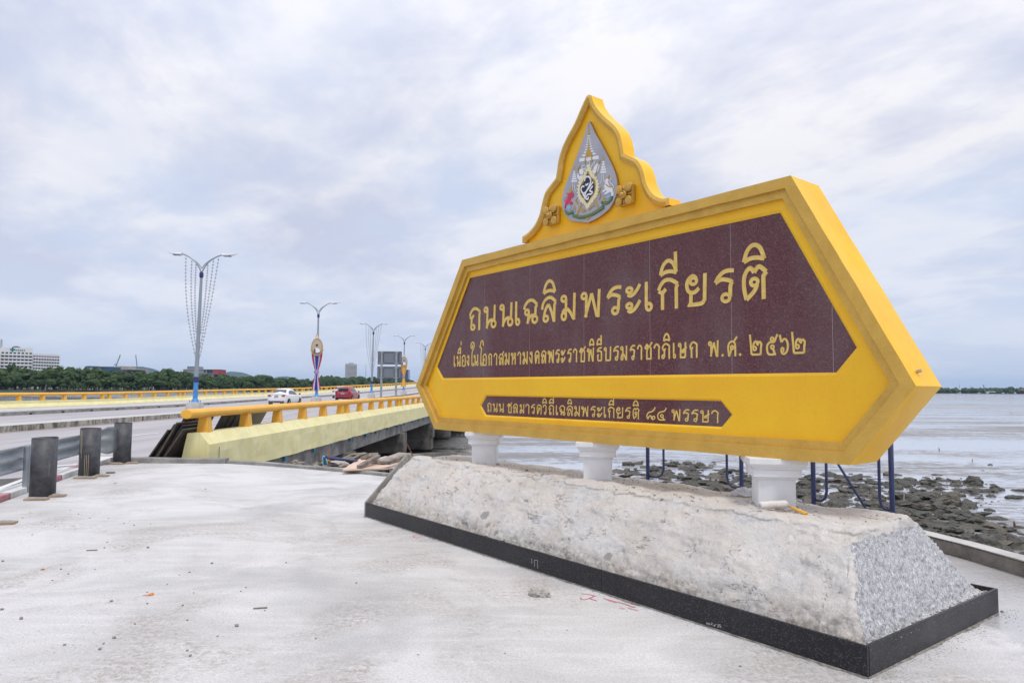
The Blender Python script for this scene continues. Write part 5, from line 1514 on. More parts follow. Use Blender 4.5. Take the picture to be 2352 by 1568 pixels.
    if kind == 'sedan':
        MB().box((0, .12, 1.06), (1.20, .20, .03)).build('boot_spoiler', paint, r, bevel=.01)
        MB().tube([(0, 1.0, 1.36), (0, .95, 1.62)], .008, 5).build('aerial', rubber, r)
        m_ = MB(); m_.box((0, .02, .95), (.10, .02, .07)); m_.build('badge', chrome, r, bevel=.01)
    else:
        MB().box((0, -.03, .90), (.9, .012, .03)).build('chrome_strip', chrome, r)
        m_ = MB(); m_.box((0, -.02, 1.0), (.10, .02, .07)); m_.build('badge', chrome, r, bevel=.01)
        MB().box((0, .10, 1.47), (1.05, .30, .03)).build('roof_spoiler', paint, r, bevel=.01)
    return r
mroad = -atan2(.02, 1)
def place(o, px, y, rz=0, s_=1.0):
    o.location = (at_y(px, 900, y).x, y, zr(y) + RZ + .002); o.rotation_euler = (0, 0, mroad + rz); o.scale = (s_, s_, s_)
c1_ = make_car('sedan', car_white); place(c1_, 635, 63.5, radians(-2), 1.03)
tag(c1_, 'white sedan with a small boot spoiler driving away in the far carriageway', 'car')
c2_ = make_car('hatch', car_red); place(c2_, 787, 78.5, radians(-3), 1.06)
tag(c2_, 'dark red hatchback driving away beside the second lamp', 'car')
c3_ = copy_tree(c1_); place(c3_, 777, 93.0, radians(0), 1.03)
tag(c3_, 'white car partly hidden behind the red hatchback', 'car')

# ================================================================== guard rail and plastic pipe bollards
gr_ = empty('guardrail', (0, 0, 0), 0, 'galvanised crash barrier with a flared fishtail end behind the black bollards', 'crash barrier')
line = [(-4.0, -2), (-5.1, 2), (-6.25, 6), (-6.98, 8.6), (-7.55, 10.6), (-8.02, 12.4), (-8.42, 13.9), (-8.56, 14.6)]
bxx = lambda y_: interp([(b_, a_) for a_, b_ in line], y_)
Wp = [(-.19, .075), (-.155, .07), (-.12, .02), (-.075, .0), (-.04, .045), (-.015, .075), (.015, .075), (.04, .045), (.075, .0), (.12, .02), (.155, .07), (.19, .075)]
pts = [(x, y_) for x, y_ in line] ; pts = spline(pts, 6)
m_ = MB(); nW = len(Wp)
for i, (x, y_) in enumerate(pts):
    for h, dpt in Wp: m_.v.append((x + .04 + dpt, y_, .525 + h))
for i in range(len(pts) - 1):
    for k_ in range(nW - 1):
        a = i * nW + k_; m_.f.append((a, a + 1, a + 1 + nW, a + nW)); m_.m.append(0)
# keep the trough towards the road; flared end
e0 = pts[-1]
for t, hs in ((0, 1.0), (.25, 1.25), (.55, 1.5), (.8, 1.45), (1.0, 1.1)):
    for h, dpt in Wp: m_.v.append((e0[0] + .04 + dpt * (1 - t) + .16 * t, e0[1] + .65 * t, .525 + h * hs))
b0 = len(pts) * nW
for i in range(4):
    for k_ in range(nW - 1):
        a = b0 + i * nW + k_; m_.f.append((a, a + 1, a + 1 + nW, a + nW)); m_.m.append(0)
gb = m_.build('beam', galv, gr_, smooth=True); sm = gb.modifiers.new('t', 'SOLIDIFY'); sm.thickness = .004
for y_ in (4.9, 8.5, 11.2, 13.84):
    x = bxx(y_) + .19
    pm = MB().lathe([(.057, -.03), (.057, .70), (.05, .725), (.02, .735)], 14, c=(x, y_)); pm.build('post', galv, gr_, smooth=False)
    MB().tube([(x - .1, y_, .525), (x + .12, y_, .525)], .011, 6).build('bolt', galv, gr_)
    MB().tube([(x + .07, y_, .525), (x + .09, y_, .525)], .022, 6).build('nut', galv, gr_)

def m_hdpe():
    m, t, b, oc = newmat('scuffed_black_pipe')
    base = t.mix(t.ramp(t.noise(oc, 7, 8, .78), (.42, 0.0), (.68, 1.0)), (.040, .042, .050), (.10, .10, .108))
    base = t.mix(t.ramp(t.noise(t.mapping(oc, sc=(1, 1, .08), loc=(2, 2, 0)), 16, 3, .5), (.68, 0.0), (.76, .3)), base, (.20, .185, .16))
    base = t.mix(t.ramp(t.noise(oc, 70, 4, .8), (.56, 0.0), (.70, .6)), base, (.22, .22, .22))
    t.l(base, b.inputs['Base Color']); b.inputs['Roughness'].default_value = .55
    bp = t.n('ShaderNodeBump'); bp.inputs['Strength'].default_value = .2; bp.inputs['Distance'].default_value = .004
    t.l(t.noise(oc, 30, 4, .6), bp.inputs['Height']); t.l(bp.outputs[0], b.inputs['Normal'])
    return m
hdpe = m_hdpe()
fill = mat('concrete_infill', (.52, .50, .47), .9, bump=.5, bsc=20)
def make_bollard():
    r = empty('bollard')
    m_ = MB(); R = .172
    m_.lathe([(R, -.02), (R, .862)], 36); me_ = m_.build('pipe', hdpe, r, smooth=False)
    m_.v, m_.f, m_.m = [], [], []
    # open rim with a dished concrete fill
    mo = MB(); N_ = 36
    for rr, zz in ((R, .862), (R, .872), (R - .014, .872), (R - .014, .850), (R * .5, .842), (0.001, .840)):
        for k_ in range(N_): mo.v.append((rr * cos(2 * pi * k_ / N_), rr * sin(2 * pi * k_ / N_), zz + .006 * sin(2 * pi * k_ / N_ + 1)))
    for i in range(5):
        for k_ in range(N_):
            a, b = i * N_ + k_, i * N_ + (k_ + 1) % N_; mo.f.append((a, b, b + N_, a + N_)); mo.m.append(0 if i < 3 else 1)
    mo.build('rim', [hdpe, fill], r)
    for p in me_.data.polygons: p.use_smooth = len(p.vertices) == 4
    return r
bol = make_bollard()
bl = [((97, 1141), 'black pipe bollard nearest the camera, plain and scuffed'), ((204, 1094), 'middle black pipe bollard with cream drips down its side'),
      ((279.5, 1065), 'cleanest black pipe bollard, farthest along the kerb beside the guardrail end')]
for k_, (p, lab) in enumerate(bl):
    o = bol if k_ == 0 else copy_tree(bol)
    q = gp(*p); o.location = (q.x * (1 + .10 / q.y), q.y + .10, 0); o.rotation_euler = (0, 0, k_ * 2.1)
    tag(o, lab, 'bollard', 'black pipe bollards along the kerb')
    if k_ == 1:
        dr = mat('cream_drip', (.45, .38, .26), .8)
        for a0, ln in ((-2.05, .42), (-1.92, .5), (-1.50, .33), (-1.33, .58), (-1.16, .6)):
            a = a0 - o.rotation_euler[2]; m_ = MB()
            zt_ = .84 if a0 < -1.8 else .40
            zb_ = zt_ - ln if zt_ > .5 else .01
            m_.tube([(.1735 * cos(a), .1735 * sin(a), zt_), (.1735 * cos(a + .02), .1735 * sin(a + .02), zb_)], .0035, 5); m_.build('paint_drip', dr, o)
# broken timber shims at the bollard feet
def shim(px, py, L, W2, rz_, label, z=.0):
    q = gp(px, py); r = empty('timber_offcut', (q.x, q.y, .0), rz_, label, 'timber', 'timber offcuts at the bollard feet')
    MB().box((0, 0, .014), (L, W2, .026)).build('board', wood, r, bevel=.003)
    m_ = MB(); rg = random.Random(int(px)); n = 7
    for i in range(n + 1):
        for j in range(5):
            x, y_ = (i / n - .5) * (L - .02), (j / 4 - .5) * (W2 - .02)
            ed = i in (0, n) or j in (0, 4)
            m_.v.append((x, y_, .0275 + (0 if ed else .006 + .014 * rg.random())))
    for i in range(n):
        for j in range(4): a = i * 5 + j; m_.f.append((a, a + 5, a + 6, a + 1)); m_.m.append(0)
    m_.build('mortar', conc, r)
    return r
shim(84, 1148, .30, .13, radians(6), 'timber offcut in front of the nearest bollard')
shim(133, 1140, .20, .15, radians(15), 'timber offcut to the right of the nearest bollard')
shim(196, 1098.5, .36, .12, radians(3), 'timber offcut in front of the bollard with cream drips')
shim(233, 1094, .24, .14, radians(12), 'timber offcut to the right of the bollard with cream drips')
shim(263, 1066, .34, .11, radians(2), 'timber offcut at the left foot of the farthest bollard')
shim(300, 1064.5, .30, .12, radians(8), 'timber offcut to the right of the farthest bollard')
shim(8, 1203, .26, .15, radians(18), 'timber offcut at the very left edge of the forecourt')
# ================================================================== distant land, hills and forest
def m_leaf(name, a, b_, c):
    m, t, b, oc = newmat(name)
    base = t.mix(t.ramp(t.noise(oc, .55, 5, .7), (.36, 0.0), (.62, 1.0)), a, b_)
    oi = t.n('ShaderNodeObjectInfo')
    base = t.mix(t.math('MULTIPLY', oi.outputs['Random'], .55), base, c)
    t.l(base, b.inputs['Base Color']); b.inputs['Roughness'].default_value = .8; b.inputs['Specular IOR Level'].default_value = .2
    return m
leaf1 = m_leaf('mangrove_leaf', (.022, .048, .018), (.075, .120, .038), (.050, .075, .028))
leaf2 = m_leaf('mangrove_leaf_dark', (.018, .038, .015), (.052, .088, .030), (.028, .050, .020))
bark = mat('mangrove_bark', (.30, .27, .23), .9)
def crown_mesh(name, seed, blobs, R, Hc, quads, mt):
    rg = random.Random(seed)
    bm_ = bmesh.new()
    for k in range(blobs):
        a = rg.random() * 2 * pi; rr = R * .62 * sqrt(rg.random()); z = Hc * (.30 + .55 * rg.random())
        r = R * (.30 + .22 * rg.random())
        if k == 0: rr, z, r = 0, Hc * .68, R * .5
        res = bmesh.ops.create_icosphere(bm_, subdivisions=2, radius=r)
        c = Vector((rr * cos(a), rr * sin(a), z))
        for v in res['verts']:
            n_ = v.co.normalized()
            f = 1 + .34 * noise.fractal(n_ * 2.4 + c * .7, 1, 2, 3)
            v.co = Vector((v.co.x * f, v.co.y * f, v.co.z * f * .85)) + c
    # leaf clumps on and around the blobs
    bm_.verts.ensure_lookup_table()
    base = [v.co.copy() for v in bm_.verts]; nrm_c = Vector((0, 0, Hc * .5))
    for k in range(quads):
        p = base[rg.randrange(len(base))]
        d = (p - nrm_c).normalized()
        s_ = R * (.05 + .07 * rg.random())
        c = p + d * R * .10 * rg.random() + Vector((rg.uniform(-1, 1), rg.uniform(-1, 1), rg.uniform(-1, 1))) * R * .07
        u = Vector((rg.uniform(-1, 1), rg.uniform(-1, 1), rg.uniform(-1, 1))).normalized(); w_ = u.cross(d + Vector((.01, .02, .03))).normalized()
        bm_.faces.new([bm_.verts.new(c + u * s_), bm_.verts.new(c + w_ * s_), bm_.verts.new(c - u * s_ * .8), bm_.verts.new(c - w_ * s_ * .9)])
    me = bpy.data.meshes.new(name); bm_.to_mesh(me); bm_.free(); me.materials.append(mt)
    return me
def trunk_mesh(name, seed, R, H_):
    rg = random.Random(seed); m_ = MB()
    for k in range(4):
        x, y = rg.uniform(-R * .5, R * .5), rg.uniform(-R * .3, R * .3)
        m_.tube([(x * 1.3, y, -.2), (x * 1.1 + rg.uniform(-.4, .4), y, H_ * .3), (x * .6, y * .6, H_ * .62)], [.20, .15, .08], 5)
    me = bpy.data.meshes.new(name); me.from_pydata(m_.v, [], m_.f); me.materials.append(bark)
    return me
crowns = [crown_mesh('crown', 10 + k, 13, 4.6, 11.5, 520, leaf1 if k % 2 == 0 else leaf2) for k in range(5)]
trunks = [trunk_mesh('trunk', 40 + k, 4.6, 11.5) for k in range(3)]
CH = [max(v.co.z for v in m_.vertices) for m_ in crowns]
rg = random.Random(5)
def tree(x, y, s_, rz_, k, label, group, z=-1.5):
    r = empty('mangrove_tree', (x, y, z), rz_, label, 'tree', group)
    wv = rg.uniform(.80, 1.55); r.scale = (s_ * wv, s_ * wv, s_)
    for nm, me in (('trunk', trunks[k % 3]), ('crown', crowns[k % 5])):
        o = bpy.data.objects.new(nm, me); COL.objects.link(o); o.parent = r
    return r
# the forest edge runs away from left to right: (view px, distance, tree-top scale)
edge = [(-120, 455), (0, 480), (200, 520), (400, 590), (600, 720), (740, 900), (850, 1150)]
GRP = 'mangrove trees along the far shore'
px = -110.0; k = 0
topy = [(-100, 842), (0, 841.5), (60, 846), (90, 847), (120, 845), (145, 844), (190, 847.5), (222, 850.5), (256, 853), (290, 857), (307, 852.5), (342, 855), (376, 847.5), (402, 848.5), (430, 853), (450, 857.5), (472, 862), (515, 856.5), (535, 863.5), (571, 861), (635, 866), (703, 869.5), (740, 872)]
while px < 770:
    D = interp(edge, px)
    for row in range(3):
        Dd = D + row * 13 + rg.uniform(-3, 3)
        pp = px + rg.uniform(-6, 6)
        x = at_y(pp, 880, Dd).x
        top = at_y(pp, interp(topy, pp), Dd).z + 1.5
        s_ = top / CH[k % 5] * (1.0 if row else rg.uniform(.45, .92)) * (rg.uniform(.80, .98) if rg.random() < .75 else rg.uniform(.98, 1.14)) * (1 if row < 2 else 1.02)
        lab = 'leafy mangrove tree at the front of the forest, its feet in the water' if row == 0 else 'dark green mangrove tree rising behind the front row of the forest'
        tree(x, Dd, s_, rg.random() * 6.28, k, lab, GRP + (', front row' if row == 0 else ', back rows'))
        k += 1
    px += 5.4 * FPX / 1640 * 560 / D * 1.9
# the farther wood, one mass
def wood_mass(name, cols, mt, seed):
    rg2 = random.Random(seed); bm_ = bmesh.new()
    for (px_, D, ztop, r) in cols:
        x = at_y(px_, 880, D).x
        z = -1.5 + rg2.uniform(.35, 1) * (ztop + 1.5 - r * .7)
        res = bmesh.ops.create_icosphere(bm_, subdivisions=2, radius=r)
        for v in res['verts']:
            f = 1 + .45 * noise.fractal(v.co / r * 2.2 + Vector((px_, D * .1, seed)), 1, 2, 3)
            v.co = v.co * f + Vector((x, D, z))
    me = bpy.data.meshes.new(name); bm_.to_mesh(me); bm_.free(); me.materials.append(mt)
    return link(name, me)
cols = []
for i in range(420):
    p_ = rg.uniform(735, 1080); D = interp([(735, 900), (850, 1150), (1080, 1700)], p_) + rg.uniform(0, 60)
    zt_ = at_y(p_, interp([(735, 865), (800, 868), (860, 866), (930, 871), (960, 878), (1080, 882)], p_), D).z
    cols.append((p_, D, zt_, rg.uniform(4, 7.5)))
tag(wood_mass('far_mangrove_wood', cols, leaf2, 3), 'far mangrove wood thinning out behind the lamps', kind='stuff')
cols = []
for i in range(760):
    p_ = rg.uniform(1000, 2480); D = 2150 + rg.uniform(0, 90)
    ytop = interp([(1000, 884), (2140, 890.5), (2200, 891), (2285, 890.5), (2310, 889), (2352, 889), (2480, 887)], p_)
    cols.append((p_, D, at_y(p_, ytop, D).z, rg.uniform(5, 8)))
tag(wood_mass('far_shore_wood', cols, leaf1, 4), 'thin line of trees on the far shore at the right horizon', kind='stuff')
# bank under the far shore and land behind everything
mb = MB()
mb.box((at_y(1750, 900, 2130).x, 2160, WZ + .6), (2400, 60, 2.4))
tag(mb.build('far_shore_bank', bank_m), 'low dark bank of the far shore', kind='structure')
land_m = mat('far_land', (.09, .11, .07), .9)
mb = MB(); mb.prism([(at_y(-300, 880, 430).x, 432), (at_y(0, 880, 472).x, 472), (at_y(400, 880, 580).x, 580), (at_y(740, 880, 890).x, 890), (at_y(1100, 880, 1690).x, 1690), (at_y(1100, 880, 1700).x + 900, 9000), (-9000, 9000), (-2500, 432)], WZ - 1, -1.5)
tag(mb.build('terrain', land_m), 'flat land behind the mangroves', kind='structure')
# hills
hill_m = mat('forested_hill', (.045, .075, .05), .95, col2=(.03, .055, .04), sc=.004)
mb = MB()
def hill(pl_, D, depth, col=0):
    xs_ = [at_y(p_, 880, D).x for p_, _ in pl_]; zs = [at_y(p_, t_, D).z for p_, t_ in pl_]
    n = 60; rows = 9; v0 = len(mb.v)
    for j in range(rows):
        q = j / (rows - 1)
        for i in range(n + 1):
            x = lerp(xs_[0], xs_[-1], i / n); z = interp(list(zip(xs_, zs)), x) * sin(pi * (.02 + .96 * q)) ** .8
            mb.v.append((x, D + depth * (q - .5), z * (1 + .05 * fb(x * .01, q * 5, D)) + 8 * fb(x * .004, q * 3, 1) * sin(pi * q)))
    for j in range(rows - 1):
        for i in range(n):
            a = v0 + j * (n + 1) + i; mb.f.append((a, a + 1, a + n + 2, a + n + 1)); mb.m.append(0)
hill([(225, 885), (262, 850), (274, 842), (287, 843.5), (300, 847), (318, 843), (326, 841.5), (334, 846), (345, 853), (362, 857), (384, 852), (400, 858), (430, 862), (470, 885)], 6500, 1500)
hill([(490, 885), (520, 858), (530, 855), (542, 853), (552, 856), (566, 862), (590, 868), (620, 884)], 6800, 1200)
hill([(600, 885), (645, 866), (660, 865), (680, 872), (720, 885)], 7000, 1200)
tag(mb.build('hills', hill_m, smooth=True), 'low blue hills on the skyline behind the forest', kind='structure')

# ================================================================== buildings
b_white = mat('bright_wall_paint', (.70, .70, .72), .7); b_cream = mat('cream_wall_paint', (.55, .53, .48), .7); b_win = mat('dark_window_recess', (.035, .04, .055), .3)
b_grey = mat('grey_facade', (.17, .19, .22), .7); b_blue = mat('blue_facade', (.035, .09, .17), .6); b_red = mat('red_facade', (.42, .06, .09), .6); b_raw = mat('raw_block_wall', (.40, .36, .34), .9)
b_purple = mat('curtained_window', (.18, .11, .17), .5); b_glass = mat('blue_glass_tower', (.10, .15, .24), .25); b_teal = mat('green_sign_letters', (.01, .20, .20), .5)
def slabwin(name, pxl, pxr, ytl, ytr, D, Dr, floors, bays, pitch, label, wallm, winm=b_win, win_w=.66, win_h=.45, band=True, depth=14, top_par=1.2, stuffw=False, name2='building', skip=0, z0=WZ):
    """a slab block whose front runs from (pxl,D) to (pxr,Dr)"""
    A, B = at_y(pxl, ytl, D), at_y(pxr, ytr, Dr)
    r = empty(name, (A.x, A.y, 0), 0, label, 'building')
    W_ = Vector((B.x - A.x, B.y - A.y, 0)); L_ = W_.length; ang = atan2(W_.y, W_.x)
    r.rotation_euler = (0, 0, ang)
    H_ = A.z
    MB().box((L_ / 2, depth / 2, (H_ + z0) / 2), (L_, depth, H_ - z0)).build('wall', wallm, r)
    bw = L_ / bays
    wmesh = None; allw = MB()
    for f in range(floors):
        zt_ = H_ - top_par - f * pitch
        if band: MB().box((L_ / 2, -.55, zt_ - pitch * (win_h + .275)), (L_ + .6, 1.1, pitch * .45)).build('balcony', wallm, r)
        for b_ in range(bays):
            c = ((b_ + .5) * bw, -.04, zt_ - pitch * win_h * .5)
            if stuffw: allw.box(c, (bw * win_w, .08, pitch * win_h)); continue
            if wmesh is None:
                o = MB().box((0, 0, 0), (bw * win_w, .08, pitch * win_h)).build('window', winm, r); wmesh = o.data
            else:
                o = bpy.data.objects.new('window', wmesh); COL.objects.link(o); o.parent = r
            o.location = c
    if stuffw:
        o = allw.build('windows', winm, r); o['kind'] = 'stuff'
    return r, L_, H_
hA, LA, HA = slabwin('hospital_building', 2.5, 75.5, 797, 801.5, 690, 705, 6, 8, 3.28, 'white hospital block with balconies and a green cross with lettering on its roof band', b_white, top_par=4.6, depth=18)
# sign on the roof band
cxm = LA * (36 / 73.); zc = HA - 2.2
cr_ = MB(); 
s0 = empty('rooftop_sign', (0, 0, 0)); s0.parent = hA; s0.location = (0, -.12, 0)
MB().box((LA * .36, 0, zc + .2), (1.5, .25, 4.2)).build('cross_upright', b_teal, s0); MB().box((LA * .36, -.02, zc + .2), (4.2, .25, 1.4)).build('cross_bar', b_teal, s0)
rg3 = random.Random(9); x = LA * .47; i = 0
m_ = MB()
while x < LA * .78:
    w_ = rg3.uniform(.7, 1.1)
    # small looped characters too far off to read
    m_.box((x, 0, zc - .35), (.32, .2, 1.7)); m_.box((x + w_ * .7, 0, zc - .35), (.32, .2, 1.5 + .4 * (i % 2))); m_.box((x + w_ * .35, -.01, zc + .35 * (1 if i % 3 else -1)), (w_, .2, .45))
    x += w_ + .75; i += 1
m_.build('sign_lettering', b_teal, s0)
MB().add([(LA * .32, .5, HA), (LA * .62, .5, HA), (LA * .56, .5, HA + 1.1), (LA * .48, .5, HA + 1.6), (LA * .40, .5, HA + 1.3), (LA * .32, 9, HA), (LA * .62, 9, HA), (LA * .56, 9, HA + 1.1), (LA * .48, 9, HA + 1.6), (LA * .40, 9, HA + 1.3)],
         [(0, 1, 2, 3, 4), (4, 3, 8, 9), (3, 2, 7, 8), (2, 1, 6, 7), (0, 4, 9, 5)]).build('roof_cover', mat('brown_roof_sheet', (.22, .17, .14), .8), hA)
hB, LB, HB = slabwin('hospital_wing', 76, 137, 811.5, 816.5, 706, 730, 6, 10, 3.0, 'lower five-storey wing with mauve top-floor windows, right of the white hospital block', b_white, top_par=2.0, depth=16, win_w=.6)
for c in hB.children:
    if c.name.startswith('window') and c.location.z > HB - 2.0 - 2.9: 
        c.scale = (1.25, 1, 1.25)
        if c.data.users > 1 and 'mauve' not in bpy.data.meshes:
            mm_ = c.data.copy(); mm_.name = 'mauve'; mm_.materials[0] = b_purple
        c.data = bpy.data.meshes['mauve']
slabwin('hospital_annexe', -60, 1.5, 800, 798, 660, 685, 7, 7, 3.28, 'white block at the very left edge, partly out of view', b_white, top_par=1.5, depth=14)
def mast(name, px_, yb_, yt_, D, label, wd=.6, mt=None, cat='mast'):
    A, B = at_y(px_, yb_, D), at_y(px_, yt_, D)
    r = empty(name, (A.x, A.y, A.z), 0, label, cat)
    h = B.z - A.z; m_ = MB()
    for sx, sy in ((-1, -1), (1, -1), (1, 1), (-1, 1)): m_.tube([(sx * wd / 2, sy * wd / 2, 0), (sx * wd / 4, sy * wd / 4, h)], wd * .09, 4)
    m_.build('leg', mt or grey_steel, r); m_ = MB(); n = int(h / wd / 1.2) + 2
    for i in range(n):
        t = i / n; w_ = lerp(wd / 2, wd / 4, t); z = h * t; z2 = h * (i + 1) / n
        m_.tube([(-w_, -w_, z), (w_, -w_, z2)], wd * .06, 3); m_.tube([(w_, -w_, z), (-w_, -w_, z2)], wd * .06, 3)
    m_.build('lattice', mt or grey_steel, r)
    return r
mast('radio_mast', 2.6, 800, 779, 700, 'short lattice radio mast on the roof at the left edge', 1.8, mat('mast_grey', (.25, .22, .25), .7))
mast('telecom_mast', 840, 872, 836, 1500, 'thin guyed mast on the skyline left of the third lamp', 1.0)
# dark blue and raw construction buildings
def block(name, label, parts, D, depth=25):
    r = empty(name, (0, 0, 0), 0, label, 'building')
    for nm, x0_, x1_, yt_, yb_, mt, dd in parts:
        a, b = at_y(x0_, yt_, D + dd), at_y(x1_, yb_, D + dd)
        MB().box(((a.x + b.x) / 2, D + dd + depth / 2, (a.z + b.z) / 2), (b.x - a.x, depth, a.z - b.z)).build(nm, mt, r)
    return r
block('blue_building', 'long dark blue building with mixed panels over the trees, left of the cranes',
      [('wall', 195, 251, 842, 885, b_blue, 0)] + [('panel', 200 + k * 6.5, 205 + k * 6.5, 843.5, 860, (b_grey, b_raw, b_blue, mat('brown_panel', (.20, .11, .07), .7))[k % 4], -.3 + (-.2)) for k in range(5)] +
      [('roof_edge', 194, 245, 841.2, 842.6, b_grey, -1), ('end_bay', 240, 251, 845, 870, b_blue, -.6), ('blue_banner', 198, 205, 839.5, 841, mat('pale_blue_board', (.2, .35, .5), .6), 2)], 900)
block('construction_building', 'unfinished grey-brown building below the two cranes',
      [('wall', 249, 288, 841.5, 885, b_raw, 0), ('wing', 288, 318, 846.5, 885, b_raw, 8), ('blue_hoarding', 256, 264, 852.5, 858, mat('blue_hoarding', (.10, .35, .62), .6), -.8)] +
      [('floor_slab', 270, 319, 848.5 + k * 4, 849.5 + k * 4, b_grey, -1.2) for k in range(4)] + [('dark_bay', 268.5, 271, 850, 870, b_win, -.9), ('dark_bay', 284, 286, 850, 870, b_win, -.9), ('roof_hut', 272, 278, 840.2, 842, b_raw, 1)], 950)
def crane(px0, yb_, tips, D, label):
    r = empty('tower_crane', (0, 0, 0), 0, label, 'crane', 'cranes on the skyline')
    m_ = MB(); gm = mat('crane_grey', (.22, .25, .27), .7)
    for nm, lns, rr in tips:
        m_ = MB()
        for (a, b, c, d_) in lns: m_.tube([at_y(a, b, D), at_y(c, d_, D)], rr, 5)
        m_.build(nm, gm, r)
    return r
crane(266, 841, [('jib', [(265.5, 841, 276, 814), (266.6, 841, 277, 815.5)] + [(266 + k * 1.05, 840 - k * 2.7, 267 + k * 1.05, 838.5 - k * 2.7) for k in range(9)], .32), ('mast', [(266, 842, 266, 846), (263.5, 838, 267, 836)], .5), ('a_frame', [(264, 836, 260, 842), (264, 836, 271, 842), (266, 835.5, 270, 842)], .25)], 940, 'luffing crane with a slanting jib over the unfinished building')
crane(312, 844, [('jib', [(314.6, 844, 311.3, 815), (315.6, 844, 312.2, 815)] + [(315 - k * .37, 841 - k * 3, 314.6 - k * .37, 839 - k * 3) for k in range(9)], .32)], 955, 'luffing crane with a nearly upright jib, right of the other crane')
block('red_and_grey_building', 'grey modern building with a red end bay above the trees behind the nearest lamp',
      [('wall', 421, 476, 848, 885, b_grey, 0), ('upper_wall', 430, 448, 841, 885, b_grey, 1), ('red_bay', 490.5, 502.5, 848, 860, b_red, -.4), ('roof_edge', 418, 504, 847.2, 848.4, b_white, -1), ('right_wall', 476, 490, 848.4, 885, b_grey, .5)] +
      [('floor_band', 424, 476, 850.3 + 3 * k, 851.4 + 3 * k, b_white, -.8) for k in range(3)] + [('window', 468 + 7 * (k % 3), 472 + 7 * (k % 3), 849.5 + 3.2 * (k // 3), 851.5 + 3.2 * (k // 3), b_win, -.9) for k in range(6)], 1000)
tw_, TL_, TH_ = slabwin('tower_block', 798, 820, 834.8, 835.2, 1500, 1510, 22, 10, 2.6, 'slim pale high-rise tower standing alone above the trees', mat('tower_wall', (.50, .50, .53), .7), win_w=.62, win_h=.55, band=False, depth=16, top_par=3.0, stuffw=True)
MB().box((TL_ * .5, 8, TH_ + .8), (TL_ * .45, 6, 1.6)).build('plant_room', b_grey, tw_)
block('glass_tower', 'blue glass tower behind the gold banner', [('wall', 918, 937, 848.5, 885, b_glass, 0), ('left_wall', 912, 926, 868, 885, b_glass, -10)] + [('floor_line', 918, 937, 850 + 2.2 * k, 850.4 + 2.2 * k, b_grey, -.8) for k in range(11)], 1500)
block('low_cream_building', 'low cream building with a flat roof, right of the second lamp', [('wall', 735, 748, 871, 885, b_cream, 0), ('roof', 733, 745, 867.8, 869.2, b_cream, -1), ('upper_wall', 736, 743, 869.2, 871, b_grey, 1), ('long_wing', 748, 763, 871.8, 885, b_cream, 3)], 1250)
block('low_sheds', 'low pale sheds on the skyline beside the monument sign', [('wall', 930, 938, 877.5, 885, b_white, 0), ('shed', 938, 950, 879, 885, b_raw, 4), ('shed', 950, 962, 880, 886, b_cream, 8)], 1350)
# lone taller tree before the hospital
o = tree(at_y(21, 880, 655).x, 655, 1.0, .3, 1, 'tall dark tree standing up in front of the hospital balconies', None); o.scale = (1.05, 1.05, 2.15)
# cranes and masts on the right horizon
mk_ = mat('far_mast_grey', (.25, .27, .28), .8)
def farline(name, label, cat, lns, D=2120, rr=.9):
    r = empty(name, (0, 0, 0), 0, label, cat); m_ = MB()
    for (a, b, c, d_) in lns: m_.tube([at_y(a, b, D), at_y(c, d_, D)], rr, 5)
    m_.build('lattice', mk_, r)
F5 = lambda x, y: ((3600 + x * .2109) * SF, (1500 + y * .2109) * SF)
farline('harbour_crane', 'slanting grey crane jib above the far shore at the right', 'crane', [(*F5(1575, 182), *F5(1600, 258)), (*F5(1583, 180), *F5(1606, 256)), (*F5(1602, 258), *F5(1612, 300))])
farline('harbour_mast', 'short mast on the far shore beside the yellow sign corner', 'mast', [(*F5(1125, 172), *F5(1125, 260)), (*F5(1112, 250), *F5(1132, 228))], rr=.6)
farline('pylon', 'small cross-armed pylon on the far shore', 'pylon', [(*F5(1348, 205), *F5(1348, 262)), (*F5(1338, 222), *F5(1358, 222)), (*F5(1338, 240), *F5(1358, 240))], rr=.5)
farline('short_pole', 'short dark pole on the far shore between pylon and crane', 'pole', [(*F5(1499, 232), *F5(1499, 262))], rr=.7)
block('far_shore_shed', 'long pale shed on the far shore below the crane', [('wall', *[F5(1660, 0)[0], F5(1820, 0)[0]], F5(0, 308)[1], F5(0, 322)[1], b_cream, 0)], 2100, 12)
block('red_roof_house', 'small red-roofed house at the right end of the far shore', [('wall', F5(2300, 0)[0], F5(2352, 0)[0], F5(0, 262)[1], F5(0, 285)[1], mat('red_roof', (.35, .16, .13), .8), 0)], 2120, 12)
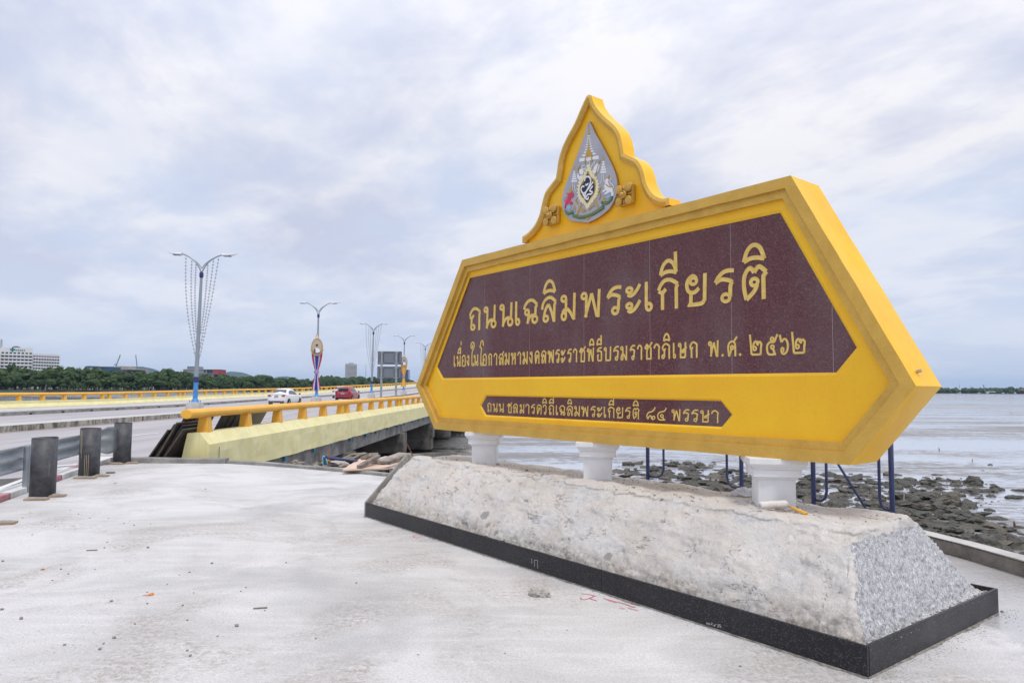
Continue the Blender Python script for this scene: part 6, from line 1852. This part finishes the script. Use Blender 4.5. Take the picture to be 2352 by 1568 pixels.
# ================================================================== scaffold frames behind the plinth
def pk(s_, d, z=0): q = NK + uK * s_ + nK * d; return Vector((q.x, q.y, z))
def on_d(px, d):
    """s on the line at depth d behind the plinth front, seen at view x"""
    t = (px - 1176) / FPX
    a = NK + nK * d
    return (a.x - t * a.y) / (cos(TH) + t * sin(TH))
def scaff(pm0, pi0, pm1, pi1, zj, label, d=2.38, brace=None):
    r = empty('scaffold_frame', (0, 0, 0), 0, label, 'scaffold', 'blue scaffold frames behind the sign')
    for k_, (pm, pi_) in enumerate(((pm0, pi0), (pm1, pi1))):
        a = pk(on_d(pm, d), d); b = pk(on_d(pi_, d), d)
        MB().tube([a, (a.x, a.y, 1.66)], .0225, 12).build('leg', navy, r, smooth=True)
        z0 = zj
        q = [(b.x, b.y, 1.66), (b.x, b.y, z0 + .10), (lerp(b.x, a.x, .12), lerp(b.y, a.y, .12), z0 + .03), (lerp(b.x, a.x, .4), lerp(b.y, a.y, .4), z0), (a.x, a.y, z0)]
        MB().tube(q, .0135, 10).build('inner_tube', navy, r, smooth=True)
    a, b = pk(on_d(pm0, d), d, 1.62), pk(on_d(pm1, d), d, 1.62)
    MB().tube([a, b], .0225, 12).build('top_bar', navy, r, smooth=True)
    if brace:
        (x0_, z0_), (x1_, z1_) = brace
        MB().tube([pk(on_d(x0_, d + .1), d + .1, z0_), pk(on_d(x1_, d + .1), d + .1, z1_)], .012, 8).build('brace', navy, r, smooth=True)
    return r
scaff(1487, 1523, 1700, 1667, .62, 'blue tubular scaffold frame behind the sign, between the middle and right columns')
scaff(1863, 1893, 2041, 2013, .60, 'blue tubular scaffold frame with a diagonal brace, behind the right end of the sign', d=2.38, brace=((1872, 1.28), (2000, .45)))

# ================================================================== paint roller on the plinth
def pz_top(x, y):
    q = Vector((x, y, 0)) - NK; s_, d = q.dot(uK), q.dot(nK)
    return pz(s_, d)[0] + .006
ra, rb = gp(1745, 1172, .745), gp(1803, 1168, .745)
ax = (rb - ra); L_ = ax.length * 1.05; ang = atan2(ax.y, ax.x)
rl_ = empty('paint_roller', (ra.x, ra.y, pz_top(ra.x, ra.y)), ang, 'paint roller with white sleeve and yellow handle lying at the foot of the right column', 'paint roller')
RR = .030
Mx = Matrix.Translation((0, 0, RR)) @ Matrix.Rotation(pi / 2, 4, 'Y')
fleece = mat('roller_fleece', (.72, .71, .69), .95, col2=(.60, .56, .52), sc=12, bump=1.0, bsc=90, bd=.004)
MB().lathe([(RR * .55, 0), (RR * .92, .002), (RR, .010), (RR, L_ - .012), (RR * .92, L_ - .002), (RR * .6, L_)], 28, M=Mx).build('sleeve', fleece, rl_, smooth=True)
MB().lathe([(RR * .50, -.003), (RR * .50, .004)], 18, M=Mx).build('end_cap', mat('cap_grey', (.42, .42, .43), .7), rl_)
hb = gp(1852, 1180, .76)
Ri = Matrix.Rotation(-ang, 4, 'Z')
def rloc(p): q = Ri @ (Vector(p) - Vector((ra.x, ra.y, 0))); return Vector((q.x, q.y, q.z - rl_.location.z))
h0 = rloc(gp(1812, 1162, .76)); h1 = rloc(hb)
MB().tube([(L_, 0, RR), (L_ + .012, -.004, RR), h0 + Vector((-.01, .012, .0)), h0], .0032, 6).build('wire_frame', chrome, rl_, smooth=True)
hp = [h0 + (h1 - h0) * t for t in (0, .12, .3, .6, .9, 1.0)]
MB().tube(hp, [.006, .0085, .012, .0125, .0135, .0135], 14).build('handle', mat('yellow_plastic', (.85, .43, .012), .3), rl_, smooth=True)
MB().tube([hp[-1] - (h1 - h0) * .02, hp[-1] + (h1 - h0) * .004], .010, 12).build('handle_socket', mat('handle_socket_orange', (.55, .25, .01), .4), rl_)
# tangle of tie wire, plastic bag
rg = random.Random(12)
tw = empty('tie_wire', (0, 0, 0), 0, 'small tangle of rusty tie wire under the paint roller handle', 'wire')
for k_ in range(7):
    c = gp(1752 + 9 * k_, 1170 + (k_ * 5) % 8, .742); zt_ = pz_top(c.x, c.y)
    pts = spline([(c.x + rg.uniform(-.05, .05), c.y + rg.uniform(-.04, .04), zt_ + rg.uniform(.002, .014)) for _ in range(4)], 5)
    MB().tube(pts, .0016, 5).build('wire', rust, tw)
wr = MB(); 
for k_ in range(3):
    c = gp(1698 + 4 * k_, 1146, .742); wr.tube([(c.x, c.y, pz_top(c.x, c.y)), (c.x + .01, c.y, pz_top(c.x, c.y) + .03), (c.x + .03, c.y + .01, pz_top(c.x, c.y) + .002)], .0014, 5)
tag(wr.build('wire_offcut', rust), 'short rusty wire offcuts beside the plastic bag left of the right column', 'wire')
def m_plastic():
    m, t, b, oc = newmat('clear_plastic'); b.inputs['Base Color'].default_value = (.75, .75, .80, 1); b.inputs['Roughness'].default_value = .18
    b.inputs['Alpha'].default_value = .62; return m
bm_ = bmesh.new(); bmesh.ops.create_icosphere(bm_, subdivisions=4, radius=.075)
for v in bm_.verts:
    f = 1 + .38 * noise.turbulence(v.co * 26, 3, True) - .15 + .5 * noise.fractal(v.co * 14, 1, 2, 3) * .5
    v.co = Vector((v.co.x * 1.5 * f, v.co.y * .9 * f, max(-.01, v.co.z * .75 * f)))
me = bpy.data.meshes.new('plastic_bag'); bm_.to_mesh(me); bm_.free(); me.materials.append(m_plastic())
o = link('plastic_bag', me); c = gp(1714, 1139, .745); o.location = (c.x + .02, c.y + .10, pz_top(c.x, c.y) + .005)
tag(o, 'crumpled clear plastic bag left of the right column', 'plastic bag')

# ================================================================== stones, chips, pebbles
def stone_mesh(name, seed, mt, sub=2, flat=.6, rough=.45):
    bm_ = bmesh.new(); bmesh.ops.create_icosphere(bm_, subdivisions=sub, radius=1)
    for v in bm_.verts:
        n_ = v.co.normalized()
        cell = noise.voronoi(n_ * 1.6 + Vector((seed, 0, 0)))[0][0]
        f = .72 + rough * cell + .22 * noise.fractal(n_ * 2.2 + Vector((0, seed, 0)), 1, 2, 3)
        v.co = Vector((n_.x * f, n_.y * f * .8, n_.z * f * flat))
    me = bpy.data.meshes.new(name); bm_.to_mesh(me); bm_.free(); me.materials.append(mt); return me
rocks = [stone_mesh('shore_rock', 3 + 1.7 * k_, rock_m if k_ % 3 else rock_m2, 2 if k_ < 6 else 3, .55 + .1 * (k_ % 3), .75) for k_ in range(9)]
peb = [stone_mesh('pebble', 30 + 1.3 * k_, pebble_m, 1, .7) for k_ in range(4)]
pebw = mat('pale_chip', (.50, .49, .47), .9)
def zbank(x, y):
    f = field(x, y)
    z = WZ - .30 + f * .30 + .17 * fb(x * 1.1, y * 1.1, 1) + .06 * fb(x * 4, y * 4, 2)
    k = max(0, 1 - sqrt((x + 3.9) ** 2 + ((y - 15.4) * .9) ** 2) / 2.7)
    return max(z, lerp(WZ - .3, -.12, min(1, k * 1.9)) + .10 * fb(x * 2, y * 2, 4))
rg = random.Random(21)
cand = []
tries = 0
while len(cand) < 1900 and tries < 30000:
    tries += 1
    px_, py_ = rg.uniform(1385, 2352), rg.uniform(1056, 1300)
    q = gp(px_, py_, WZ)
    f = field(q.x, q.y)
    if rg.random() > f * .95 + .010: continue
    big = rg.random()
    r = .06 + .36 * big ** 4.2
    if f < .4: r = min(r, .24)
    cand.append((q.x, q.y, r, px_, py_))
cand.sort(key=lambda c: -c[2] / c[1])
GR = 'dark wet rocks on the shore below the sea wall'
for k_, (x, y, r, px_, py_) in enumerate(cand[:285]):
    o = bpy.data.objects.new('shore_rock', rocks[k_ % 9]); COL.objects.link(o)
    z = max(zbank(x, y), WZ - .04)
    o.location = (x, y, z + r * .10); o.scale = (r * rg.uniform(.9, 1.35), r * rg.uniform(.8, 1.2), r * rg.uniform(.32, .85)); o.rotation_euler = (rg.uniform(-.3, .3), rg.uniform(-.3, .3), rg.random() * 6.28)
    tag(o, ('dark wet rock' if k_ % 9 % 3 else 'brown rock') + ' lying among many on the muddy shore below the sea wall', 'rock', GR if k_ % 9 % 3 else 'brown rocks on the shore below the sea wall')
def scatter_mesh(name, items, meshes, mt):
    m_ = MB()
    for (x, y, z, r, k_) in items:
        me = meshes[k_ % len(meshes)]
        M_ = Matrix.Translation((x, y, z)) @ Matrix.Rotation(rg.random() * 6.28, 4, 'Z') @ Matrix.Diagonal((r * rg.uniform(.8, 1.3), r * rg.uniform(.8, 1.2), r * rg.uniform(.5, .9), 1))
        m_.add([v.co for v in me.vertices], [tuple(p.vertices) for p in me.polygons], 0, M_)
    return m_.build(name, mt)
o = scatter_mesh('shore_rubble', [(x, y, max(zbank(x, y), WZ - .03) + .02, r * 1.0, k_) for k_, (x, y, r, _, _) in enumerate(cand[285:])], [rocks[0], rocks[1], rocks[2]], rock_m)
tag(o, 'small dark rubble strewn between the shore rocks', kind='stuff')
# loose stones on the forecourt, each where the photograph shows one: (view px, size m)
spots = [(140, 1307, .022), (157, 1318, .02), (6, 1289, .03), (120, 1333, .018), (128, 1209, .02), (95, 1199, .018), (180, 1181, .02), (161, 1171, .018), (69, 1177, .018), (74, 1228, .02), (52, 1189, .02),
         (240, 1258, .022), (206, 1190, .018), (285, 1202, .018), (308, 1206, .025), (298, 1196, .015), (346, 1203, .018), (249, 1190, .016), (188, 1184, .014), (340, 1258, .035), (264, 1257, .014), (282, 1254, .016),
         (246, 1245, .02), (218, 1307, .016), (435, 1314, .022), (412, 1320, .014), (384, 1342, .018), (486, 1294, .03), (565, 1349, .02), (657, 1292, .02), (628, 1196, .018), (553, 1358, .018), (256, 1381, .03), (338, 1386, .02),
         (338, 1360, .016), (420, 1390, .022), (445, 1361, .015), (4, 1400, .03), (49, 1421, .035), (149, 1481, .022), (229, 1491, .028), (262, 1465, .03), (238, 1478, .018), (544, 1438, .035), (430, 1494, .02), (437, 1506, .025),
         (310, 1433, .018), (608, 1402, .016), (430, 1424, .02), (500, 1461, .016), (725, 1466, .016), (818, 1339, .02), (1000, 1350, .012), (960, 1503, .012), (1123, 1356, .012), (1302, 1447, .012), (890, 1290, .016),
         (2302, 1405, .03), (1700, 1530, .018), (1160, 1500, .014), (472, 1123, .028)]
for k_, (a, b, r) in enumerate(spots):
    q = gp(a, b, 0); o = bpy.data.objects.new('pebble', peb[k_ % 4]); COL.objects.link(o)
    o.location = (q.x, q.y, r * .22); o.scale = (r * .52, r * .5, r * .45); o.rotation_euler = (0, 0, k_ * 1.3)
    if r >= .028: tag(o, 'larger grey pebble ' + {6: 'at the left edge of the forecourt, below the wood splinter', 340: 'straight above the orange scrap', 486: 'right of the orange scrap and above it', 256: 'just left of and below the orange scrap', 4: 'at the left edge of the forecourt, near the bottom corner', 49: 'alone in the lower left corner of the forecourt', 229: 'right in the bottom left stains, above the frame edge', 262: 'in the middle of the lower left brown scuffs', 544: 'below the grey wood splinter, towards the bottom', 2302: 'against the far right corner of the black kerb', 472: 'near the upstand in front of the yellow parapet end'}.get(a, 'on the forecourt'), 'pebble', 'loose pebbles on the forecourt')
    else: tag(o, 'small grey pebble lying loose on the pale forecourt concrete', 'pebble', 'small loose pebbles on the forecourt')
items = []
for k_ in range(2600):
    a, b = rg.uniform(-10, 2352), rg.uniform(1090, 1568)
    q = gp(a, b, 0)
    rel = q - NK; s_, d = rel.dot(uK), rel.dot(nK)
    if -.03 < s_ < LK + .05 and -.02 < d < WK + .03: continue
    if not inpoly(q.x, q.y, poly): continue
    near = d < 0 and d > -.35
    if fb(q.x * .8, q.y * .8, 3) < .0 and not near: continue
    items.append((q.x, q.y, .001, rg.uniform(.0018, .0052), k_))
for k_ in range(900):       # grit along the foot of the granite
    s_ = rg.uniform(-.1, LK); d = -abs(rg.gauss(0, .035)) - .003
    if rg.random() < .45: s_, d = -abs(rg.gauss(0, .07)) - .004, rg.uniform(0, WK + .2)
    q = pk(s_, d); items.append((q.x, q.y, .001, rg.uniform(.002, .006), k_))
tag(scatter_mesh('gravel', items, peb[:2], mat('grit_grey', (.36, .35, .34), .9)), 'fine grit and mortar crumbs on the forecourt', kind='stuff')
# chips on top of the plinth
items = []
for k_ in range(520):
    s_, d = rg.uniform(.35, 6.3), rg.uniform(.55, 1.36)
    if rg.random() < .4: s_ = rg.gauss(2.4, .8)
    if not .3 < s_ < 6.35: continue
    q = pk(s_, d); items.append((q.x, q.y, pz(s_, d)[0] + .009, rg.uniform(.003, .011), k_))
for k_ in range(420):       # rubble in the gutter behind the black edging
    s_ = rg.uniform(.03, 6.3); d = rg.uniform(.026, .06)
    if rg.random() < .35: s_, d = rg.uniform(.026, .06), rg.uniform(.03, 1.95)
    q = pk(s_, d); items.append((q.x, q.y, .16 + rg.uniform(-.01, .012), rg.uniform(.005, .014), k_))
tag(scatter_mesh('mortar_rubble', items, peb[:3], mat('mortar_chips', (.33, .32, .30), .9, col2=(.22, .20, .18), sc=9)), 'mortar chips scattered over the top and foot of the plinth', kind='stuff')
chips = [(1143, 1067, .05), (1209, 1078, .055), (1246, 1088, .05), (1318, 1105, .03), (1455, 1119, .05), (1520, 1141, .035), (1550, 1135, .03), (1562, 1143, .03), (1604, 1158, .035), (1590, 1150, .03), (1050, 1055, .04), (1610, 1148, .025)]
ch = [stone_mesh('chip', 60 + k_, pebble_m, 1, .35) for k_ in range(3)]
for k_, (a, b, r) in enumerate(chips):
    q = gp(a, b, .745); o = bpy.data.objects.new('mortar_chip', ch[k_ % 3]); COL.objects.link(o)
    o.location = (q.x, q.y, pz_top(q.x, q.y) + .004); o.scale = (r * .6, r * .5, r * .5); o.rotation_euler = (.1, .1, k_ * 2.1)
    tag(o, 'flat grey chip of mortar lying on top of the plinth', 'mortar chip', 'mortar chips on top of the plinth')
# the broken lump of concrete in front of the kerb
bm_ = bmesh.new(); bmesh.ops.create_icosphere(bm_, subdivisions=4, radius=1)
for v in bm_.verts:
    n_ = v.co.normalized(); f = .62 + .55 * noise.voronoi(n_ * 1.5 + Vector((4.2, 1, 0)))[0][0] + .16 * noise.fractal(n_ * 4, 1, 2, 4)
    v.co = Vector((n_.x * f * 1.25, n_.y * f * .8, max(-.25, n_.z * f * .75)))
me = bpy.data.meshes.new('concrete_lump'); bm_.to_mesh(me); bm_.free(); me.materials.append(mat('lump_concrete', (.40, .39, .385), .85, col2=(.58, .53, .47), sc=5, bump=.8, bsc=30))
o = link('concrete_lump', me); q = gp(1240, 1370, 0); o.location = (q.x, q.y + .03, .018); o.scale = (.078, .07, .062); o.rotation_euler = (0, 0, -.3)
tag(o, 'broken lump of grey concrete lying before the black kerb', 'rubble')
# orange petal-like scrap, wood splinters
m_ = MB()
q = gp(341, 1367, 0)
pts = [(-.075, -.02, .003), (-.03, .0, .006), (.0, .028, .02), (.035, .035, .03), (.07, .02, .012), (.05, -.005, .010), (.0, -.02, .016)]
m_.add(pts + [(0.01, .005, .022)], [(0, 1, 7), (1, 2, 7), (2, 3, 7), (3, 4, 7), (4, 5, 7), (5, 6, 7), (6, 0, 7)])
o = m_.build('orange_scrap', mat('orange_scrap', (.75, .21, .03), .6), None, smooth=True); o.location = q; o.scale = (.62, .62, .62)
sm = o.modifiers.new('t', 'SOLIDIFY'); sm.thickness = .002
tag(o, 'crumpled orange scrap lying alone on the forecourt', 'litter')
for a, b, L_, rz_, mt_, lab in ((598, 1397, .10, .25, wood_grey, 'grey splinter of wood on the forecourt, right of the orange scrap'), (211, 1292 - 28, .10, .2, wood_grey, 'thin splinter of wood on the forecourt left of the orange scrap'),
                                (264, 1110, .05, .1, mat('small_orange_chip', (.5, .2, .08), .8), 'tiny orange chip on the forecourt near the bollards'), (98, 1306 + 2, .03, .1, mat('small_orange_chip', (.5, .2, .08), .8), 'tiny red-brown chip at the left of the forecourt'),
                                (842, 1188, .07, .0, wood, 'small brown wood chip at the left corner of the black kerb')):
    q = gp(a, b, 0); o = MB().box((0, 0, .006), (L_, .012, .009)).build('wood_splinter', mt_, None, bevel=.002); o.location = q; o.rotation_euler = (0, 0, rz_); tag(o, lab, 'splinter')
for a, b, lab in ((442, 1086, 'farther flat black pipe offcut near the middle bollard'), (426, 1093, 'nearer flat black pipe offcut near the middle bollard')):
    q = gp(a * .8145 - 106 + 2, b - .5, 0) if False else gp((a - 442) + 250 + 4, b, 0); o = MB().lathe([(.055, 0), (.06, .018), (.03, .022)], 12).build('pipe_offcut', hdpe); o.location = q; o.scale = (1.5, 1, 1); tag(o, lab, 'pipe offcut')
# red paint marks on the ground
def gmark(name, lines, mt, w_, z, parent=None):
    m_ = MB()
    for k_, ln in enumerate(lines):
        q = [gp(a * SF, b * SF, z) for a, b in (spline(ln, 4) if len(ln) > 2 else ln)]; n = len(q)
        for i in range(n):
            a, b = q[max(i - 1, 0)], q[min(i + 1, n - 1)]; t = (b - a).normalized(); nn = Vector((-t.y, t.x, 0)) * w_ / 2
            m_.v += [tuple(q[i] + nn + Vector((0, 0, .0005 * k_))), tuple(q[i] - nn + Vector((0, 0, .0005 * k_)))]
        b0 = len(m_.v) - 2 * n
        for i in range(n - 1): m_.f.append((b0 + 2 * i, b0 + 2 * i + 1, b0 + 2 * i + 3, b0 + 2 * i + 2)); m_.m.append(0)
    return m_.build(name, mt, parent)
k3 = lambda x, y: (2300 + x * .12755, 2350 + y * .12755)
red_p = mat('red_spray_paint', (.62, .06, .11), .7)
o = gmark('red_paint_mark', [[k3(210, 175), k3(450, 205), k3(680, 255)], [k3(600, 245), k3(450, 325), k3(300, 355), k3(190, 345), k3(180, 300)], [k3(450, 325), k3(690, 405)], [k3(890, 320), k3(1200, 410), k3(1500, 485), k3(1870, 615)], [k3(1000, 375), k3(1160, 420), k3(1300, 460)], [k3(1390, 630), k3(1570, 655)], [k3(1640, 625), k3(1990, 715)]], red_p, .008, .003)
tag(o, 'hand-drawn red paint marks on the concrete in front of the black kerb', 'paint mark')
o = gmark('small_red_mark', [[(1652, 2142), (1660, 2149), (1682, 2147)], [(1655, 2140), (1665, 2138)]], red_p, .010, .003)
tag(o, 'small red paint tick on the concrete near the left end of the kerb', 'paint mark')
# yellow paint spots and smear on the plaster: thin flakes standing a hair proud
yp = MB()
def flake(px_, py_, r):
    d = ray(px_, py_)
    t = 2.0
    for _ in range(900):
        p = CAMP + d * t; q = p - NK; s_, dd = q.dot(uK), q.dot(nK)
        if 0 < s_ < 6.4 and 0 < dd < 1.95 and p.z < pz(s_, dd)[0] + .016: break
        t += .01
    else: return
    p = CAMP + d * (t - .012)
    e = rg.uniform(0, 3)
    yp.add([tuple(p + _rt * r * cos(e + 1.26 * k_) * rg.uniform(.5, 1.2) + _up0 * r * sin(e + 1.26 * k_) * rg.uniform(.5, 1.2)) for k_ in range(5)], [tuple(range(5))])
for a, b, r in ((1046, 1078, .016), (1040, 1086, .02), (1034, 1092, .014), (1028, 1100, .018), (1022, 1108, .022), (1017, 1114, .014), (1750, 1285, .010), (1786, 1318, .010), (1762, 1292, .008), (1830, 1366, .008), (1420, 1110, .008), (1640, 1180, .007), (998, 1133, .010)): flake(a, b, r * .6)
tag(yp.build('yellow_paint_spots', mat('yellow_splash', (.66, .42, .12), .8)), 'yellow paint splashes on the plinth plaster', 'paint mark')
wp, yp = yp, MB()
for a, b, r in ((1890, 1224, .020), (1896, 1228, .012), (1690, 1151, .012), (1830, 1151 + 22, .014), (1838, 1170, .018), (1846, 1168, .012), (1772, 1305, .008), (1813, 1380, .008)): flake(a, b, r * .7)
tag(yp.build('white_paint_spots', mat('white_splash', (.80, .80, .80), .7)), 'white paint splashes on the right end of the plinth', 'paint mark')

# ================================================================== timber and debris behind the back edge
def plank(pts, w_, th, label, mt, name='timber_board', rz_=None):
    (a0, b0, z0), (a1, b1, z1) = pts
    A, B = gp(a0, b0, z0), gp(a1, b1, z1); d = B - A; L_ = d.length
    r = MB().box((L_ / 2, 0, 0), (L_, w_, th)).build(name, mt, None, bevel=.008)
    r.matrix_world = Matrix.Translation(A) @ d.to_track_quat('X', 'Z').to_matrix().to_4x4()
    tag(r, label, 'board', 'boards stacked behind the forecourt edge')
    return r
K4 = lambda x, y: ((1230 + x * .19133) * SF, (1740 + y * .19133) * SF)
# pink plywood sheet
c = [gp(*K4(730, 712), .10), gp(*K4(1880, 680), .10), gp(*K4(2130, 440), .12), gp(*K4(1090, 492), .11)]
m_ = MB(); m_.add([tuple(p) for p in c] + [tuple(p - Vector((0, 0, .03))) for p in c], [(0, 1, 2, 3), (7, 6, 5, 4), (0, 4, 5, 1), (1, 5, 6, 2), (2, 6, 7, 3), (3, 7, 4, 0)])
tag(m_.build('plywood_sheet', ply), 'pale pink plywood sheet lying behind the forecourt edge', 'plywood sheet')
plank(((*K4(1075, 665), .13), (*K4(1475, 440), .26)), .10, .07, 'brown timber lying aslant across the left of the plywood', wood_grey)
plank(((*K4(1520, 560), .16), (*K4(2000, 385), .26)), .22, .05, 'broad pale timber on the right of the plywood', mat('pale_timber', (.40, .34, .29), .85, col2=(.28, .23, .19), sc=5, fine=.2))
plank(((*K4(1660, 580), .20), (*K4(2150, 400), .28)), .11, .07, 'brown timber lying over the broad pale one', wood_grey)
plank(((*K4(1350, 548), .15), (*K4(1690, 458), .20)), .16, .04, 'grey-white plank in the middle of the plywood', conc_light)
plank(((*K4(1200, 480), .20), (*K4(1390, 400), .30)), .22, .07, 'stubby pale board standing up behind the plywood', mat('pale_timber', (.40, .34, .29)))
for a, b, r, lab in ((940, 450, .27, 'rounded brown boulder behind the plywood, before the dark bridge opening'), (580, 580, .17, 'pale pink lump of rubble left of the plywood'), (730, 560, .16, 'white-grey lump of rubble beside the pink one')):
    q = gp(*K4(a, b + 50), 0.0); o = bpy.data.objects.new('boulder', rocks[7].copy()); COL.objects.link(o)
    o.data.materials[0] = (mat('boulder_brown', (.25, .22, .18), .9, col2=(.17, .15, .12), sc=4) if r > .25 else mat('rubble_pale', (.48, .42, .38), .9, col2=(.3, .28, .25), sc=5))
    o.location = (q.x, q.y, .02); o.scale = (r * 1.1, r, r * (1.15 if r > .3 else .5)); o.rotation_euler = (.3, .2, a); tag(o, lab, 'boulder' if r > .3 else 'rubble')
items = []
for k_ in range(420):
    x, y = rg.uniform(-5.2, -3.0), rg.uniform(14.5, 17.0)
    if y < interp([(-6.2, 15.95), (-4.3, 15.1), (-2.3, 14)], x): continue
    items.append((x, y, zbank(x, y) + .02, rg.uniform(.02, .09), k_))
tag(scatter_mesh('rubble', items, peb[:3], mat('shore_debris', (.30, .26, .22), .9, col2=(.16, .13, .11), sc=6)), 'mixed rubble and dead leaves behind the forecourt edge', kind='stuff')
A, B = gp(*K4(380, 455), .25), gp(*K4(1050, 545), .10)
m_ = MB(); m_.tube([A, B], .028, 8); tag(m_.build('blue_pipe', navy), 'dark blue scaffold tube lying behind the forecourt edge', 'pipe')
m_ = MB(); m_.tube([A + Vector((.1, -.25, .0)), B + Vector((0, -.15, .02))], .024, 8); tag(m_.build('blue_pipe', navy), 'second dark blue tube lying just below the first', 'pipe')
st_ = gp(*K4(432, 672), .0); tp = at_y(*K4(465, 170), st_.y)
m_ = MB(); m_.tube([st_, lerp(st_, tp, .5) + Vector((.01, 0, 0)), tp], [.022, .018, .012], 6); o = m_.build('stick', mat('bamboo_stick', (.28, .15, .08), .9)); tag(o, 'thin brown stick standing upright behind the forecourt edge', 'stick')
m_ = MB(); m_.tube([lerp(st_, tp, .27), lerp(st_, tp, .38)], [.035, .026], 6); m_.build('orange_tape', mat('orange_tape', (.75, .25, .03), .6), o)
bp_ = [K4(325, 630), K4(318, 460), K4(355, 450), K4(390, 500), K4(425, 620)]
yb = gp(*bp_[0], 0).y - .05
fr_ = [at_y(a, b, yb) for a, b in bp_]
tnet = empty('netting', (0, 0, 0), 0, 'scrap of pale blue netting on a bent frame beside the upright stick', 'netting')
MB().tube(spline([tuple(p) for p in fr_], 5), .014, 6).build('frame', mat('pale_blue_cord', (.25, .48, .58), .6), tnet)
m_ = MB(); m_.add([tuple(p) for p in fr_], [tuple(range(5))]); m_.build('net', mat('teal_net', (.03, .12, .15), .8), tnet)
# rebar stub on the left shoulder of the plinth and sticks in the mud
p0 = pk(6.36, .62, .72); m_ = MB(); m_.tube([p0 + Vector((.03, 0, .03)), p0 + Vector((-.01, 0, .11)), p0 + Vector((-.06, 0, .20))], .008, 6)
tag(m_.build('rebar_stub', rust), 'rusty bent rebar stub sticking out of the left shoulder of the plinth', 'rebar')
F6 = lambda x, y: ((3300 + x * .4784) * SF, (1500 + y * .4784) * SF)
for k_, (x, y, h) in enumerate(((957, 632, 26), (1228, 722, 26), (1558, 326, 14), (655, 1085, 105), (1586, 1270, 50), (1205, 450, 6))):
    a, b = F6(x, y); q = gp(a, b, WZ); tp = at_y(a + (2 if k_ % 2 else -2), b - h * .4784 * SF, q.y)
    m_ = MB(); m_.tube([q - Vector((0, 0, .1)), lerp(q, tp, .6) + Vector((.01, 0, 0)), tp], [.045, .033, .018], 5)
    tag(m_.build('mud_stick', bark if k_ % 2 else rust), ('pale stick standing in shallow water right of the sign corner', 'stick with a forked top in the shallow water beyond the rocks', 'far dark stub in the mudflat at the right edge', 'thin dark stick rising among the rocks behind the scaffold', 'crossed dark branch in the water at the right edge', 'small far twig in the mudflat near the yellow corner')[k_], 'stick', 'sticks standing in the mud')

# ================================================================== air
hz_m = bpy.data.materials.new('haze'); hz_m.use_nodes = True; t_ = hz_m.node_tree; t_.nodes.clear()
pv_ = t_.nodes.new('ShaderNodeVolumePrincipled'); pv_.inputs['Color'].default_value = (.45, .68, 1.0, 1); pv_.inputs['Density'].default_value = 4.5e-5
ou_ = t_.nodes.new('ShaderNodeOutputMaterial'); t_.links.new(pv_.outputs[0], ou_.inputs['Volume'])
HAZE_ON = True
if HAZE_ON:
    o = MB().box((0, 6000, 120), (30000, 20000, 260)).build('haze', hz_m); tag(o, 'thin blue air', kind='stuff')
